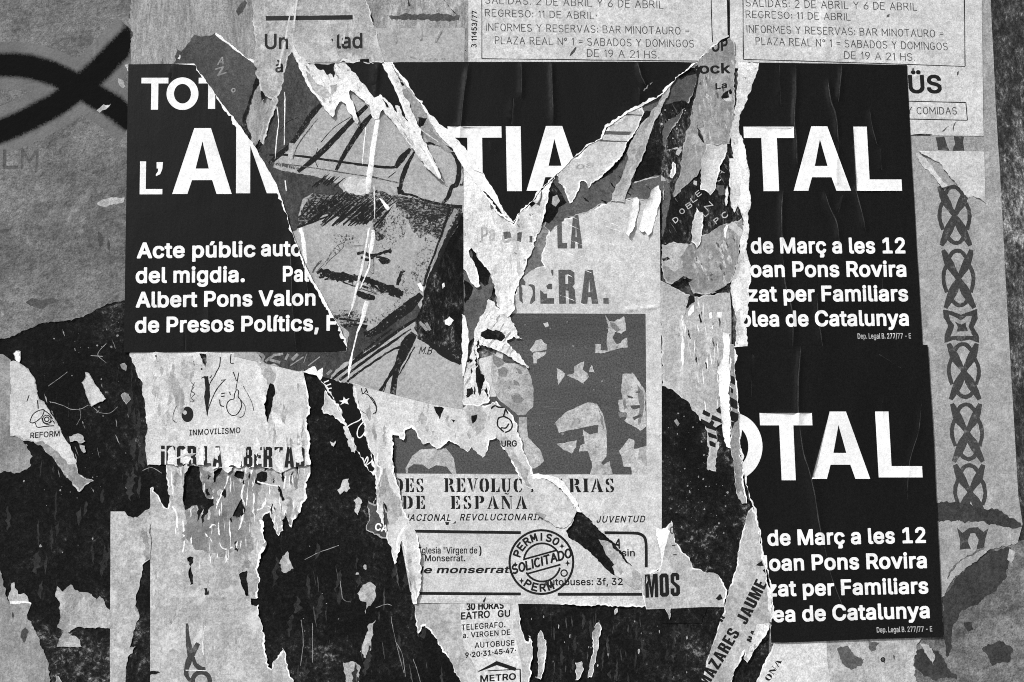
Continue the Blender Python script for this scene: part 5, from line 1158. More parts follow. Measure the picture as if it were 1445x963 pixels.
S('cartoon_flyer', 'torn white flyer scrap with a small cartoon and the printed word REFORM', 'flyer', 1.2,
  ['c', (14, 615), (14, 511), 't', (19, 509), (25, 511), (38, 519), (46, 530), (52, 543), (54, 561), (61, 568), (69, 578), (76, 590), (84, 603), (96, 626), (108, 651), (110, 668), (119, 676), (132, 678), (119, 686), (113, 694), (103, 684), (86, 662), (73, 645), (56, 630), (44, 624), (33, 622), (24, 617)], M_news,
  [('drawing', ribs([(42, 596), (46, 586), (54, 580), (62, 579), (60, 587), (54, 593), (47, 597), (42, 596)], [(62, 579), (70, 585), (74, 592)], [(50, 597), (53, 603), (64, 602), (76, 601)], [(59, 590), (62, 597), (70, 600)], [(70, 598), (74, 594), (77, 598)], [(53, 565), (54, 577)], [(41, 558), (38, 567)], w=1.5, rough=.2) + ring(66, 592, 3.2, 1.6) + ring(66, 592, 5.8, 1.3), M_ink),
   ('caption', text('REFORM', (42, 619), (85, 616), 8.2, 'R'), M_ink),
   ('grey_tail', polys([(40, 625), (56, 631), (73, 644), (86, 661), (103, 683), (113, 693), (119, 685), (131, 678), (119, 676), (110, 668), (106, 656), (98, 654), (88, 645), (74, 632), (60, 622)], amp=1.5), M_grey)],
  rim=2.0, rim_mat=M_ash, curl=1.0, step=5)
for nm, lab, pts, mt in (
    ('paper_scrap', 'tiny white paper tip standing above the REFORM scrap', [(19, 500), (26, 495), (29, 496), (30, 502), (28, 511), (24, 509)], M_white),
    ('paper_scrap', 'white lozenge of paper left alone on the black, under the first poster corner', [(120, 525), (125, 527), (129, 532), (134, 541), (141, 549), (147, 558), (150, 565), (142, 567), (135, 569), (129, 574), (125, 567), (123, 559), (118, 548), (114, 539), (119, 534)], M_news),
    ('paper_scrap', 'small pale scrap like an upturned boat right of the word REFORM', [(97, 616), (104, 613), (113, 613), (118, 617), (121, 624), (114, 627), (106, 623), (99, 624)], M_light),
    ('paper_scrap', 'faint grey flake right of the white lozenge, higher of two', [(169, 514), (176, 512), (180, 517), (178, 524), (172, 521)], M_grey),
    ('paper_scrap', 'faint grey flake right of the white lozenge, lower of two', [(170, 557), (176, 554), (182, 556), (184, 564), (178, 571), (174, 566)], M_grey),
    ('paper_scrap', 'ragged square of pale paper on the black, beside the long pale strip', [(80, 828), (84, 831), (88, 835), (94, 828), (100, 825), (106, 832), (112, 836), (122, 836), (130, 838), (136, 848), (140, 842), (144, 846), (150, 856), (157, 862), (158, 887), (140, 885), (122, 887), (110, 885), (95, 892), (80, 885), (86, 872), (83, 850), (78, 842)], M_ash),
    ('paper_scrap', 'pale triangle of paper with a level lower edge, below the ragged square', ['t', (80, 913), (83, 902), (88, 893), (91, 887), (96, 892), (100, 895), (108, 899), (113, 903), 'c', (115, 913)], M_ash),
    ('paper_scrap', 'pale flake beside the dark gap below the word REFORM', [(112, 628), (118, 630), (121, 638), (117, 640), (113, 634)], M_ash),
    ('paper_scrap', 'small grey flake at the very bottom between corner layer and pale strip', [(78, 960), (80, 953), (84, 957), (90, 966), (88, 976), (78, 976)], M_grey)):
    S(nm, lab, 'paper scrap', 1.1, pts, mt, [], rim=1.2, rim_mat=M_ash, curl=.9, curl_r=5, step=4, amp=1.5)

S('paper_strip', 'long pale upright paper strip left of the big grey sheet', 'paper strip', 1.0,
  ['c', (155, 980), (156, 722), 't', (176, 722), (182, 728), (188, 731), (196, 729), (203, 722), (212, 716), 'c', (212, 789), 't', (206, 793), (200, 798), (200, 812), (198, 826), (192, 842), (190, 855), (196, 862), (196, 868), (191, 882), (186, 902), (183, 915), (191, 912), (186, 921), (180, 928), (178, 945), (176, 965), 'c', (176, 980)], M_light, [('grey_patch', polys([(200, 745), (206, 752), (211, 760), (211, 788), (205, 792), (200, 780), (203, 765)], [(193, 842), (196, 850), (206, 848), (211, 858), (204, 862), (196, 862), (190, 856)], amp=2.8), M_grey)], curl=1.0, step=5)

# ------------------------------------------------------------------ big grey sheet and flyer, left of centre
GH = [[(258, 657), (270, 658), (282, 659), (283, 673), (285, 690), (292, 703), (302, 704), (302, 713), (296, 716), (291, 726), (287, 732), (287, 718), (283, 727), (279, 736), (278, 714), (270, 714), (261, 720), (257, 706), (260, 682)],
      [(302, 664), (308, 661), (313, 660), (310, 669), (302, 682)], [(331, 672), (334, 664), (340, 665), (345, 667), (343, 676), (334, 673)],
      [(328, 729), (334, 716), (338, 708), (342, 704), (343, 714), (342, 724), (338, 731)], [(396, 686), (399, 695), (402, 706), (398, 708), (394, 698)],
      [(264, 788), (268, 786), (273, 787), (272, 794), (269, 799), (272, 812), (273, 825), (269, 826), (267, 810), (268, 800)],
      [(337, 811), (342, 807), (349, 805), (349, 823), (351, 841), (345, 841), (342, 825)], [(284, 730), (287, 722), (288, 735), (286, 745)],
      [(354, 845), (365, 843), (370, 852), (362, 856), (354, 854)], [(211, 948), (218, 945), (226, 949), (218, 953), (211, 953)]]
S('paper_sheet', 'big weathered grey sheet with holes and a brushed ornament, left of the black gap', 'paper sheet', 0.95,
  ['c', (212, 980), (212, 689), 't', (216, 687), (221, 697), (228, 709), (236, 718), (238, 700), (235, 682), (234, 652), 'c', (270, 640), (425, 640), (437, 646), 't', (438, 668), (431, 684), (432, 702), (424, 720), (416, 735), (410, 745), (406, 735), (403, 722), (400, 740), (394, 756), (388, 750), (384, 738), (379, 722), (374, 728), (370, 734), (372, 752), (375, 768), (369, 780), (365, 790), (363, 806), (366, 824), (363, 842), (366, 866), (370, 888), (373, 908), (377, 925), (381, 943), (388, 932), (399, 914), (403, 936), (410, 952), (416, 966), 'c', (418, 980)], M_light,
  [('grey_patch', polys([(262, 722), (275, 716), (290, 735), (300, 724), (318, 690), (332, 680), (344, 680), (345, 705), (338, 735), (352, 740), (358, 770), (340, 800), (330, 790), (300, 780), (275, 775), (262, 760)], [(283, 662), (300, 668), (302, 702), (290, 702), (285, 690)], [(310, 662), (330, 660), (340, 690), (318, 690), (305, 690)], [(345, 668), (360, 660), (370, 690), (356, 720), (348, 760), (352, 800), (340, 810), (336, 780), (345, 740), (344, 700)], amp=2.8), M_grey),
   ('dark_stain', polys([(363, 667), (370, 665), (376, 667), (376, 678), (366, 685), (359, 682)], [(288, 829), (293, 830), (294, 838), (290, 840)], [(290, 690), (300, 688), (301, 702), (292, 700)], [(331, 765), (335, 763), (336, 778), (331, 776)], amp=1.4), M_dark),
   ('torn_fibres', ribs([(322, 672), (316, 690), (308, 708), (301, 725)], [(345, 680), (341, 700), (345, 715), (341, 735), (337, 748)], [(296, 745), (299, 741), (307, 743), (309, 752), (310, 768), (318, 775), (328, 772)], [(288, 752), (294, 758), (299, 764)], [(358, 720), (368, 718), (374, 708), (372, 716)], [(378, 714), (384, 718), (388, 722)], [(243, 715), (249, 725), (250, 745)], [(258, 735), (260, 760), (258, 780)], [(363, 680), (380, 684), (395, 686)], [(290, 880), (286, 905), (287, 925)], [(320, 775), (322, 790)], [(400, 690), (403, 672)], [(357, 660), (352, 680), (358, 700), (357, 725)], w=2.0, rough=.7), M_white),
   ('torn_edge', ribs([(438, 668), (431, 684), (432, 702), (424, 720), (410, 745)], [(370, 734), (372, 752), (375, 768), (369, 780), (363, 806)], w=5, rough=1.5), M_white),
   ('paper_shreds', shreds([(246, 660), (430, 660), (420, 740), (360, 800), (262, 780)], 46, 9, 34, 101), M_grey), ('paper_shreds', shreds([(216, 740), (380, 790), (372, 960), (216, 960)], 40, 6, 30, 102), M_ash),
   ('paper_shreds', shreds([(280, 660), (430, 660), (400, 720), (330, 740)], 20, 5, 16, 103), M_dark), ('paper_fibres', shreds([(240, 660), (432, 660), (400, 760), (300, 800), (250, 790)], 60, 2.2, 22, 104), M_white),
   ('brushed_ornament', ribs([(264, 880, 4), (265, 900, 6), (268, 920, 9), (270, 932, 8)], [(280, 908, 6), (274, 918, 8), (267, 932, 9), (263, 945, 7), (264, 955, 6), (272, 964, 5)], [(272, 928, 6), (276, 938, 6), (284, 944, 7), (290, 944, 5)], rough=.4) + ring(284, 961, 12, 6.5), M_orn),
   ('crease', ribs([(262, 946), (275, 946), (291, 947)], w=1.0), M_white)],
  holes=GH, amp=2.2, curl=1.6, curl_r=7, step=5, rim=1.6, rim_mat=M_white,
  ridges=[([(232, 843), (290, 842), (350, 845)], 2.5, .6), ([(250, 735), (256, 780), (258, 860)], 3, .8), ([(288, 870), (285, 900), (287, 930)], 2.5, .9), ([(243, 660), (247, 690), (252, 730)], 5, 1.2), ([(318, 700), (310, 740), (316, 780)], 5, 1.4)])

FD = [ribs([(273, 510), (275, 524)], [(311, 504), (310, 516), (306, 524), (302, 532), (297, 540), (294, 548)], [(284, 534), (290, 532), (293, 538)], [(299, 530), (296, 534)], [(318, 536), (311, 543), (304, 553), (298, 566), (294, 577), (292.5, 587)], [(319, 536), (312, 537)], [(329, 525), (332, 533), (334, 538)], [(337, 526), (335, 538), (333, 550)], [(334, 550), (331, 556), (330, 563), (324, 565), (320, 572), (321, 580), (326, 586), (333, 586), (338, 580), (341, 572), (339, 564), (336, 560), (337, 553), (334, 550)], [(326, 500), (325, 512), (330, 513)], [(312, 556), (318, 555)], [(312, 560), (317, 559)], [(310, 564), (311, 572), (316, 574)], [(324, 553), (325, 558)], [(256, 565), (253, 570), (254, 576)], w=1.5, rough=.25)]
S('cartoon_flyer', 'white cartoon flyer reading INMOVILISMO above heavy black capitals', 'flyer', 1.5,
  ['c', (181, 480), (425, 480), (425, 505), (429, 530), 't', (434, 552), (437, 575), (434, 590), (434, 606), (437, 620), (435, 640), (438, 656), 'c', (412, 660), 't', (396, 668), (386, 662), (370, 658), (352, 660), (345, 655), (338, 662), (330, 660), (322, 668), (312, 658), (300, 664), (296, 655), (284, 658), (270, 655), (260, 672), (258, 655), (248, 657), (236, 656), 'c', (208, 657), 't', (206, 640), (205, 625), (207, 605), (206, 584), (203, 565), (201, 548), (196, 530), (190, 513), (182, 500)], M_form,
  [('drawing', FD[0] + poly([(288, 533), (293, 531), (296, 545), (297, 560), (294, 575), (292, 588), (290, 572), (288, 560), (290, 548)], .4) + [ell(284.5, 521, 1.4, 1.4, 10)]
    + [ell(264.5, 585, 8.5, 11)] + [ell(261, 582.5, 2.6, 3, rev=True)], M_ink),
   ('drawing', ribs([(270, 540), (274, 546), (270, 552), (275, 556), (270, 562), (274, 566), (268, 566), (271, 548), (275, 540)], [(343, 545), (350, 557), (356, 570), (358, 580)], [(340, 565), (346, 574), (344, 586), (338, 590)], [(250, 572), (246, 580), (244, 592), (249, 597)], w=1.1, rough=.3), M_inkthin),
   ('grey_patch', polys([(238, 502), (246, 515), (250, 540), (262, 560), (256, 590), (244, 560), (238, 530)], [(256, 500), (272, 502), (276, 520), (268, 540), (260, 535), (254, 515)], [(362, 512), (380, 512), (390, 530), (382, 545), (372, 530)], amp=2.8), M_ash),
   ('paper_shreds', shreds([(210, 520), (260, 510), (276, 600), (225, 620)], 12, 8, 34, 105), M_light), ('paper_shreds', shreds([(366, 510), (426, 540), (430, 640), (386, 640)], 14, 7, 30, 106), M_ash),
   ('caption', text('INMOVILISMO', (267, 615), (340, 611.5), 8.3, 'R', track=.05), M_ink),
   ('heading', block('¡POR LA LIBERTAD', (227, 658), (432, 660.5), 29, .075, .24), M_ink),
   ('paper_fibres', shreds([(232, 612), (430, 612), (430, 654), (232, 652)], 24, 3.5, 16, 107), M_whitish),
   ('white_flakes', polys([(239, 632), (246, 630), (247, 648), (243, 660), (238, 655)], [(256, 640), (262, 632), (268, 641), (266, 656), (258, 656)], [(279, 628), (287, 626), (290, 645), (286, 660), (281, 650)], [(318, 626), (334, 624), (346, 630), (342, 644), (338, 660), (326, 656), (318, 660), (314, 640)], [(352, 622), (362, 616), (368, 630), (362, 645), (356, 640)], [(386, 640), (394, 632), (397, 648), (402, 668), (392, 664)], [(238, 514), (244, 510), (243, 522), (238, 528)], [(384, 580), (394, 588), (400, 600), (394, 606), (386, 596)], [(416, 630), (426, 628), (428, 650), (418, 652)], [(302, 634), (308, 632), (309, 642), (304, 648)], amp=1.8), M_whitish),
   ('torn_edge', ribs([(430, 534), (435, 555), (437, 576), (434, 590), (434, 606), (437, 620), (435, 640), (438, 656)], w=5, rough=1.2), M_white)],
  holes=[[(381, 542), (386, 543), (388, 553), (385, 567), (381, 582), (378, 599), (375, 585), (373, 571), (377, 556)], [(218, 502), (222, 501), (221, 509)], [(281, 500), (290, 500), (292, 512), (290, 520), (286, 513)]],
  amp=1.6, curl=2.0, curl_r=6, step=5, ridges=[([(237, 540), (238, 600), (238, 650)], 2, .5), ([(365, 505), (374, 560), (380, 620)], 2.4, .9), ([(426, 520), (428, 560), (424, 640)], 4, .8)])

# ------------------------------------------------------------------ second flyer copy, torn pieces around the black gap
S('poster_scrap', 'black poster scrap with a white star and scribbled signature, topping the dark gap', 'poster scrap', 0.9,
  [(448, 530), (470, 534), (500, 541), (508, 570), (520, 625), (530, 660), (526, 672), (518, 660), (506, 640), (496, 618), (484, 596), (476, 575), (468, 560), (460, 548)], M_black,
  [('white_star', poly([(478, 566), (484, 565), (485, 560), (488, 564), (493, 562), (490, 566), (492, 571), (486, 569), (480, 572), (483, 568)]), M_letter),
   ('signature', ribs([(489, 603), (497, 598), (506, 594), (510, 590)], [(512, 596), (506, 604), (504, 614), (508, 618), (514, 612), (518, 604)], [(513, 655), (518, 645), (519, 650), (515, 658), (524, 652), (525, 656)], [(457, 540), (464, 537)], [(459, 545), (467, 542)], [(460, 549), (468, 548)], w=1.5, rough=.2), M_letter)], rim=2.6, rim_mat=M_white, curl=1.2, step=5)
S('paper_scrap', 'white torn flake below the black scrap with the star, in the dark gap', 'paper scrap', 1.1,
  [(457, 548), (460, 556), (467, 562), (473, 570), (479, 580), (484, 590), (488, 602), (482, 596), (474, 588), (466, 586), (456, 585), (452, 577), (458, 566)], M_news, [], rim=1.2, rim_mat=M_white, curl=1.6, curl_r=5, step=4, amp=2.2)
S('paper_scrap', 'ragged white sliver beside the scribbled signature', 'paper scrap', 1.15,
  [(484, 602), (489, 600), (492, 610), (498, 622), (503, 634), (500, 641), (494, 636), (490, 630), (491, 620), (486, 612)], M_news, [], curl=1.2, curl_r=5, step=4, amp=2.2)
for lab, pts in (('pale flake in the dark gap, highest of the three small ones', [(466, 623), (470, 625), (473, 622), (471, 630), (468, 629)]),
                 ('broad ragged white flake in the middle of the dark gap', [(476, 692), (482, 688), (484, 678), (490, 676), (491, 684), (494, 689), (490, 693), (484, 691), (481, 697)]),
                 ('upright white flake low in the dark gap, above the letters CA', [(499, 706), (506, 702), (511, 706), (509, 716), (505, 728), (501, 722), (502, 714)])):
    S('paper_scrap', lab, 'paper scrap', 1.0, pts, M_news, [], curl=.9, curl_r=4, step=4, amp=1.6)
S('poster_scrap', 'dark grey scrap with the pale letters CA, under the torn flyer', 'poster scrap', 1.0,
  [(520, 706), (528, 712), (540, 706), (548, 730), (549, 762), (538, 760), (526, 752), (516, 748), (519, 735)], M_darkgrey, [('lettering', text('CA', (528, 748), (546, 752), 10.5, 'B'), M_letter)], rim=1.6, rim_mat=M_ash, curl=1.0, step=5)

# ------------------------------------------------------------------ stencilled war poster, lower right of centre
PANEL = poly([(720, 442.5), (911, 443), (912, 560), (912.5, 632), (892, 634), (891.5, 670), (552, 668.5), (552, 560), (700, 560)])
FIG = []
for q in ([(1030, 70), (1060, 110), (1090, 115), (1160, 80), (1170, 170), (1140, 200), (1095, 185), (1080, 230), (1110, 270), (1180, 225), (1185, 290), (1120, 300), (1000, 335), (960, 330), (965, 265), (1005, 270), (1000, 310), (1045, 315), (1045, 240), (1055, 160)],
          [(520, 310), (560, 240), (600, 232), (630, 270), (632, 305), (560, 322), (545, 318), (540, 326)], [(545, 330), (632, 318), (632, 332), (570, 372), (568, 400), (545, 400), (540, 345)],
          [(700, 430), (760, 470), (750, 500), (715, 545), (705, 500)], [(820, 420), (890, 385), (880, 440), (920, 490), (880, 545), (830, 510), (770, 480), (820, 465)], [(945, 410), (958, 465), (918, 455)],
          [(1150, 470), (1220, 465), (1270, 540), (1305, 600), (1308, 830), (1270, 855), (1220, 830), (1165, 790), (1180, 740), (1130, 725), (1120, 650), (1150, 640), (1135, 590)],
          [(610, 130), (640, 120), (648, 150), (625, 155)]):
    FIG += poly([(640 + a / 4.817, 430 + b / 4.817) for a, b in q], 1.0)
for q in ([(245, 460), (300, 405), (430, 345), (480, 355), (515, 410), (535, 520), (535, 650), (505, 690), (515, 700), (550, 680), (570, 750), (440, 755), (455, 700), (430, 620), (380, 625), (385, 590), (410, 580), (400, 500), (440, 530), (485, 520), (490, 475), (400, 490), (265, 520)],
          [(255, 580), (310, 575), (370, 560), (360, 600), (340, 635), (290, 610)], [(605, 620), (660, 550), (690, 560), (690, 640), (705, 680), (720, 600), (762, 590), (762, 757), (680, 757), (670, 715), (630, 710), (620, 660)],
          [(40, 430), (85, 430), (90, 540), (160, 620), (185, 680), (130, 720), (75, 725), (30, 600)]):
    FIG += poly([(722 + a / 3.99, 481 + b / 3.99) for a, b in q], .7)
FIG += poly([(640 + a / 4.817, 430 + b / 4.817) for a, b in [(260, 330), (350, 395), (480, 400), (530, 500), (545, 570), (540, 690), (490, 750), (440, 750), (360, 690), (300, 640), (265, 560), (255, 440)]], .9)
FIG += poly([(480 + a / 4.814, 480 + b / 4.814) for a, b in [(450, 905), (445, 870), (490, 790), (540, 745), (720, 735), (770, 800), (790, 915), (760, 910), (720, 862), (650, 850), (600, 878), (560, 845), (500, 843), (462, 870), (460, 905)]], .4)
FEAT = []
for q in ([(1180, 615), (1222, 628), (1215, 640), (1185, 632)], [(1240, 588), (1270, 590), (1268, 600), (1240, 600)], [(1200, 690), (1262, 685), (1268, 700), (1225, 710)], [(1215, 765), (1275, 742), (1282, 760), (1225, 788)], [(1120, 640), (1145, 640), (1140, 650)], [(1120, 730), (1175, 735), (1180, 760), (1135, 770), (1120, 755)],
          [(300, 440), (345, 425), (372, 450), (360, 490), (312, 490)], [(418, 428), (450, 440), (470, 470), (440, 470)], [(408, 512), (440, 525), (452, 552), (412, 548)], [(392, 625), (440, 606), (476, 645), (455, 672), (410, 660)], [(270, 340), (330, 370), (345, 400), (300, 430), (270, 400)]):
    FEAT += poly([(640 + a / 4.817, 430 + b / 4.817) for a, b in q], .8)
SHADE = []
for q in ([(1250, 540), (1285, 590), (1296, 680), (1286, 760), (1262, 830), (1250, 800), (1262, 720), (1256, 620)], [(1150, 655), (1170, 640), (1180, 700), (1160, 715)], [(270, 420), (300, 500), (320, 580), (360, 660), (330, 640), (285, 560)], [(470, 420), (520, 510), (530, 600), (505, 560), (490, 480)], [(380, 690), (450, 735), (490, 735), (470, 760), (420, 740)],
          [(705, 820), (780, 800), (880, 760), (960, 740), (960, 760), (860, 800), (760, 840), (720, 850)], [(985, 700), (1015, 770), (1030, 860), (1010, 840)], [(1060, 120), (1100, 130), (1140, 170), (1110, 185), (1070, 160)]):
    SHADE += poly([(640 + a / 4.817, 430 + b / 4.817) for a, b in q], 1.2)
for q in ([(490, 380), (515, 440), (522, 540), (515, 640), (498, 660), (505, 560), (500, 450)], [(60, 560), (110, 610), (150, 660), (110, 690), (80, 640)], [(625, 640), (655, 600), (668, 690), (640, 690)], [(300, 590), (345, 585), (330, 620), (305, 605)]):
    SHADE += poly([(722 + a / 3.99, 481 + b / 3.99) for a, b in q], 1.2)
SHADE += [l for l in flecks([(700, 510), (750, 530), (745, 580), (705, 560)], 24, .8, 3.0, 161)]
STAMP = ring(764, 793.5, 45, 3.2) + arc(765, 793, 26, 190, 335, 2.8) + arc(765, 795, 26, 14, 150, 2.8) + ribs([(738, 790), (785, 777)], [(744, 810), (791, 797)], w=2.6)
for i, ch in enumerate('PERMISO'):
    a = math.radians(200 + i * 17.5); r0 = 31
    b = np.array([764 + r0 * math.cos(a), 793.5 + r0 * math.sin(a)]); t = np.array([-math.sin(a), math.cos(a)])
    STAMP += pen(ch, b - t * 3.3, b + t * 3.3, 9.5, 2.7, up=np.array([math.cos(a), math.sin(a)]))
for i, ch in enumerate('PERM'):
    a = math.radians(122 - i * 17.5); r0 = 41
    b = np.array([764 + r0 * math.cos(a), 793.5 + r0 * math.sin(a)]); t = np.array([math.sin(a), -math.cos(a)])
    STAMP += pen(ch, b - t * 3.3, b + t * 3.3, 9.5, 2.7, up=np.array([-math.cos(a), -math.sin(a)]))
STAMP += ring(796, 809, 4.4, 2) + pen('SOLICITADO', (724, 810), (806, 786), 11.5, 2.8, gap=.22, up=np.array([-.1, -1.0]))
for sx, sy in ((793, 771), (801, 795), (736, 820), (727, 797)):
    STAMP += poly([(sx, sy - 4.5), (sx + 1.2, sy - 1.2), (sx + 4, sy), (sx + 1.2, sy + 1.2), (sx, sy + 4.5), (sx - 1.2, sy + 1.2), (sx - 4, sy), (sx - 1.2, sy - 1.2)])
S('war_poster', 'pale stencilled poster with a dark photo panel of faces and a round rubber stamp', 'poster', 1.15,
  ['c', (552, 540), (700, 500), 't', (716, 446), (722, 430), (728, 408), (738, 392), (746, 384), (767, 376), (764, 358), (770, 338), (775, 322), (784, 316), (797, 308), (822, 300), (847, 288), (867, 283), (897, 281), (915, 282), 'c', (931, 283), (932, 400), (934, 540), (934, 800), 't', (926, 806), (914, 812), (910, 830), (914, 858), 'c', (790, 853), (582, 851), (560, 735)], M_news,
  [('photo_panel', PANEL, M_halft), ('photo_panel/paper_shreds', flecks([(724, 446), (908, 446), (905, 640), (730, 600)], 60, .6, 2.6, 112), M_shade),
   ('photo_panel/pale_figure', FIG, M_figure), ('photo_panel/face_shade', SHADE[:2] + SHADE[6:8] + SHADE[12:], M_shade), ('photo_panel/face_feature', FEAT[:5], M_halft), ('photo_panel/face_feature', FEAT[5:], M_shade),
   ('heading', block('LA', (787, 351), (826.5, 351), 48, .12), M_inkgrey), ('heading', block('UERA.', (733, 429), (866, 429), 48, .13), M_inkgrey),
   ('title', stencil('DES', (555, 694.5), (601, 695), 19.5, .14), M_ink), ('title', stencil('REVOLUC', (627, 694.5), (740, 695), 19.5, .12), M_ink), ('title', stencil('IO', (749, 694.5), (776, 695), 19.5, .12), M_ink), ('title', stencil('ARIAS', (783, 695), (870, 695), 19.5, .12), M_ink),
   ('title', stencil('DE', (568, 718.5), (604, 718.5), 18.5, .2), M_ink), ('title', stencil('ESPAÑA', (636, 718.5), (748, 718.5), 18.5, .2), M_ink),
   ('subtitle', text('NACIONAL', (568, 735.5), (637, 735.5), 9.6, 'R', it=.25, track=.12), M_ink), ('subtitle', text('REVOLUCIONARIA', (648, 735), (767, 734.5), 9.6, 'R', it=.25, track=.12), M_ink), ('subtitle', text('JUVENTUD', (841, 738), (911, 737.5), 9.6, 'R', it=.25, track=.12), M_ink),
   ('frame_line', ribs([(560, 749.5), (735, 752)], [(853, 752), (895, 752.5)], [(560, 837.5), (735, 838.5)], [(787, 839), (906, 839)], w=4.2) + rib([(892, 752.5), (902, 753.5), (909, 758), (911.5, 766), (912, 780), (912, 801)], 4.2), M_ink),
   ('pale_flap', polys([(737, 392), (746, 384), (767, 376), (777, 380), (779, 396), (770, 404), (774, 412), (768, 414), (760, 408), (754, 402), (745, 402)], [(736, 402), (748, 404), (752, 412), (748, 432), (738, 434)], amp=1.4), M_news),
   ('paper_fibres', shreds([(770, 290), (925, 290), (925, 430), (760, 430)], 26, 2.0, 14, 114, 2.5), M_whitish),
   ('small_print', text('Iglesia "Virgen de', (591, 781.5), (674, 781.5), 9.5, 'R'), M_ink), ('small_print', text('Monserrat.', (599, 792.5), (657, 792.5), 9.2, 'R'), M_ink), ('small_print', text(')', (676, 783), (681, 783), 12, 'B'), M_ink), ('small_print', text('autobuses: 3f, 32', (768, 826.5), (880, 826), 10, 'R'), M_ink), ('small_print', text('sin', (877, 785.5), (897, 785.5), 10, 'R'), M_ink), ('small_print', text('A', (866, 773), (875, 775), 14, 'B'), M_ink),
   ('bold_line', text('de monserrat.', (584, 809.5), (724, 809), 10, 'B', it=.3), M_ink),
   ('rubber_stamp', STAMP, M_ink),
   ('dark_specks', polys([(628, 737), (634, 737), (633, 741), (629, 741)], [(638, 739), (644, 735), (643, 739)], [(681, 848), (687, 840), (685, 848), (683, 853)], amp=.4), M_ink)],
  amp=1.8, curl=1.4, curl_r=6, rim=2.0, rim_mat=M_white, step=5.5,
  holes=[[(823, 724), (831, 732), (847, 750), (858, 760), (867, 768), (875, 778), (884, 790), (893, 799), (884, 797), (872, 790), (864, 800), (870, 812), (877, 818), (866, 812), (856, 803), (845, 792), (838, 785), (830, 779), (815, 767), (803, 759), (798, 749), (808, 740), (811, 730), (813, 720)]],
  ridges=[([(880, 437), (905, 436), (935, 432)], 3, 1.6), ([(912, 600), (922, 612), (934, 616)], 3, 1.0), ([(850, 705), (862, 720)], 3, .8), ([(880, 690), (895, 725)], 4, .9), ([(590, 845), (760, 848), (900, 855)], 3, .8), ([(786, 318), (850, 322), (905, 332)], 5, .8), ([(770, 340), (840, 346), (920, 352)], 5, .6), ([(923, 300), (926, 420)], 3, .6), ([(745, 848), (740, 840)], 3, .5)],
  lift=[(835, 760, 20, 1.4)])
S('paper_strip', 'mottled grey strip of older paper exposed left of the stencilled heading', 'paper strip', 0.95,
  [(730, 410), (738, 384), (750, 352), (762, 318), (774, 312), (790, 316), (784, 350), (780, 384), (750, 400)], M_gap, [], step=5)
S('paper_scrap', 'grey sliver with a dark split inside the gash of the stamped poster', 'paper scrap', 0.9,
  [(845, 760), (858, 764), (870, 778), (884, 794), (900, 806), (906, 822), (905, 834), (890, 828), (878, 818), (868, 800), (855, 782)], M_ash, [('dark_split', ribs([(850, 782), (858, 790), (866, 800), (870, 812), (876, 817)], w=4, rough=1), M_dark)], curl=1.0, step=4)
S('paper_curl', 'thin white curled strip crossing the printed title of the stamped poster', 'paper strip', 2.0,
  [(749, 671), (760, 668), (772, 670), (786, 675), (798, 684), (808, 697), (815, 712), (822, 724), (815, 722), (804, 706), (792, 692), (780, 682), (766, 676), (754, 676)], M_white, [], curl=2.0, curl_r=5, step=4)
S('paper_scrap', 'bleached fleecy scrap torn across the middle of the stencilled title', 'paper scrap', 1.75,
  [(752, 676), (766, 676), (780, 682), (792, 692), (804, 707), (813, 722), (806, 738), (796, 747), (784, 743), (770, 735), (758, 725), (752, 700)], M_news, [('dark_mark', polys([(755, 722 + 0), (771, 727), (768, 733), (758, 729)], amp=.6), M_ash)], curl=1.0, step=4, ridges=[([(760, 690), (775, 702), (785, 722)], 4, .8)])
S('flyer_scrap', 'grey scrap with the heavy letters MOS beside the black poster corner', 'flyer', 1.5,
  [(925, 744), (933, 748), (941, 742), (948, 735), (950, 750), (952, 764), (960, 772), (965, 780), (974, 787), (976, 795), (980, 803), (992, 806), (1004, 808), (1012, 812), (1019, 821), (1025, 833), 'c', (1023, 857), (990, 857), (950, 859), (912, 860), 't', (908, 846), (906, 836), (908, 822), (906, 808), (918, 810), (930, 806), (934, 795), (932, 780), (927, 762)], M_light,
  [('heading', block('MOS', (911, 844), (962, 841), 33, .07), M_ink), ('dark_speck', polys([(1010, 845), (1016, 838), (1020, 846), (1014, 848)], amp=.6), M_ink), ('small_print', pen('C', (946, 753), (951, 753), 9, 1.6) + ribs([(948, 770), (953, 770)], [(950, 783), (955, 783)], w=2), M_inkthin),
   ('white_flap', polys([(926, 746), (938, 744), (946, 750), (941, 762), (938, 776), (935, 790), (930, 775), (927, 760)], amp=1.0), M_white)],
  amp=1.6, curl=1.8, curl_r=6, step=5, rim=1.6, rim_mat=M_white, lift=[(932, 770, 12, 1.6)])
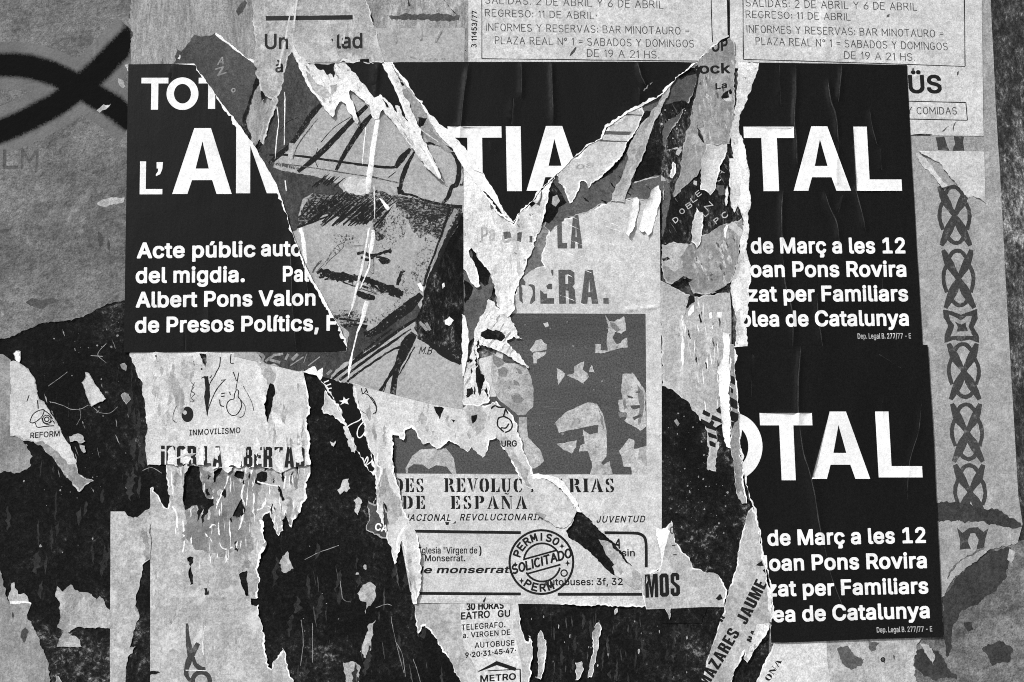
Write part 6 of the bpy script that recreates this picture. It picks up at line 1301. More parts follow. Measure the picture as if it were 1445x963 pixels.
S('flyer_scrap', 'torn white flyer with TELEGRAFO bus lines and METRO sign at the bottom edge', 'flyer', 0.95,
  ['c', (584, 852), (731, 852), 't', (733, 868), (736, 885), (740, 900), (745, 906), (748, 896), (752, 906), (751, 922), (749, 942), (747, 958), (748, 980), 'c', (650, 980), 't', (652, 965), (642, 948), (632, 928), (622, 912), (610, 894), (600, 882), (594, 884), (590, 900), (587, 880)], M_light,
  [('paper_face', polys([(650, 852), (718, 852), (726, 890), (732, 918), (736, 940), (737, 980), (676, 980), (670, 940), (655, 915), (651, 890)], amp=1.0), M_form),
   ('small_print', pen('30 HORAS', (659, 861), (710, 858.5), 9.0, 2.2), M_ink),
   ('small_print', text('EATRO', (650, 875), (692, 872), 10.5, 'B'), M_ink), ('small_print', text('GU', (702, 871.5), (721, 870.5), 10, 'B'), M_ink), ('small_print', text('TELEGRAFO.', (651, 890), (714, 885.5), 8.4, 'R', track=.04), M_ink), ('small_print', text('a. VIRGEN DE', (653, 901), (721, 896), 7.8, 'R', track=.04), M_ink), ('small_print', text('AUTOBUSE', (670, 915), (727, 911), 8, 'R', track=.06), M_ink), ('small_print', text('9·20·31·45·47·', (656, 929), (729, 921.5), 7.8, 'B'), M_ink),
   ('metro_sign', rib([(675, 948, 1.5), (701, 936, 6), (728, 945, 5)], smooth=False) + ribs([(688, 947), (734, 944.5)], w=1.4) + ribs([(734, 944), (735, 980)], w=1.8) + text('METRO', (677, 963), (729, 959.5), 9.6, 'B'), M_ink)],
  amp=1.8, curl=1.4, step=5, rim=2, rim_mat=M_white, ridges=[([(655, 855), (660, 900), (672, 950)], 2, .5)])
for lab, pts in (('upright pale sliver right of the bus lines flyer, on the black', [(762, 890), (767, 898), (771, 904), (772, 918), (769, 932), (766, 948), (763, 958), (757, 957), (759, 940), (760, 918), (759, 900)]),
                 ('long leaning pale sliver on the black below the rubber stamp', [(845, 875), (848, 888), (846, 902), (843, 920), (838, 940), (835, 955), (828, 957), (832, 938), (836, 918), (836, 896), (840, 882)]),
                 ('small white tooth of paper hanging below the MOS scrap', [(938, 859), (947, 858), (948, 868), (944, 875), (941, 866)]),
                 ('pale hanging fleck under the lower edge of the stamped poster', [(868, 858), (873, 856), (871, 864), (868, 868)]),
                 ('small pale crumb low on the black below the rubber stamp', [(812, 937), (820, 934), (824, 944), (820, 956), (812, 960)])):
    S('paper_scrap', lab, 'paper scrap', 1.0, pts, M_ash, [], curl=1.2, curl_r=5, step=4, amp=1.6, rim=.8, rim_mat=M_white)

S('cartoon_flyer', 'torn white cartoon flyer with a pointing hand and the letters URG, over the photo panel', 'flyer', 1.65,
  ['c', (497, 541), (556, 556), (612, 570), (652, 577), 't', (668, 566), (684, 572), (700, 566), (716, 578), (728, 598), (736, 622), (744, 648), (754, 672), (757, 690), (748, 692), (736, 678), (722, 652), (710, 634), (700, 617), (692, 622), (688, 634), (682, 645), (674, 640), (667, 632), (660, 638), (648, 630), (634, 622), (626, 630), (616, 634), (606, 624), (598, 627), (590, 615), (580, 602), (573, 608), (570, 621), (560, 614), (552, 611), (555, 625), (553, 645), (556, 668), (563, 688), (568, 708), (573, 728), (586, 748), (592, 770), (593, 795), (596, 815), (590, 835), (588, 853), 'c', (583, 853), 't', (577, 815), (571, 780), (567, 762), (562, 778), (558, 796), (552, 780), (546, 758), (538, 738), (532, 716), (529, 680), (528, 652), (519, 625), (512, 598), (504, 573), (499, 556)], M_form,
  [('drawing', ribs([(515, 556), (520, 558), (526, 566), (531, 576), (530, 584)], [(524, 560), (530, 570), (531, 580), (526, 585)], [(510, 548), (512, 556), (517, 551)], [(516, 548), (519, 555)], w=1.5, rough=.3) + ribs([(506, 566), (508, 578), (516, 584)], w=.9), M_ink),
   ('grey_patch', polys([(652, 577), (668, 567), (682, 574), (688, 590), (676, 612), (664, 600), (655, 590)], [(700, 612), (712, 632), (724, 652), (738, 676), (748, 688), (742, 660), (730, 640), (716, 616)], [(533, 690), (545, 660), (555, 690), (566, 715), (570, 730), (552, 740), (540, 725)], amp=2.8), M_ash),
   ('dark_mark', polys([(612, 574), (620, 574), (626, 576), (622, 585), (621, 592), (619, 586), (615, 582)], [(665, 587), (674, 585), (670, 595), (667, 598)], [(636, 592), (642, 593), (640, 597)], amp=.8), M_dark),
   ('paper_shreds', shreds([(520, 580), (560, 640), (570, 740), (590, 840), (560, 760), (532, 700)], 16, 6, 26, 115), M_ash), ('paper_shreds', shreds([(560, 570), (700, 590), (690, 625), (600, 610)], 16, 5, 16, 116), M_ash), ('white_fibres', ribs([(533, 640), (532, 655), (538, 665), (530, 690)], [(588, 752), (592, 775), (594, 798), (596, 818), (589, 838)], [(500, 545), (505, 572), (512, 598), (520, 625)], [(570, 745), (562, 760), (560, 780)], w=2.4, rough=.8), M_white),
   ('drawing', ribs([(716, 570), (712, 582), (711, 588)], [(711, 588), (704, 590), (702, 596), (703, 602), (707, 606), (711, 610)], [(711, 588), (719, 592), (723, 600), (720, 607), (713, 611)], [(707, 604), (714, 604), (718, 598)], [(693, 577), (698, 573), (704, 575), (712, 575)], [(713, 577), (717, 584)], w=2.2, rough=.3), M_ink),
   ('caption', text('URG', (707, 631), (730, 630.5), 9, 'B'), M_ink)],
  amp=1.9, curl=2.2, curl_r=6, step=5, rim=1.8, rim_mat=M_white, ridges=[([(584, 556), (584, 590), (585, 612)], 2.2, .6), ([(573, 735), (575, 790), (586, 850)], 4, 1.0)], lift=[(590, 800, 18, .8)],
  holes=[[(541, 708), (546, 716), (549, 740), (546, 752), (541, 735)]])
print('middle done', len(bpy.data.objects))

# ------------------------------------------------------------------ the drawn portrait poster
def q6(a, b): return (361 + a / 3.99, 240 + b / 3.99)
def q8(a, b): return (380 + a / 4.817, 60 + b / 4.817)
def q4(a, b): return (400 + a / 5.35, 240 + b / 5.35)
def q5(a, b): return (360 + a / 4.817, 400 + b / 4.817)


BACKG = polys([(340, 60), (404, 60), (430, 100), (446, 135), (454, 149), (448, 158), (438, 172), (424, 192), (405, 212), (391, 226), (386, 236), (400, 242), (425, 246), (448, 250), (470, 255), (466, 264), (440, 268), (428, 280), (422, 300), (420, 312), (424, 316), (418, 325), (405, 330), (370, 260), (340, 200)], amp=1.2)
LOWBG = polys([(362, 490), (490, 490), (492, 470), (480, 458), (500, 454), (515, 462), (522, 470), (560, 450), (590, 428), (596, 445), (560, 468), (530, 488), (497, 508), (484, 512), (470, 528), (462, 540), (440, 530), (425, 524), (400, 520), (388, 514), (372, 512), (368, 506)], amp=1.4)
VISOR = polys([(458, 258), (478, 262), (486, 272), (510, 276), (530, 270), (548, 274), (552, 288), (540, 292), (534, 310), (520, 312), (505, 316), (490, 310), (478, 304), (462, 304), (440, 308), (424, 318), (421, 312), (424, 298), (434, 280), (446, 268)], amp=1.8)
BROW = polys([(548, 274), (565, 276), (590, 281), (620, 288), (650, 293), (652, 300), (642, 316), (632, 332), (620, 338), (604, 330), (592, 336), (583, 322), (574, 312), (566, 298), (556, 288)], amp=2.2)
SOFT = polys([(520, 276), (546, 276), (560, 292), (575, 310), (572, 330), (558, 345), (548, 362), (534, 358), (527, 340), (524, 318)], amp=2.5) + polys([(600, 335), (622, 338), (612, 370), (600, 396), (590, 420), (560, 446), (530, 462), (520, 456), (560, 425), (580, 395), (590, 360)], amp=3) + polys([(466, 440), (500, 438), (520, 448), (505, 458), (482, 458)], amp=2) + polys([(456, 335), (470, 330), (500, 332), (512, 345), (500, 352), (480, 346)], amp=2) + polys([(494, 398), (530, 408), (545, 420), (520, 414), (500, 408)], amp=1.5) + polys([(560, 372), (568, 380), (572, 400), (566, 405), (560, 390)], amp=1.5)
COAT = polys([(650, 300), (655, 300), (655, 515), (640, 506), (628, 498), (612, 490), (600, 484), (590, 478), (584, 462), (592, 440), (598, 412), (606, 388), (618, 362), (628, 338), (640, 318)], amp=1.6)
S('portrait_poster', 'grey drawn portrait poster of a person in a cap with a dark moustache', 'poster', 1.85,
  ['c', (404, 40), (656, 40), (654, 210), (654, 400), (653, 578), (612, 571), (556, 557), (494, 541), (431, 526.5), (361, 510), (330, 503), (330, 230), (368, 214), (386, 160), (397, 118)], M_faceg,
  [('drawn_background', BACKG, M_chargrey), ('drawn_background', LOWBG, M_chargrey),
   ('soft_shade', SOFT, M_stipl), ('cap_brim', VISOR, M_hatch), ('brow_shade', BROW, M_stip), ('brow_shade', polys([(548, 274), (565, 276), (590, 281), (620, 288), (650, 293), (650, 302), (640, 312), (622, 306), (606, 314), (588, 304), (572, 300), (558, 288)], amp=2.4), M_hatch), ('nose_shadow', polys([(518, 270), (540, 270), (548, 282), (546, 298), (540, 306), (544, 320), (538, 334), (530, 336), (526, 316), (520, 300)], amp=2.4), M_hatch), ('cap_shade', polys([(400, 243), (440, 248), (478, 258), (484, 272), (470, 276), (440, 272), (426, 284), (418, 310), (404, 300), (392, 262)], amp=1.6), M_chargrey), ('coat', COAT, M_coat),
   ('stipple', polys([(522, 275), (536, 272), (544, 284), (546, 300), (542, 314), (546, 328), (540, 338), (532, 340), (526, 328), (523, 312), (520, 296)], amp=2.4) + polys([(471, 446), (496, 440), (514, 444), (520, 452), (500, 456), (480, 456)], amp=1.5), M_stip),
   ('cap_lines', ribs([q8(355, 425) + (6,), q8(290, 490) + (8,), q8(220, 590) + (6,), q8(150, 690) + (6,), q8(60, 770) + (7,), q8(0, 825) + (5,)],
                      [q8(665, 430) + (6,), q8(560, 535) + (7,), q8(440, 660) + (7.5,), q8(320, 780) + (8,), q8(195, 880) + (5,)],
                      [q8(700, 490) + (5,), q8(640, 560) + (8,), q8(560, 680) + (7,), q8(500, 780) + (6,), q8(455, 872) + (4,)],
                      [q8(0, 765) + (3,), q8(150, 768) + (3,), q8(400, 800) + (3.4,), q8(600, 828) + (3.4,), q8(760, 848) + (4,), q8(870, 848) + (4,)],
                      [q8(860, 850) + (5,), q8(900, 790) + (9,), q8(960, 725) + (5,)], [q8(985, 745) + (3,), q8(940, 830) + (6,), q8(905, 920) + (7,), q8(890, 1000) + (4,), q4(870, 130) + (5,), q4(878, 185) + (5,)],
                      [q8(1040, 690) + (3,), q8(1120, 690) + (4,), q8(1210, 715) + (5,), q8(1270, 770) + (8,), q8(1290, 860) + (7,), q8(1275, 960) + (7,), q4(1270, 130) + (6,), q4(1245, 200) + (6,), q4(1200, 255) + (4,)],
                      [q8(1310, 800) + (3,), q8(1325, 880) + (4,), q8(1320, 960) + (4,), q4(1330, 110) + (3,)],
                      [q4(890, 150) + (4,), q4(905, 180) + (5,), q4(970, 190) + (3,), q4(1060, 225) + (3,), q4(1200, 262) + (4,), q4(1350, 280) + (5,)], rough=.5)
    + ribs([(393, 190, .3), (404, 174, 1.2), (420, 166, 1)], [q8(330, 720) + (1,), q8(310, 790) + (1.2,), q8(330, 850) + (1,)], [q8(550, 510) + (1,), q8(440, 580) + (1,), q8(350, 680) + (1.2,)], [q8(650, 560) + (1.5,), q8(560, 690) + (1.2,)], [q8(810, 920) + (1.4,), q8(860, 880) + (1.4,)], rough=.2), M_char),
   ('cap_lines', ribs([q8(50, 822), q8(250, 846), q8(500, 886), q8(700, 918), q8(880, 955)], [q4(670, 50), q4(860, 100)], [q8(160, 800), q8(200, 690), q8(330, 520)], w=1.6, rough=.3)
    + hatch(q8(10, 828), q8(210, 870), 22, 6, 100, 1.4, 3, .6), M_charlt),
   ('hair_hatching', hatch((430, 316), (520, 316), 30, 62, 40, 2.6, 21, 4) + hatch((424, 310), (470, 290), 12, 46, 42, 2.2, 22, 3) + hatch((470, 262), (440, 262), 10, 24, 45, 2, 23, 3) + hatch((500, 312), (536, 318), 12, 40, 50, 2.4, 24, 4) + rib([(418, 322, 3), (440, 314, 3), (470, 303, 2)], rough=.4), M_char),
   ('hair_hatching', hatch((576, 320), (634, 338), 16, 30, 55, 3.0, 25, 5) + hatch((560, 296), (640, 306), 16, 18, 60, 3, 26, 5), M_hatch),
   ('strap', ribs([q4(1260, 280) + (4,), q4(1230, 370) + (4,), q4(1190, 500) + (3,), q4(1130, 660) + (3,), q4(1080, 800) + (4,), q4(1060, 880) + (4,)], [q4(1345, 320) + (5,), q4(1290, 420) + (5,), q4(1230, 540) + (6,), q4(1160, 700) + (6,), q4(1090, 850) + (5,)], rough=.6), M_char),
   ('strap', ribs([q4(1310, 300) + (7,), q4(1250, 400) + (5,), q4(1190, 560) + (4,), q4(1120, 730) + (3,)], rough=.8), M_grey),
   ('moustache', rib([q4(255, 785) + (3,), q4(300, 765) + (9,), q4(380, 800) + (12,), q4(480, 810) + (12,), q4(560, 815) + (8,), q4(620, 830) + (9,), q4(690, 850) + (8,), q4(760, 880) + (9,), q4(820, 910) + (12,), q4(880, 930) + (8,), q4(905, 935) + (3,)], rough=2.0) + hatch(q4(260, 800), q4(600, 840), 22, 12, 8, 3, 61, 4) + hatch(q4(600, 850), q4(860, 950), 16, 11, -25, 3, 62, 4)
    + ribs([q4(420, 830) + (2,), q4(500, 865) + (2.5,), q4(560, 880) + (1.4,)], [q4(860, 870) + (4,), q4(880, 800) + (5,), q4(895, 770) + (4,), q4(920, 765) + (1,)], rough=.8), M_char),
   ('face_marks', ribs([q4(555, 635) + (3,), q4(600, 625) + (5,), q4(660, 650) + (5,), q4(720, 635) + (4,), q4(800, 610) + (4,), q4(802, 630) + (3,)], [q4(585, 660) + (3,), q4(630, 680) + (4,), q4(680, 660) + (3,)], [q4(700, 660) + (3,), q4(760, 665) + (3,), q4(800, 685) + (4,)], rough=.7) + poly([q4(715, 680), q4(750, 662), q4(790, 665), q4(815, 690), q4(790, 715), q4(750, 712)], .8)
    + rib([q5(690, 65) + (6,), q5(740, 85) + (9,), q5(800, 100) + (7,), q5(815, 105) + (3,)], rough=.8), M_char),
   ('thin_lines', ribs([q4(630, 745), q4(660, 660), q4(680, 680), q4(682, 770), q4(670, 780), q4(630, 745)], [q4(640, 755), q4(680, 715)], [q4(450, 575), q4(600, 570)], [q4(250, 770), q4(320, 690), q4(390, 590), q4(440, 555), q4(455, 575), q4(420, 620), q4(350, 680), q4(310, 730)], [q4(330, 690), q4(365, 610), q4(400, 640), q4(380, 590), q4(430, 610), q4(410, 570)], [q4(620, 860), q4(700, 905), q4(750, 940)], [q5(700, 30), q5(840, 75)], w=1.0, rough=.3) + ribs([(441, 385, 2.0), (447, 375, 2.6), (454, 368, 2)], rough=.5), M_charlt),
   ('collar_lines', ribs([q5(1130, 75) + (8,), q5(1040, 160) + (15,), q5(930, 240) + (14,), q5(820, 325) + (11,), q5(740, 350) + (7,)], [q5(1105, 240) + (4,), q5(960, 330) + (5,), q5(800, 450) + (5,), q5(660, 545) + (5,), q5(525, 650) + (4,)],
                         [q5(930, 310) + (2,), q5(800, 410) + (3,), q5(680, 515) + (4,)], [q5(1060, 310) + (2,), q5(900, 420) + (4,), q5(730, 540) + (4,), q5(575, 660) + (3.6,)], [q5(1010, 430) + (5,), q5(930, 455) + (3,), q5(800, 540) + (3,), q5(690, 615) + (3,), q5(625, 670) + (3,)],
                         [q5(1080, 340) + (10,), q5(1040, 400) + (16,), q5(1000, 490) + (14,), q5(965, 580) + (9,), q5(945, 680) + (8,), q5(935, 760) + (9,)], [q5(1000, 480) + (5,), q5(940, 590) + (5,), q5(890, 670) + (4,), q5(850, 735) + (5,)], [q5(1085, 430) + (2,), q5(1020, 550) + (2,), q5(960, 650) + (1.4,)], [q5(1125, 370) + (7,), q5(1200, 420) + (6,), q5(1280, 480) + (8,), q5(1400, 545) + (6,)],
                         [q5(890, 690) + (1.4,), q5(870, 740) + (1.4,)], [q5(1250, 440) + (10,), q5(1330, 470) + (14,), q5(1400, 500) + (14,)], rough=.7)
    + rib([q5(570, 240) + (3,), q5(640, 250) + (3,), q5(760, 265) + (2,)], rough=.5) + rib([q5(600, 290) + (5,), q5(700, 282) + (4,), q5(760, 300) + (6,)], rough=.8), M_char),
   ('light_strokes', ribs([q5(20, 470), q5(55, 500), q5(45, 530)], [q5(70, 530), q5(130, 490), q5(190, 480)], [q5(100, 520), q5(170, 540)], [q5(205, 520), q5(225, 480)], [q5(250, 520), q5(290, 480)], [q5(1120, 260), q5(1170, 320), q5(1130, 280)], [q5(1160, 270), q5(1190, 320)], [q5(490, 620), q5(520, 590)], w=4, rough=.8) + ribs([q5(330, 540), q5(350, 480)], [q5(360, 560), q5(440, 500)], [q5(240, 560), q5(330, 500)], w=1.2, rough=.4), M_grey),
   ('initials', pen('M.B', q5(1115, 478), q5(1195, 482), 9.5, 1.3, it=.3), M_char),
   ('white_patch', polys([q4(478, 60), q4(500, 52), q4(548, 55), q4(560, 75), q4(620, 70), q4(640, 85), q4(632, 130), q4(615, 182), q4(560, 190), q4(500, 180), q4(460, 155), q4(455, 105)], amp=1.4), M_news),
   ('white_flake', polys([q4(718, 210), q4(740, 215), q4(765, 245), q4(805, 290), q4(790, 305), q4(770, 300), q4(750, 260)], [q4(1010, 860), q4(1035, 850), q4(1050, 890), q4(1055, 920), q4(1030, 905)], [q4(1195, 860), q4(1215, 850), q4(1220, 880), q4(1200, 900)], [(627, 452), (634, 447), (640, 452), (634, 460), (628, 458)], amp=.8), M_white),
   ('rubbed_fold', ribs([(534, 158, 5), (531, 180, 6.5), (527, 205, 7), (524, 230, 7), (521, 250, 8), (519, 268, 6), (518, 274, 3)], [(528, 262, 1.6), (528.5, 290, 2), (529, 310, 1)], [(527, 325, 5), (526, 338, 5), (524, 348, 6), (523, 358, 2)], [(521, 322, 2), (516, 350, 2.4), (511, 376, 4), (506, 395, 3), (498, 430, 2.5), (491, 447, 1)], [(520, 345, 1.2), (522, 370, 2), (517, 386, 2), (508, 408, 1)], [(518, 425, 7), (514, 440, 6), (510, 455, 4), (504, 470, 2.2), (498, 495, 1.8), (494, 515, 3.5), (491, 536, 1.6)], [(516, 180, 1), (513, 210, 1.4), (511, 232, 1)], [(404, 270, 1.5), (402, 255, 1.2)], [(424, 322, 4), (428, 340, 5), (430, 360, 5), (432, 372, 3)], [(402, 130, 1), (402, 150, 1.6), (401, 205, 1)], [(390, 148, 1), (393, 170, 1.4), (390, 200, 1.4), (388, 225, 1)], rough=.6), M_fold),
   ('pale_mark', ribs([(411, 202, 6), (410, 218, 7), (409, 232, 5)], rough=.5), M_light)],  # short light grey stroke at the left of the cap
  curl=0.5, step=5, amp=.8,
  ridges=[([(536, 150), (529, 200), (522, 250), (519, 275)], 6, 1.6), ([(528, 270), (526, 330), (520, 390), (512, 440), (494, 535)], 5, 1.4), ([(514, 330), (508, 380), (495, 440)], 4, 1.2), ([(424, 310), (432, 360), (440, 390)], 5, 1.0), ([(402, 100), (401, 230)], 3, .7), ([(583, 510), (584, 575)], 3, .5)])
S('paper_scrap', 'white torn wedge sticking up at the bottom of the portrait, above the dark gap', 'paper scrap', 2.1,
  [(427, 525), (436, 520), (444, 517), (448, 524), (453, 520), (456, 519), (455, 530), (452, 537), (447, 530), (438, 528)], M_white, [], curl=1.4, step=3.5, amp=1.0)
S('paper_sliver', 'tall white blade of paper at the right edge of the drawn portrait', 'paper scrap', 2.2,
  [(652, 443), (656, 446), (659, 455), (661, 468), (662, 482), (660, 500), (657, 518), (655, 530), (652, 531)], M_white, [], curl=1.4, step=3.5, amp=.8)

# ------------------------------------------------------------------ white torn layer between the portrait and the war poster
S('torn_layer', 'white torn paper layer with faint letters below the black V shaped notch', 'paper layer', 2.0,
  ['c', (654, 212), 't', (664, 226), (676, 244), (690, 264), (706, 290), (724, 316), (737, 298), (754, 281), (768, 264), (784, 250), (776, 262), (773, 280), (771, 292), (768, 304), (764, 318), (757, 334), (753, 345), (750, 358), (745, 366), (742, 374), (741, 386), (734, 396), (729, 405), (727, 416), (725, 428), (722, 444), (716, 448), (706, 444), (702, 430), (699, 414), (697, 398), (692, 384), (684, 376), (678, 370), (672, 362), (666, 351), (662, 354), (665, 366), (671, 376), (674, 386), (678, 404), (672, 406), (667, 400), (662, 392), (658, 384), 'c', (654, 380)], M_whitish,
  [('paper_shreds', shreds([(658, 230), (720, 320), (750, 330), (720, 430), (700, 430), (660, 360)], 26, 5, 22, 131, .05), M_news), ('faint_letters', text('Pa', (678, 343), (700, 340), 22, 'R') + text('e', (708, 344), (722, 342), 19, 'B'), M_ash), ('grey_patch', polys([(690, 281), (698, 284), (700, 293), (694, 296)], [(709, 328), (720, 327), (722, 336), (712, 338)], [(730, 330), (736, 328), (735, 342), (730, 340)], [(747, 334), (751, 333), (751, 342), (747, 342)], [(756, 288), (762, 280), (764, 268), (766, 278), (762, 292)], amp=1), M_slate),
   ('dark_mark', polys([(690, 281), (694, 280), (697, 287), (692, 286)], [(743, 388), (750, 385), (752, 393), (747, 395)], [(746, 289), (752, 284), (756, 287), (750, 293)], amp=.6), M_dark)],
  rim=2.4, rim_mat=M_white, curl=2.0, curl_r=6, step=5, amp=1.8, ridges=[([(695, 305), (715, 335), (722, 330)], 5, 1.2), ([(700, 400), (712, 420), (712, 445)], 4, 1.0), ([(740, 300), (725, 330), (722, 370)], 5, 1.0)])
S('paper_scrap', 'dark mottled paper scrap under the white torn layer, right of the portrait', 'paper scrap', 1.3,
  [(652, 380), (664, 352), (676, 362), (694, 384), (698, 400), (692, 420), (684, 445), (678, 470), (655, 490), (652, 440)], M_slate, [('black_stain', polys([(664, 351), (668, 354), (680, 371), (692, 386), (690, 402), (684, 404), (676, 396), (668, 372)], [(655, 395), (662, 400), (668, 406), (662, 420), (656, 430)], amp=1.4), M_dark)], curl=.8, step=5)
S('paper_scrap', 'fleecy pale torn scrap hanging beside the photo panel of faces', 'paper scrap', 1.7,
  [(690, 420), (700, 428), (708, 442), (720, 448), (728, 462), (736, 480), (724, 474), (716, 480), (724, 492), (738, 506), (746, 520), (730, 512), (712, 500), (694, 490), (680, 486), (674, 496), (672, 512), (680, 530), (692, 550), (690, 568), (672, 574), (655, 572), (654, 530), (660, 512), (666, 490), (670, 470), (678, 450), (684, 432)], M_whitish,
  [('paper_shreds', shreds([(660, 480), (690, 425), (745, 518), (690, 570), (656, 570)], 26, 4, 16, 132, -.6), M_ash), ('paper_shreds', shreds([(660, 480), (690, 460), (690, 560), (656, 565)], 12, 3.5, 14, 133, .1), M_dark), ('dark_hole', polys([(678, 468), (688, 462), (696, 468), (706, 468), (713, 474), (708, 481), (698, 479), (686, 478), (679, 474)], [(672, 494), (680, 494), (685, 500), (676, 502)], [(675, 512), (680, 520), (684, 530), (681, 548), (676, 560), (673, 545), (671, 525)], [(658, 548), (666, 546), (667, 556), (659, 562)], [(692, 515), (694, 528), (690, 535), (691, 522)], [(656, 488), (664, 490), (662, 510), (657, 512)], amp=1.6), M_dark),
   ('grey_patch', polys([(676, 487), (700, 494), (730, 512), (748, 524), (735, 520), (705, 505), (682, 496)], amp=1.2), M_slate)], curl=1.6, step=4.5, rim=1.5, rim_mat=M_white, amp=2.2)
print('portrait done', len(bpy.data.objects))

# ------------------------------------------------------------------ upper centre right: layers inside the tear
S('paper_layer', 'dark grey torn band of paper sweeping under the white icicles, right of the notch', 'paper layer', 1.3,
  [(768, 262), (790, 240), (830, 205), (880, 160), (915, 120), (960, 95), (985, 88), (990, 100), (970, 150), (938, 200), (936, 282), (916, 281), (897, 281), (880, 283), (867, 284), (847, 289), (834, 297), (822, 301), (810, 305), (797, 309), (790, 316), (783, 318), (778, 326), (768, 320), (770, 300)], M_slate,
  [('black_area', polys([(936, 140), (936, 246), (925, 248), (908, 254), (892, 258), (896, 242), (905, 222), (912, 206), (920, 184), (927, 165)], [(905, 165), (912, 156), (926, 154), (918, 170), (906, 176), (890, 205), (878, 225), (862, 245), (842, 256), (836, 262), (858, 236), (880, 205)], [(770, 262), (782, 258), (788, 268), (796, 278), (800, 286), (790, 294), (780, 310), (774, 316), (768, 312), (770, 290)], [(953, 108), (972, 98), (988, 90), (985, 105), (970, 108), (960, 114)], amp=1.4), M_dark),
   ('paper_shreds', shreds([(790, 300), (930, 270), (930, 180), (880, 200), (800, 270)], 24, 4, 14, 129, .9), M_dark), ('white_spot', polys([(780, 278), (786, 275), (790, 284), (784, 292), (779, 288)], amp=1), M_ash),
   ('white_line', ribs([(895, 258), (915, 252), (930, 249)], [(897, 281), (915, 283), (930, 284)], w=1.6, rough=.5), M_light)], curl=1.0, step=5, rim=1.2, rim_mat=M_ash)
S('paper_layer', 'black speckled paper with slanting white letters reading DOBLEN', 'paper layer', 1.6,
  ['c', (930, 150), 't', (946, 146), (964, 142), (978, 150), (996, 210), (1030, 215), (1050, 250), (1056, 305), (1046, 308), (1030, 316), (1012, 322), (994, 334), (985, 345), (962, 344), (934, 346), 'c', (934, 300)], M_dark2,
  [('lettering', pen('D', (953, 315), (958, 311), 6.6, 1.28) + pen('O', (962, 303), (967, 299), 6.6, 1.28) + pen('B', (971, 295), (977, 291), 6.6, 1.20) + pen('L', (978, 286), (984, 282), 6.6, 1.04) + pen('E', (985, 278), (990, 274), 6.6, 1.04) + pen('N', (999, 297), (1006, 290), 7.4, 1.20) + pen('P', (1011, 316), (1016, 312), 6.6, 1.28) + pen('C', (1022, 309), (1028, 304), 7.4, 1.44) + pen('L', (995, 306), (1000, 302), 6.6, 0.96) + pen('C', (1012, 257), (1018, 254), 6.6, 1.04) + pen('A', (1016, 248), (1022, 244), 6.6, 1.04), M_light),
   ('grey_edge', polys([(931, 255), (938, 250), (944, 262), (946, 280), (940, 310), (935, 335), (930, 320), (931, 282)], [(1012, 262), (1022, 262), (1024, 275), (1014, 276)], amp=1.2), M_slate),
   ('paper_shreds', shreds([(934, 150), (1000, 160), (1040, 240), (1040, 300), (940, 340)], 30, 3, 14, 121, .6), M_slate), ('white_specks', flecks([(932, 155), (975, 155), (960, 220), (935, 230)], 20, .6, 2.4, 44) + polys([(955, 212), (960, 205), (962, 212), (958, 220), (954, 218)], [(979, 255), (984, 256), (983, 262), (979, 260)], [(928, 249), (934, 248), (940, 255), (932, 256)], [(938, 212), (956, 208), (958, 210), (940, 213)], amp=.8), M_light)], curl=.8, step=5)
S('paper_sheet', 'mottled grey rock concert sheet under the right black poster edge', 'paper sheet', 1.9,
  [(978, 96), (988, 85), (999, 74), (1010, 63), (1020, 57), (1030, 54), (1036, 60), (1037, 120), (1036, 175), (1030, 204), 'c', (998, 205), 't', (996, 220), (993, 234), (986, 244), (977, 253), (968, 262), (960, 270), (949, 281), (952, 268), (957, 252), (961, 236), (964, 215), (967, 197), (968, 187), (973, 175), (976, 156), (980, 130), (984, 112)], M_grey,
  [('black_gash', polys([(1017, 137), (1022, 130), (1031, 125), (1034, 131), (1030, 137), (1022, 141)], [(984, 96), (990, 92), (986, 115), (981, 140), (977, 150), (979, 128)], amp=1), M_dark),
   ('paper_shreds', shreds([(985, 100), (1034, 70), (1034, 200), (970, 240)], 30, 5, 16, 122, .15), M_ash), ('paper_shreds', shreds([(985, 100), (1034, 120), (1000, 200), (970, 200)], 10, 4, 10, 123, .1), M_slate), ('white_flake', polys([(966, 118), (975, 108), (982, 104), (978, 118), (970, 134), (962, 140), (960, 136)], [(1020, 140), (1032, 138), (1032, 143), (1024, 143)], [(936, 155), (945, 150), (958, 142), (955, 149), (944, 154)], amp=1.2), M_news), ('pale_patch', polys([(985, 185), (992, 180), (998, 190), (993, 196), (987, 193)], [(968, 191), (978, 188), (996, 199), (990, 205), (975, 200)], amp=1.2), M_ash), ('heading', text('Rock', (970, 104.5), (1031, 104), 15, 'B'), M_ink), ('heading', text('UP', (1004, 74), (1028, 71), 17, 'B'), M_ink), ('heading', text('La', (1009, 127), (1027, 124), 9, 'B'), M_ink)], curl=1.2, step=5, rim=1.4, rim_mat=M_ash)
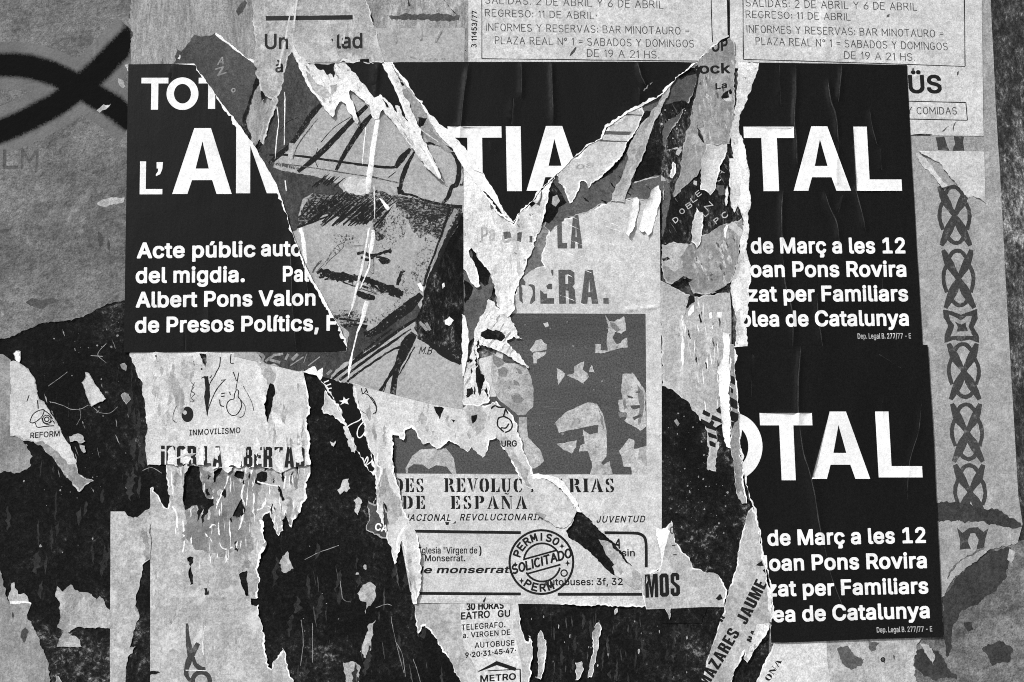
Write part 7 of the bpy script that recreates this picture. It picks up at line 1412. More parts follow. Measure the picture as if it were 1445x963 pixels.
S('torn_layer', 'white torn paper with two grey printed bars, hanging in icicles beside the letter A', 'paper layer', 2.0,
  [(786, 248), (797, 236), (810, 224), (830, 208), (848, 194), (858, 180), (878, 165), (894, 155), (906, 151), (908, 158), (905, 166), (900, 180), (893, 190), (886, 202), (880, 212), (874, 224), (866, 232), (856, 241), (848, 248), (842, 253), (836, 260), (830, 266), (826, 258), (821, 256), (817, 266), (814, 274), (810, 280), (805, 287), (801, 280), (797, 272), (794, 262), (789, 258)], M_news,
  [('grey_bars', polys([(852, 185), (892, 186), (888, 191), (850, 190)], [(848, 198), (886, 199), (885, 201), (846, 200)], [(882, 161), (906, 162), (906, 164), (880, 163)], amp=.3), M_slate), ('faint_letters', text('oa', (812, 240), (840, 236), 9, 'R'), M_ash)], rim=2.2, rim_mat=M_white, curl=1.8, curl_r=6, step=4.5)
S('paper_strip', 'pale leaning paper strip pointing to the black triangle in the tear', 'paper strip', 2.2,
  [(938, 128), (946, 118), (953, 110), (946, 126), (940, 140), (932, 156), (925, 171), (919, 184), (914, 198), (910, 212), (905, 224), (899, 238), (894, 250), (889, 260), (884, 271), (881, 286), (872, 284), (861, 284), (866, 272), (871, 262), (876, 254), (879, 247), (883, 236), (886, 226), (884, 216), (890, 202), (900, 180), (906, 172), (914, 166), (924, 152), (930, 142)], M_ash, [('grey_patch', polys([(904, 180), (914, 166), (926, 152), (922, 164), (912, 180), (906, 186)], [(912, 205), (908, 215), (900, 230), (896, 220), (904, 206)], amp=1), M_grey)], rim=1.8, rim_mat=M_light, curl=1.4, step=4.5)
for nm, lab, z, pts, mt in (
    ('paper_strip', 'broad white paper strip hanging between the grey rock sheet and the black lettering', 2.2, ['c', (997, 204), (1026, 204), 't', (1026, 214), (1022, 224), (1017, 235), (1013, 250), (1009, 265), (1006, 272), (1002, 276), (998, 272), (993, 270), (988, 268), (989, 244), (990, 222), (994, 214)], M_news),
    ('paper_strip', 'white icicle of paper hanging below the slanting white letters', 2.3, [(983, 293), (987, 299), (992, 300), (992, 318), (990, 330), (988, 346), (984, 350), (980, 344), (975, 342), (977, 325), (978, 312)], M_news),
    ('paper_strip', 'short white icicle of paper hanging left of its longer twin', 2.0, [(894, 280), (899, 278), (902, 282), (902, 294), (900, 304), (897, 314), (893, 324), (888, 333), (884, 330), (886, 314), (888, 304), (891, 292)], M_white),
    ('paper_strip', 'long white icicle of paper above the blank part of the war poster', 2.0, [(929, 261), (932, 270), (932, 284), (928, 300), (924, 316), (919, 328), (914, 336), (910, 328), (905, 329), (901, 324), (903, 316), (908, 298), (914, 284), (919, 270)], M_white),
    ('paper_strip', 'thin white paper sliver beside the letter C on black', 2.3, [(1025, 317), (1028, 318), (1026, 328), (1024, 338), (1021, 334), (1023, 324)], M_news),
    ('paper_strip', 'thin upright white sliver near the right end of the black lettering', 2.3, [(1026, 262), (1028, 270), (1027, 282), (1025, 291), (1022, 284), (1024, 272)], M_news),
    ('paper_strip', 'small white feather of paper on the black speckled sheet', 2.1, [(949, 229), (953, 232), (953, 244), (949, 253), (945, 252), (944, 246), (948, 238)], M_news)):
    S(nm, lab, 'paper strip', z, pts, mt, [], rim=1.6, rim_mat=M_white, curl=2.4, curl_r=6, step=4, amp=1.3)

S('torn_layer', 'mid grey rounded torn patch below the slanting white letters', 'paper layer', 1.9,
  [(934, 345), (950, 343), (972, 344), (985, 340), (996, 330), (1012, 322), (1030, 314), (1046, 309), (1056, 305), (1055, 325), (1046, 338), (1042, 360), (1038, 382), (1030, 400), (1020, 408), (1008, 413), (990, 416), (978, 415), (974, 404), (969, 392), (960, 398), (948, 402), (940, 398), (935, 390)], M_grey,
  [('paper_shreds', shreds([(940, 345), (1045, 320), (1030, 400), (960, 390)], 30, 6, 14, 124, .2), M_ash), ('paper_shreds', shreds([(950, 345), (1045, 320), (1030, 400), (975, 400)], 12, 4, 9, 125, .2), M_slate), ('pale_patch', polys([(934, 346), (948, 344), (970, 345), (966, 356), (958, 364), (964, 376), (952, 384), (940, 376), (935, 364)], [(1026, 318), (1034, 312), (1050, 326), (1054, 340), (1042, 332)], amp=1.2), M_light), ('dark_mark', polys([(934, 366), (942, 363), (946, 366), (936, 369)], [(945, 403), (956, 396), (965, 389), (972, 393), (978, 395), (970, 400), (960, 402), (950, 408)], [(1008, 413), (1018, 406), (1030, 400), (1030, 411), (1018, 414)], amp=.8), M_dark)], curl=1.2, step=5, rim=1.4, rim_mat=M_light, ridges=[([(950, 350), (985, 380), (1020, 385)], 7, 1.0)])
S('torn_layer', 'light grey crumpled layer right of the stencilled war poster', 'paper layer', 1.45,
  ['c', (930, 395), 't', (940, 400), (952, 408), (970, 415), (981, 419), 'c', (1030, 413), (1032, 440), (1032, 600), 't', (1026, 604), (1018, 598), (1010, 604), (1013, 625), (1012, 645), (1010, 666), (998, 664), (999, 640), (999, 616), (994, 600), (986, 590), (980, 580), (973, 571), (965, 562), (956, 556), (946, 550), (934, 545), 'c', (933, 434)], M_light,
  [('dark_mark', polys([(966, 446), (968, 436), (972, 420), (977, 413), (981, 420), (979, 436), (972, 446)], [(977, 472), (984, 466), (989, 464), (995, 468), (998, 477), (1001, 488), (1002, 503), (999, 506), (996, 496), (993, 486), (988, 484), (987, 493), (981, 484)], amp=1.2), M_dark),
   ('grey_patch', polys([(964, 450), (974, 448), (982, 462), (974, 474), (990, 500), (1000, 512), (1012, 520), (1020, 500), (1022, 462), (1004, 462), (996, 466), (985, 440), (982, 425), (974, 430)], amp=2), M_ash),
   ('paper_shreds', shreds([(960, 420), (1028, 420), (1028, 560), (1000, 580), (945, 520)], 40, 5, 28, 126, .1), M_ash), ('paper_shreds', shreds([(962, 420), (1026, 440), (1020, 520), (980, 520)], 12, 3, 16, 127, .2), M_dark), ('paper_fibres', shreds([(950, 430), (1028, 420), (1028, 580), (990, 580)], 30, 1.8, 20, 128, .1), M_white), ('white_flake', polys([(970, 440), (978, 430), (979, 440), (972, 446)], [(963, 470), (966, 490), (964, 520), (961, 500)], [(1000, 442), (1004, 440), (1005, 450), (1001, 450)], [(1012, 441), (1018, 440), (1018, 448), (1013, 448)], amp=1), M_white),
   ('slanted_type', polys([(993, 578), (1003, 584), (1001, 589), (991, 584)], [(989, 591), (1001, 597), (1004, 593), (1008, 596), (1006, 601), (1018, 608), (1021, 613), (1006, 607), (998, 604), (989, 597)], [(1005, 586), (1018, 592), (1019, 598), (1003, 592)], [(999, 610), (1011, 615), (1012, 620), (1000, 617)], [(1001, 622), (1010, 626), (1010, 632), (1002, 629)], [(1010, 578), (1016, 574), (1018, 584), (1012, 582)], [(1012, 612), (1019, 614), (1017, 622), (1012, 624)], amp=.5), M_ink)],
  curl=1.4, step=5, rim=1.6, rim_mat=M_news, ridges=[([(964, 458), (964, 500), (966, 550)], 3, 1.0), ([(1000, 470), (1010, 520), (1008, 570)], 6, 1.2), ([(945, 440), (946, 540)], 6, .7)])
S('stippled_sheet', 'dark stippled print with a straight left edge beside the stencilled poster', 'paper sheet', 1.25,
  ['c', (934, 530), 't', (990, 560), (1030, 590), (1048, 640), (1060, 720), (1050, 760), (1040, 800), (1030, 835), (1010, 830), 'c', (990, 880), (934, 880)], M_carbon, [('white_specks', flecks([(940, 560), (990, 600), (1030, 700), (1020, 790), (940, 720)], 60, .5, 2.4, 71) + poly([(951, 594), (955, 591), (959, 598), (956, 602)], .4), M_grey)], step=6)
for nm, lab, z, pts, mt, lay in (
    ('paper_strip', 'long white paper strip falling beside the slanted black type, left of the lower poster', 2.1, [(1020, 470), (1030, 470), (1030, 500), (1029, 540), (1029, 580), (1031, 610), (1032, 634), (1026, 630), (1021, 622), (1020, 600), (1017, 575), (1014, 552), (1012, 530), (1013, 518), (1019, 506), (1022, 490)], M_white, []),
    ('paper_strip', 'grey paper strip with black letter parts along the lower poster edge', 1.9, ['c', (1030, 486), (1036, 486), 't', (1038, 530), (1042, 570), (1044, 602), (1046, 640), (1050, 682), (1054, 710), (1046, 712), (1040, 698), (1038, 680), (1034, 650), (1031, 630)], M_grey,
     [('lettering', polys([(1030, 529), (1040, 534), (1040, 545), (1031, 540)], [(1030, 560), (1041, 566), (1041, 578), (1031, 574)], [(1031, 580), (1042, 584), (1042, 592), (1038, 596), (1031, 592)], [(1031, 596), (1037, 596), (1033, 606)], [(1030, 546), (1035, 550), (1034, 556), (1030, 553)], amp=.4), M_ink), ('white_flake', polys([(1040, 698), (1046, 690), (1050, 700), (1052, 714), (1044, 712)], amp=1), M_light)])):
    S(nm, lab, 'paper strip', z, pts, mt, lay, rim=1.6, rim_mat=M_white, curl=1.8, curl_r=6, step=4, amp=1.4)

# ------------------------------------------------------------------ sheets along the top
S('text_poster', 'light grey torn text poster under a thick black rule, top left of centre', 'poster', 2.2,
  ['c', (352, -70), (512, -70), 't', (516, 0), (520, 14), (526, 30), (531, 48), (534, 62), (540, 80), (542, 88), 'c', (480, 88.5), (441, 88.5), 't', (428, 90), (417, 84), (410, 70), (404, 96), (398, 118), (391, 140), (388, 152), (380, 175), (372, 205), (366, 200), (372, 170), (380, 150), (384, 140), (376, 136), (370, 142), (368, 132), (364, 110), (358, 90), (361, 60), (357, 30)], M_ash,
  [('paper_shreds', shreds([(362, 0), (510, 0), (530, 85), (420, 85), (385, 140), (365, 90)], 30, 6, 26, 136), M_light), ('rule', polys([(375, 23), (498, 21.5), (498, 28), (375, 29.5)], amp=.2), M_ink), ('heading', text('Un', (372, 70), (408, 69.5), 22, 'R', track=-.02), M_ink), ('heading', text('lad', (474, 69), (513, 68.5), 22, 'R', track=-.02) + polys([(467, 55), (470, 55), (470, 60)], amp=.3), M_ink), ('heading', text('à', (388, 103), (401, 102), 17, 'R'), M_ink),
   ('pale_patch', polys([(410, 48), (420, 44), (432, 46), (440, 60), (452, 66), (464, 72), (472, 66), (480, 84), (470, 88), (440, 88), (420, 86), (412, 68)], [(466, 34), (490, 31), (486, 46), (476, 50), (464, 44)], amp=1.4), M_light), ('dark_mark', polys([(508, 84), (521, 83), (521, 88), (508, 88)], [(361, 132), (370, 128), (376, 138), (368, 144), (361, 140)], [(361, 92), (363, 98), (361, 102)], amp=.5), M_dark),
   ('white_fold', ribs([(420, -5), (417, 15), (415, 40)], [(412, 10), (406, 35), (403, 55)], [(402, 60), (397, 78), (394, 95)], [(489, 36), (486, 50), (484, 62)], [(388, 150), (380, 172), (373, 195), (368, 210)], w=2.2, rough=.5), M_news)],
  curl=1.8, curl_r=6, step=5, rim=2.2, rim_mat=M_news, ridges=[([(420, -10), (417, 20), (412, 55)], 3, 1.0), ([(405, 60), (396, 90), (390, 130)], 3, .9), ([(468, 30), (470, 60), (480, 88)], 4, .8), ([(486, 36), (484, 70)], 3, .8)])
S('paper_sheet', 'wrinkled fibrous grey sheet between the torn text poster and the left pen lettered notice', 'paper sheet', 1.3,
  ['c', (500, -70), (664, -70), (664, 95), (500, 95)], M_oldfib, [('black_gash', polys([(517, 4), (521, 14), (527, 28), (526, 34), (521, 24)], [(531, 51), (536, 58), (541, 68), (549, 85), (550, 90), (540, 90), (538, 78), (532, 62)], [(642, 56), (648, 62), (654, 68), (660, 74), (656, 72), (648, 68)], [(624, -2), (634, 10), (648, 24), (640, 18)], [(585, 55), (594, 68), (590, 64)], [(575, -4), (580, 8), (576, 10)], amp=.8), M_dark), ('grey_patch', polys([(545, 22), (600, 20), (648, 22), (648, 30), (600, 28), (550, 28)], amp=2), M_darkgrey)],
  torn=False, step=5, ridges=[([(553, 35), (557, 50), (560, 65)], 3, 1.2), ([(592, 30), (594, 45), (594, 60)], 3, 1.2), ([(624, 40), (618, 52), (612, 62)], 3, 1.4), ([(655, 0), (640, 14), (628, 30)], 5, 1.4), ([(575, 80), (600, 84), (640, 82)], 3, .8), ([(560, 10), (558, 25)], 4, 1.0)])


def notice(x0, lines, frame_pts):
    r = [('pen_lettering', sum((pen(s, a, b, c, 1.15, rough=.2) for s, a, b, c in lines), []), M_inkthin)]
    r.append(('frame_line', ribs(*frame_pts, w=1.3, rough=.2), M_ink))
    return r


NL = ['SALIDAS. 2 DE ABRIL Y 6 DE ABRIL', 'REGRESO: 11 DE ABRIL·', 'INFORMES Y RESERVAS: BAR MINOTAURO =', 'PLAZA REAL Nº 1 = SABADOS Y DOMINGOS', 'DE 19 A 21 HS.']
S('notice_sheet', 'pen lettered travel notice with the sideways number 11453/77 at its left edge', 'notice', 1.6,
  ['c', (661, -70), (1027, -70), (1028, 52), 't', (1018, 56), (1008, 64), (998, 74), (990, 84), 'c', (986, 96), (661, 94)], M_news,
  notice(0, [(NL[0], (685, 5), (936, 12), 10), (NL[1], (685, 23), (842, 27), 9.4), (NL[2], (686, 43.5), (972, 49), 10), (NL[3], (699, 62), (979, 67), 10), (NL[4], (829, 80), (930, 82.5), 10)],
         [[(680, -60), (680, 20), (680, 83)], [(680, 83), (840, 85), (985, 86.5)], [(1003, -60), (1004, 20), (1005.5, 60)]])
  + [('printer_number', pen('3 11453/77', (672, 67), (673, 16), 6.6, 1.4), M_ink), ('smudge', rib([(804, 79, 1), (808, 74, 4), (813, 67, 1.4)], rough=.6), M_inkthin), ('dark_edge', ribs([(1026.5, -60), (1027, 0), (1028, 50)], w=2.6), M_ink)],
  curl=1.0, step=5, rim=1.6, rim_mat=M_white, ridges=[([(790, -10), (792, 30), (790, 70)], 8, .7), ([(920, 0), (915, 40)], 8, .6)])
S('notice_sheet', 'pen lettered travel notice with the heavy letters ÜS beneath its frame', 'notice', 1.55,
  ['c', (1030, -70), (1384, -70), (1386, 30), (1388, 192), (1280, 191), (1262, 110), (1030, 96)], M_news,
  notice(0, [(NL[0].replace('.', ':'), (1053, 9), (1294, 15), 10), (NL[1].replace('·', ''), (1053, 25), (1200, 29), 9.4), (NL[2], (1054, 46), (1331, 53), 10), (NL[3], (1067, 63), (1337, 71), 10), (NL[4], (1192, 83), (1291, 86), 10)],
         [[(1048, -60), (1048.5, 20), (1049, 84)], [(1049, 84), (1180, 88), (1362, 94)], [(1360, -60), (1361, 20), (1362, 94)], [(1270, 143), (1363, 145)], [(1363, 145), (1365, 170)], [(1270, 168), (1365, 170)]])
  + [('heading', text('ÜS', (1281, 132), (1331, 132), 26, 'B'), M_ink), ('pen_lettering', pen('Y COMIDAS', (1281, 161), (1350, 161.5), 9.5, 1.3), M_inkthin),
     ('smudge', polys([(1251, 21), (1256, 20), (1255, 24), (1251, 25)], [(1350, 102), (1354, 101), (1352, 107), (1350, 107)], [(1286, 97), (1290, 96), (1290, 101)], amp=.6) + ribs([(1349, 172, 1), (1346, 178, 2), (1345, 186, .8)], [(1330, 186, 2.4), (1334, 182, 1.5), (1339, 178, .8)], rough=.4), M_inkgrey), ('dark_edge', ribs([(1284, 191, 1), (1300, 190.5, 3), (1316, 190.5, 1)], rough=.4), M_dark)],
  curl=.8, step=5, ridges=[([(1164, -20), (1166, 30), (1164, 92)], 7, 2.0), ([(1178, -20), (1180, 40), (1182, 95)], 6, 1.4), ([(1384, 40), (1386, 180)], 3, .5)])

# ------------------------------------------------------------------ the black posters
def crease_sheen_marks(rs):  # thin ribs along the crease crests, painting their bright sheen as colour
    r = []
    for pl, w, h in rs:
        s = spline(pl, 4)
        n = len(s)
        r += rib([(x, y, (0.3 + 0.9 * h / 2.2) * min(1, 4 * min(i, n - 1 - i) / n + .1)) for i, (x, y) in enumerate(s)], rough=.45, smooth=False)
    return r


def line(s, a, b, cap=22.5, wt='B', **k): return text(s, a, b, cap, wt, **k)


def crease(*p, w=3.4, h=1.5): return (list(p), w * 1.35, h * 1.7)


TL = [(274, 90), (279, 98), (285, 106), (295, 120), (305, 134), (314, 147), (320, 155), (327, 163), (334, 171), (341, 180), (347, 189), (354, 199), (361, 209), (368, 222), (376, 237), (383, 249), (391, 261), (395, 271), (398, 281), (403, 298), (408, 314), (414, 332), (421, 350), (427, 365), (433, 379), (442, 396), (451, 411), (459, 426), (466, 440), (474, 454), (482, 468), (488, 478), (490, 490)]
CR_LEFT = [crease((241, 92), (242, 110), h=.5), crease((294, 420), (292, 470), h=.7), crease((420, 300), (428, 360), (436, 430), w=4, h=.8), crease((409, 330), (412, 420), (418, 495), w=4, h=.7), crease((260, 460), (262, 495), h=.5)]
S('black_poster', 'left remnant of the black poster, with the words TOT and Acte públic', 'poster', 2.6,
  ['c', (181, 91), (230, 90.5), 't'] + TL + ['c', (489, 496), (330, 496.5), (174.5, 497.5), (178, 290)], M_black,
  [('crease', crease_sheen_marks(CR_LEFT), M_crease_sheen), ('headline', head('T', 199, 237, 155, 110, 10, 8) + head('O', 235, 280, 154, 111, 10.5, 8) + head('T', 280, 317, 154, 110, 10, 8), M_letter),
   ('headline', head('A', 243, 327, 274, 181) + head('M', 333, 440, 273, 180, 20), M_letter),
   ('headline', head('L', 197, 229, 274.5, 228, 8.5, 7.5) + poly([(221, 229), (230, 229), (229, 239), (226, 246), (220, 249), (220, 246), (223, 242), (223, 238), (221, 238)]), M_letter),
   ('text_line', line('Acte públic', (193.5, 365), (361.5, 363)), M_letter), ('text_line', line('autoritzat', (368, 362), (496, 361.5)), M_letter),
   ('text_line', line('del migdia.', (191, 400), (347, 398.5)), M_letter), ('text_line', line('Palau', (398, 398), (466, 397.5)), M_letter),
   ('text_line', line('Albert Pons Valon', (192, 434.5), (447, 431.5)) + line('-', (452, 431), (463, 431)), M_letter),
   ('text_line', line('de Presos Polítics, F', (190, 470), (477, 467)), M_letter)],
  amp=1.0, rim=3.4, rim_mat=M_white, curl=1.6, curl_r=5, step=5.5, ridges=CR_LEFT)

UL = [(553, 88), (562, 101), (570, 110), (576, 118), (583, 130), (591, 142), (601, 154), (611, 165), (620, 175), (628, 182), (637, 188), (647, 199), (657, 209), (664, 220), (671, 229), (678, 238), (686, 252), (696, 267), (703, 281), (711, 295), (718, 305), (725, 315)]
UI = [(671, 258), (664, 248), (657, 240), (648, 226), (642, 216), (637, 209), (629, 201), (621, 194), (614, 184), (608, 175), (602, 160), (594, 148), (586, 137), (579, 128), (573, 120), (563, 106), (555, 95), (550, 88)]
UR = [(737, 297), (745, 289), (754, 281), (761, 271), (769, 262), (777, 254), (784, 248), (790, 242), (797, 236), (809, 223), (819, 215), (829, 207), (839, 201), (849, 195), (853, 187), (857, 180), (867, 173), (877, 165), (886, 160), (894, 155), (901, 152), (907, 150), (918, 143), (929, 137), (936, 132), (942, 127), (948, 119), (954, 110), (963, 103), (972, 98), (978, 93), (983, 88)]
CR_MIDDLE = [crease((661, 90), (655, 130), (650, 175), (648, 200), w=3, h=1.1), crease((735, 88), (736, 110), (735, 140), h=.9), crease((778, 88), (779, 120), (781, 180), w=3, h=1.3), crease((900, 88), (904, 105), (912, 122), w=3.4, h=1.4), crease((902, 125), (902, 150), w=2.4, h=.9), crease((724, 140), (722, 175), w=2.6, h=.7), crease((690, 200), (700, 215), w=3, h=.5)]
S('black_poster', 'middle wedge of the black poster ending in a V, with the letters TIA', 'poster', 2.6,
  ['t'] + UI[:-1] + ['c', (550, 88), (760, 87.5), 't', (983, 87.5)] + UR[::-1] + [(725, 315), (716, 312), (700, 300), (684, 276)], M_black,
  [('crease', crease_sheen_marks(CR_MIDDLE), M_crease_sheen), ('torn_edge', [outline(UI + UL, 1.1)[0]], M_white), ('headline', head('T', 633, 709, 270, 178.5, 21, 16) + head('I', 715.5, 736.5, 270, 178.5) + head('A', 743, 825, 269.5, 178), M_letter)],
  amp=1.0, rim=2.6, rim_mat=M_white, curl=1.6, curl_r=5, step=5.5,
  ridges=CR_MIDDLE)

RE = [(1072, 89), (1072, 96), (1066, 110), (1060, 122), (1056, 134), (1052, 146), (1048, 155), (1045, 163), (1043, 174), (1042, 185), (1046, 192), (1049, 200), (1052, 212), (1053, 225), (1056, 235), (1059, 246), (1058, 262), (1059, 280), (1059, 292), (1056, 302), (1056, 328), (1053, 352), (1058, 372), (1059, 392), (1057, 410), (1057, 425), (1055, 440), (1051, 455), (1054, 470), (1055, 490)]
RI = [(1038, 490), (1039, 470), (1038, 440), (1033, 424), (1030, 412), (1031, 400), (1038, 383), (1042, 360), (1045, 338), (1049, 326), (1048, 312), (1046, 300), (1041, 291), (1037, 300), (1031, 291), (1030, 260), (1029, 224), (1035, 224), (1032, 206), (1030, 190), (1035, 165), (1039, 140), (1041, 118), (1041, 88)]
CR_RIGHT = [crease((1123, 92), (1123, 130), (1121, 170), (1124, 200), (1125, 240), w=3, h=1.5), crease((1105, 270), (1103, 300), (1104, 345), w=3.2, h=1.3), crease((1104, 350), (1108, 400), (1118, 440), (1119, 490), w=3.2, h=1.0),
          crease((1188, 92), (1186, 115), (1183, 145), w=3, h=1.3), crease((1168, 110), (1172, 140), (1180, 165), (1183, 200), w=3.2, h=1.5), crease((1184, 200), (1180, 240), (1182, 262), w=3.2, h=1.0), crease((1163, 270), (1172, 295), (1181, 315), (1185, 345), w=3.4, h=1.5), crease((1190, 275), (1183, 300), w=3, h=1.2),
          crease((1227, 155), (1231, 180), (1238, 205), w=2.6, h=.9), crease((1242, 210), (1244, 240), w=3, h=.8), crease((1205, 262), (1214, 290), (1222, 328), w=3, h=1.2), crease((1245, 390), (1246, 410), w=2.6, h=.8), crease((1153, 415), (1155, 450), (1161, 488), w=3.2, h=1.0), crease((1100, 92), (1102, 150), w=3, h=.6)]
S('black_poster', 'right remnant of the black poster with the letters TAL above de Març a les 12', 'poster', 2.6,
  ['t'] + RI[:-1] + ['c', (1041, 88), (1072, 88.5), (1180, 90), (1280, 92), (1286, 220), (1302, 488), (1298, 500), (1160, 500), (1038, 500)], M_black,
  [('crease', crease_sheen_marks(CR_RIGHT), M_crease_sheen), ('torn_edge', [outline(RI + RE, 1.4)[0]], M_whitish), ('torn_edge', polys([(1041, 196), (1046, 193), (1052, 212), (1053, 230), (1050, 238), (1044, 230), (1041, 214)], [(1042, 300), (1046, 255), (1054, 262), (1058, 290), (1050, 302)], [(1031, 400), (1040, 392), (1046, 400), (1046, 430), (1040, 440)], amp=1.4), M_white),
   ('headline', head('T', 1053, 1124, 270, 179, 22, 16) + head('A', 1120, 1201, 269.5, 178.5) + head('L', 1209, 1273, 269.5, 179, 19, 16), M_letter),
   ('text_line', line('de Març a les 12', (1059.5, 358), (1280, 358)), M_letter), ('text_line', line('Joan Pons Rovira', (1042, 391.5), (1281, 391)), M_letter),
   ('text_line', line('zat per Familiars', (1055, 426), (1283, 425.5)), M_letter), ('text_line', line('blea de Catalunya', (1044, 461.5), (1284.5, 460)), M_letter),
   ('imprint', text('Dep. Legal B. 277/77 - E', (1210, 478.5), (1286, 478), 7.8, 'R'), M_ash)],
  amp=1.2, rim=2.4, rim_mat=M_white, curl=2.0, curl_r=6, step=5.5,
  ridges=CR_RIGHT)

LE = [(1036, 489), (1036, 510), (1037, 531), (1039, 550), (1041, 569), (1043, 585), (1044, 602), (1044, 624), (1046, 645), (1049, 664), (1052, 682), (1056, 695), (1060, 708), (1064, 722), (1069, 744), (1074, 765), (1077, 785), (1081, 800), (1084, 812), (1087, 830), (1089, 850), (1089, 866), (1087, 880), (1087, 895), (1088, 908)]
CR_COMPLETE = [crease((1130, 489), (1127, 530), (1126, 570), (1128, 600), w=3.4, h=1.5), crease((1128, 600), (1134, 640), (1142, 665), (1150, 700), (1156, 740), (1164, 775), w=4.6, h=1.6), crease((1164, 770), (1172, 810), (1185, 845), (1200, 880), w=4.5, h=1.0), crease((1246, 560), (1246, 590), w=2.4, h=.7), crease((1300, 570), (1296, 610), (1284, 650), (1280, 705), w=3, h=.6), crease((1240, 500), (1272, 520), w=3, h=.5), crease((1062, 500), (1060, 560), w=4, h=.5)]
S('black_poster', 'complete lower black poster with the letters OTAL, pasted over the upper one', 'poster', 3.2,
  ['c', (1036, 489), (1160, 488), (1309, 487), (1317, 610), (1331, 899), (1210, 903), (1088, 908), 't'] + LE[::-1][1:-1], M_black,
  [('crease', crease_sheen_marks(CR_COMPLETE), M_crease_sheen), ('headline', head('O', 988, 1076, 677, 584, 20, 15) + head('T', 1076, 1150, 678, 583, 20, 17.5) + head('A', 1146, 1228, 676, 581) + head('L', 1240, 1302, 674, 581, 19, 16), M_letter),
   ('text_line', line('de Març a les 12', (1083, 770.5), (1309, 766.5)), M_letter), ('text_line', line('Joan Pons Rovira', (1068.5, 806.5), (1310, 802)), M_letter),
   ('text_line', line('tzat per Familiars', (1072, 842.5), (1311.5, 838)), M_letter), ('text_line', line('ea de Catalunya', (1091, 878.5), (1314, 872.5)), M_letter),
   ('imprint', text('Dep. Legal B. 277/77 - E', (1237, 893), (1316, 891.5), 7.8, 'R'), M_ash)],
  amp=.9, rim=2.0, rim_mat=M_white, curl=1.2, curl_r=5, step=5.5,
  ridges=CR_COMPLETE)

# hanging scrap of the torn poster at the top
S('poster_scrap', 'hanging black and white rag of torn poster above the drawn cap', 'poster', 2.9,
  [(413, 62), (417, 70), (428, 82), (437, 91), (450, 90), (462, 92), (474, 90), 'c', (486, 88.5), (540, 88), (552, 88), 't', (557, 101), (563, 114), (568, 128), (573, 138), (578, 148), (584, 160), (589, 172), (594, 190), (603, 210), (610, 222), (616, 234), (622, 246), (627, 259), (617, 250), (604, 240), (595, 226), (584, 212), (573, 200), (567, 190), (562, 183), (557, 175), (552, 168), (541, 155), (537, 158), (534, 166), (530, 168), (524, 160), (521, 149), (515, 142), (509, 137), (502, 131), (494, 127), (492, 130), (496, 138), (499, 148), (503, 160), (507, 180), (499, 169), (495, 162), (489, 156), (486, 146), (480, 142), (473, 154), (470, 165), (460, 156), (455, 147), (447, 138), (440, 128), (434, 118), (428, 108), (423, 97), (417, 85), (412, 72)], M_whitish,
  [('paper_shreds', shreds([(414, 70), (480, 95), (500, 150), (460, 150)], 16, 4, 16, 134, .6), M_ash), ('paper_shreds', shreds([(560, 150), (620, 245), (600, 235), (545, 150)], 12, 3, 14, 135, .7), M_ash), ('black_print', polys([(441, 89), (456, 88), (474, 89), (471, 97), (472, 110), (466, 104), (461, 106), (456, 98), (450, 98)], [(486, 88.5), (512, 88), (541, 88), (546, 101), (553, 115), (558, 126), (565, 140), (567, 150), (577, 173), (568, 163), (564, 150), (558, 149), (560, 160), (553, 152), (546, 152), (541, 141), (534, 135), (528, 138), (521, 128), (515, 121), (510, 117), (505, 110), (501, 104), (496, 100), (492, 94)], amp=1.0), M_black),
   ('grey_patch', polys([(431, 100), (437, 104), (446, 117), (454, 121), (462, 128), (467, 137), (458, 140), (448, 132), (440, 126), (434, 114)], [(466, 120), (476, 118), (474, 130), (468, 136)], amp=1.2), M_ash), ('white_edge', ribs([(417, 84), (428, 107), (440, 127), (456, 148)], [(540, 90), (548, 104), (558, 124), (566, 142), (576, 170), (590, 190), (600, 212), (624, 255)], [(523, 150), (522, 160), (527, 166)], [(535, 135), (545, 143), (555, 155)], w=3.4, rough=.9), M_white)],
  amp=1.6, curl=2.4, curl_r=6, step=4.5, lift=[(500, 165, 14, 3.0), (618, 246, 18, 2.5), (468, 155, 14, 1.6), (534, 145, 12, 2.0)], ridges=[([(534, 88), (532, 110), (530, 135)], 3, 1.2), ([(528, 92), (526, 120)], 2.4, .9)])
S('poster_scrap', 'narrow grey paper sliver with a dark top caught between two white torn edges', 'paper scrap', 2.2,
  [(550, 90), (560, 104), (572, 122), (584, 138), (600, 160), (612, 188), (640, 215), (632, 216), (618, 206), (604, 200), (596, 188), (588, 172), (576, 146), (566, 128), (556, 102)], M_grey, [('dark_print', polys([(553, 96), (562, 106), (574, 120), (573, 126), (562, 130), (562, 118)], [(590, 166), (603, 167), (598, 178), (592, 181)], amp=.8), M_dark), ('white_line', ribs([(558, 114), (570, 116)], [(592, 182), (606, 192), (618, 200)], [(562, 106), (570, 116)], w=1.6, rough=.4) + poly([(566, 122), (574, 120), (573, 126), (568, 127)], .5), M_news)], step=4, amp=1.0)
S('paper_scrap', 'white torn wedge crossing the left bar of the letter T in TIA', 'paper scrap', 3.0,
  [(644, 196), (649, 203), (656, 212), (661, 214), (666, 224), (672, 232), (681, 245), (670, 240), (660, 228), (650, 212)], M_letter, [], step=4, amp=1.2, curl=1.4)

# ------------------------------------------------------------------ diagonal name strips, lower right
def q3(a, b): return (980 + a / 5.26, 780 + b / 5.26)


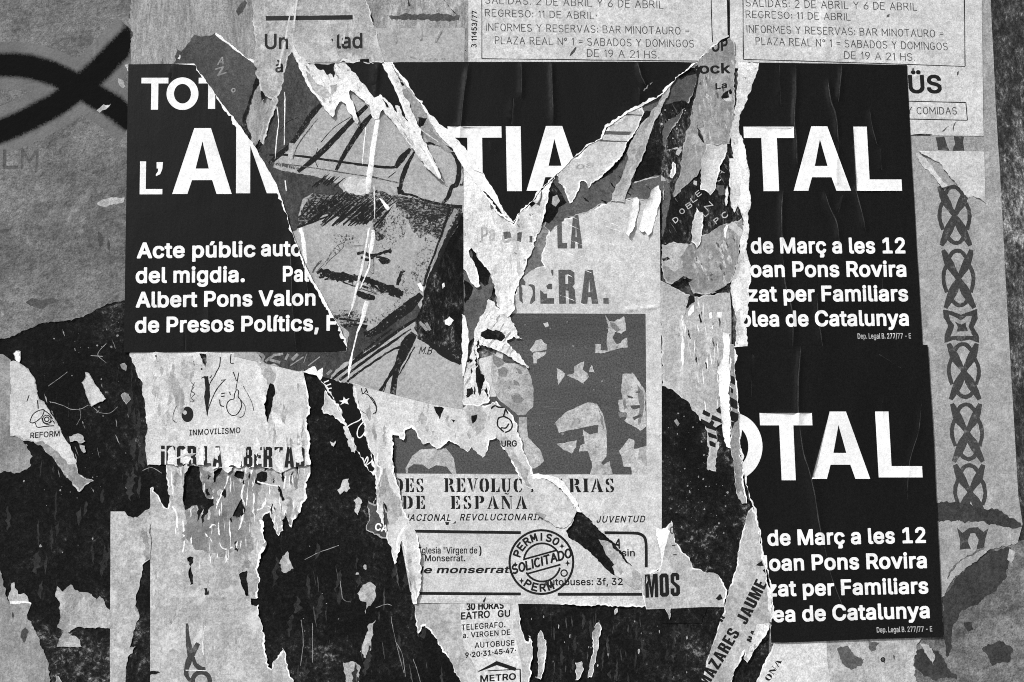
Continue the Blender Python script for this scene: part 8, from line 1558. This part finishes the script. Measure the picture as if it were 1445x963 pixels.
S('name_strip', 'leaning white paper strip with the upright bold words MAZARES JAUME', 'paper strip', 3.5,
  [(1056, 722), (1062, 716), (1067, 722), (1072, 750), (1077, 785), (1080, 798), (1082, 808), (1082, 820), (1087, 836), (1089, 850), (1089, 868), (1087, 884), (1080, 898), (1072, 908), (1064, 918), (1055, 935), (1050, 930), (1051, 918), (1044, 936), (1036, 948), (1030, 975), 'c', (985, 980), 't', (990, 960), (996, 936), (1004, 912), (1012, 894), (1016, 876), (1022, 862), (1026, 846), (1030, 828), (1034, 815), (1040, 797), (1042, 780), (1046, 758), (1051, 740)], M_light,
  [('lettering', block('MAZARES', q3(95, 1010), q3(345, 590), 17.5, .08) + block('JAUME', q3(385, 540), q3(545, 225), 17.5, .08), M_ink), ('small_print', block('NA', q3(425, 672), q3(472, 580), 8.5, .12) + block('R', q3(205, 520), q3(235, 470), 6, .1), M_ink),
   ('dark_mark', polys([q3(450, 95), q3(500, 60), q3(515, 100), q3(490, 105)], [q3(515, 548), q3(570, 510), q3(568, 552)], [q3(505, 130), q3(525, 120), q3(530, 160)], amp=.5), M_ink), ('white_edge', polys([(1069, 880), (1086, 880), (1086, 900), (1066, 915), (1056, 930), (1054, 926), (1060, 905)], [(1082, 820), (1088, 845), (1088, 866), (1084, 860)], amp=.8), M_whitish)],
  amp=1.2, curl=1.6, curl_r=5, step=4.5, rim=2.0, rim_mat=M_white, ridges=[([(1028, 860), (1034, 880), (1040, 890)], 4, .8)])
S('name_strip', 'white paper corner with the slanting letters ONA beneath the lower black poster', 'paper strip', 1.3,
  ['c', (1090, 895), (1166, 895), (1167, 930), (1175, 985), (1062, 985), 't', (1066, 965), (1074, 950), (1076, 940), (1082, 928), (1088, 916), (1092, 908)], M_form,
  [('lettering', stencil('ONA', q3(555, 960), q3(655, 800), 8.5, .1) + block('N', q3(425, 975), q3(455, 915), 8, .1) + block('I', q3(460, 945), q3(475, 915), 8, .1), M_ink)], amp=1.2, curl=1.2, step=5, rim=1.6, rim_mat=M_white)
S('paper_layer', 'weathered pale sheet under the bottom edge of the lower black poster', 'paper layer', 1.0,
  ['c', (1150, 890), (1310, 885), 't', (1298, 905), (1290, 925), (1292, 945), (1296, 985), 'c', (1160, 985)], M_ash,
  [('dark_stain', polys([(1181, 915), (1195, 912), (1208, 925), (1220, 930), (1216, 940), (1200, 946), (1188, 935)], [(1225, 905), (1240, 908), (1236, 920), (1228, 925)], [(1242, 928), (1248, 927), (1249, 934), (1243, 934)], [(1260, 924), (1263, 926), (1262, 932), (1259, 928)], amp=2), M_slate), ('black_speck', ring(1246, 931, 2.6, 1.6), M_ink)], curl=1.0, step=5, amp=2.2)
print('all done', len(bpy.data.objects))
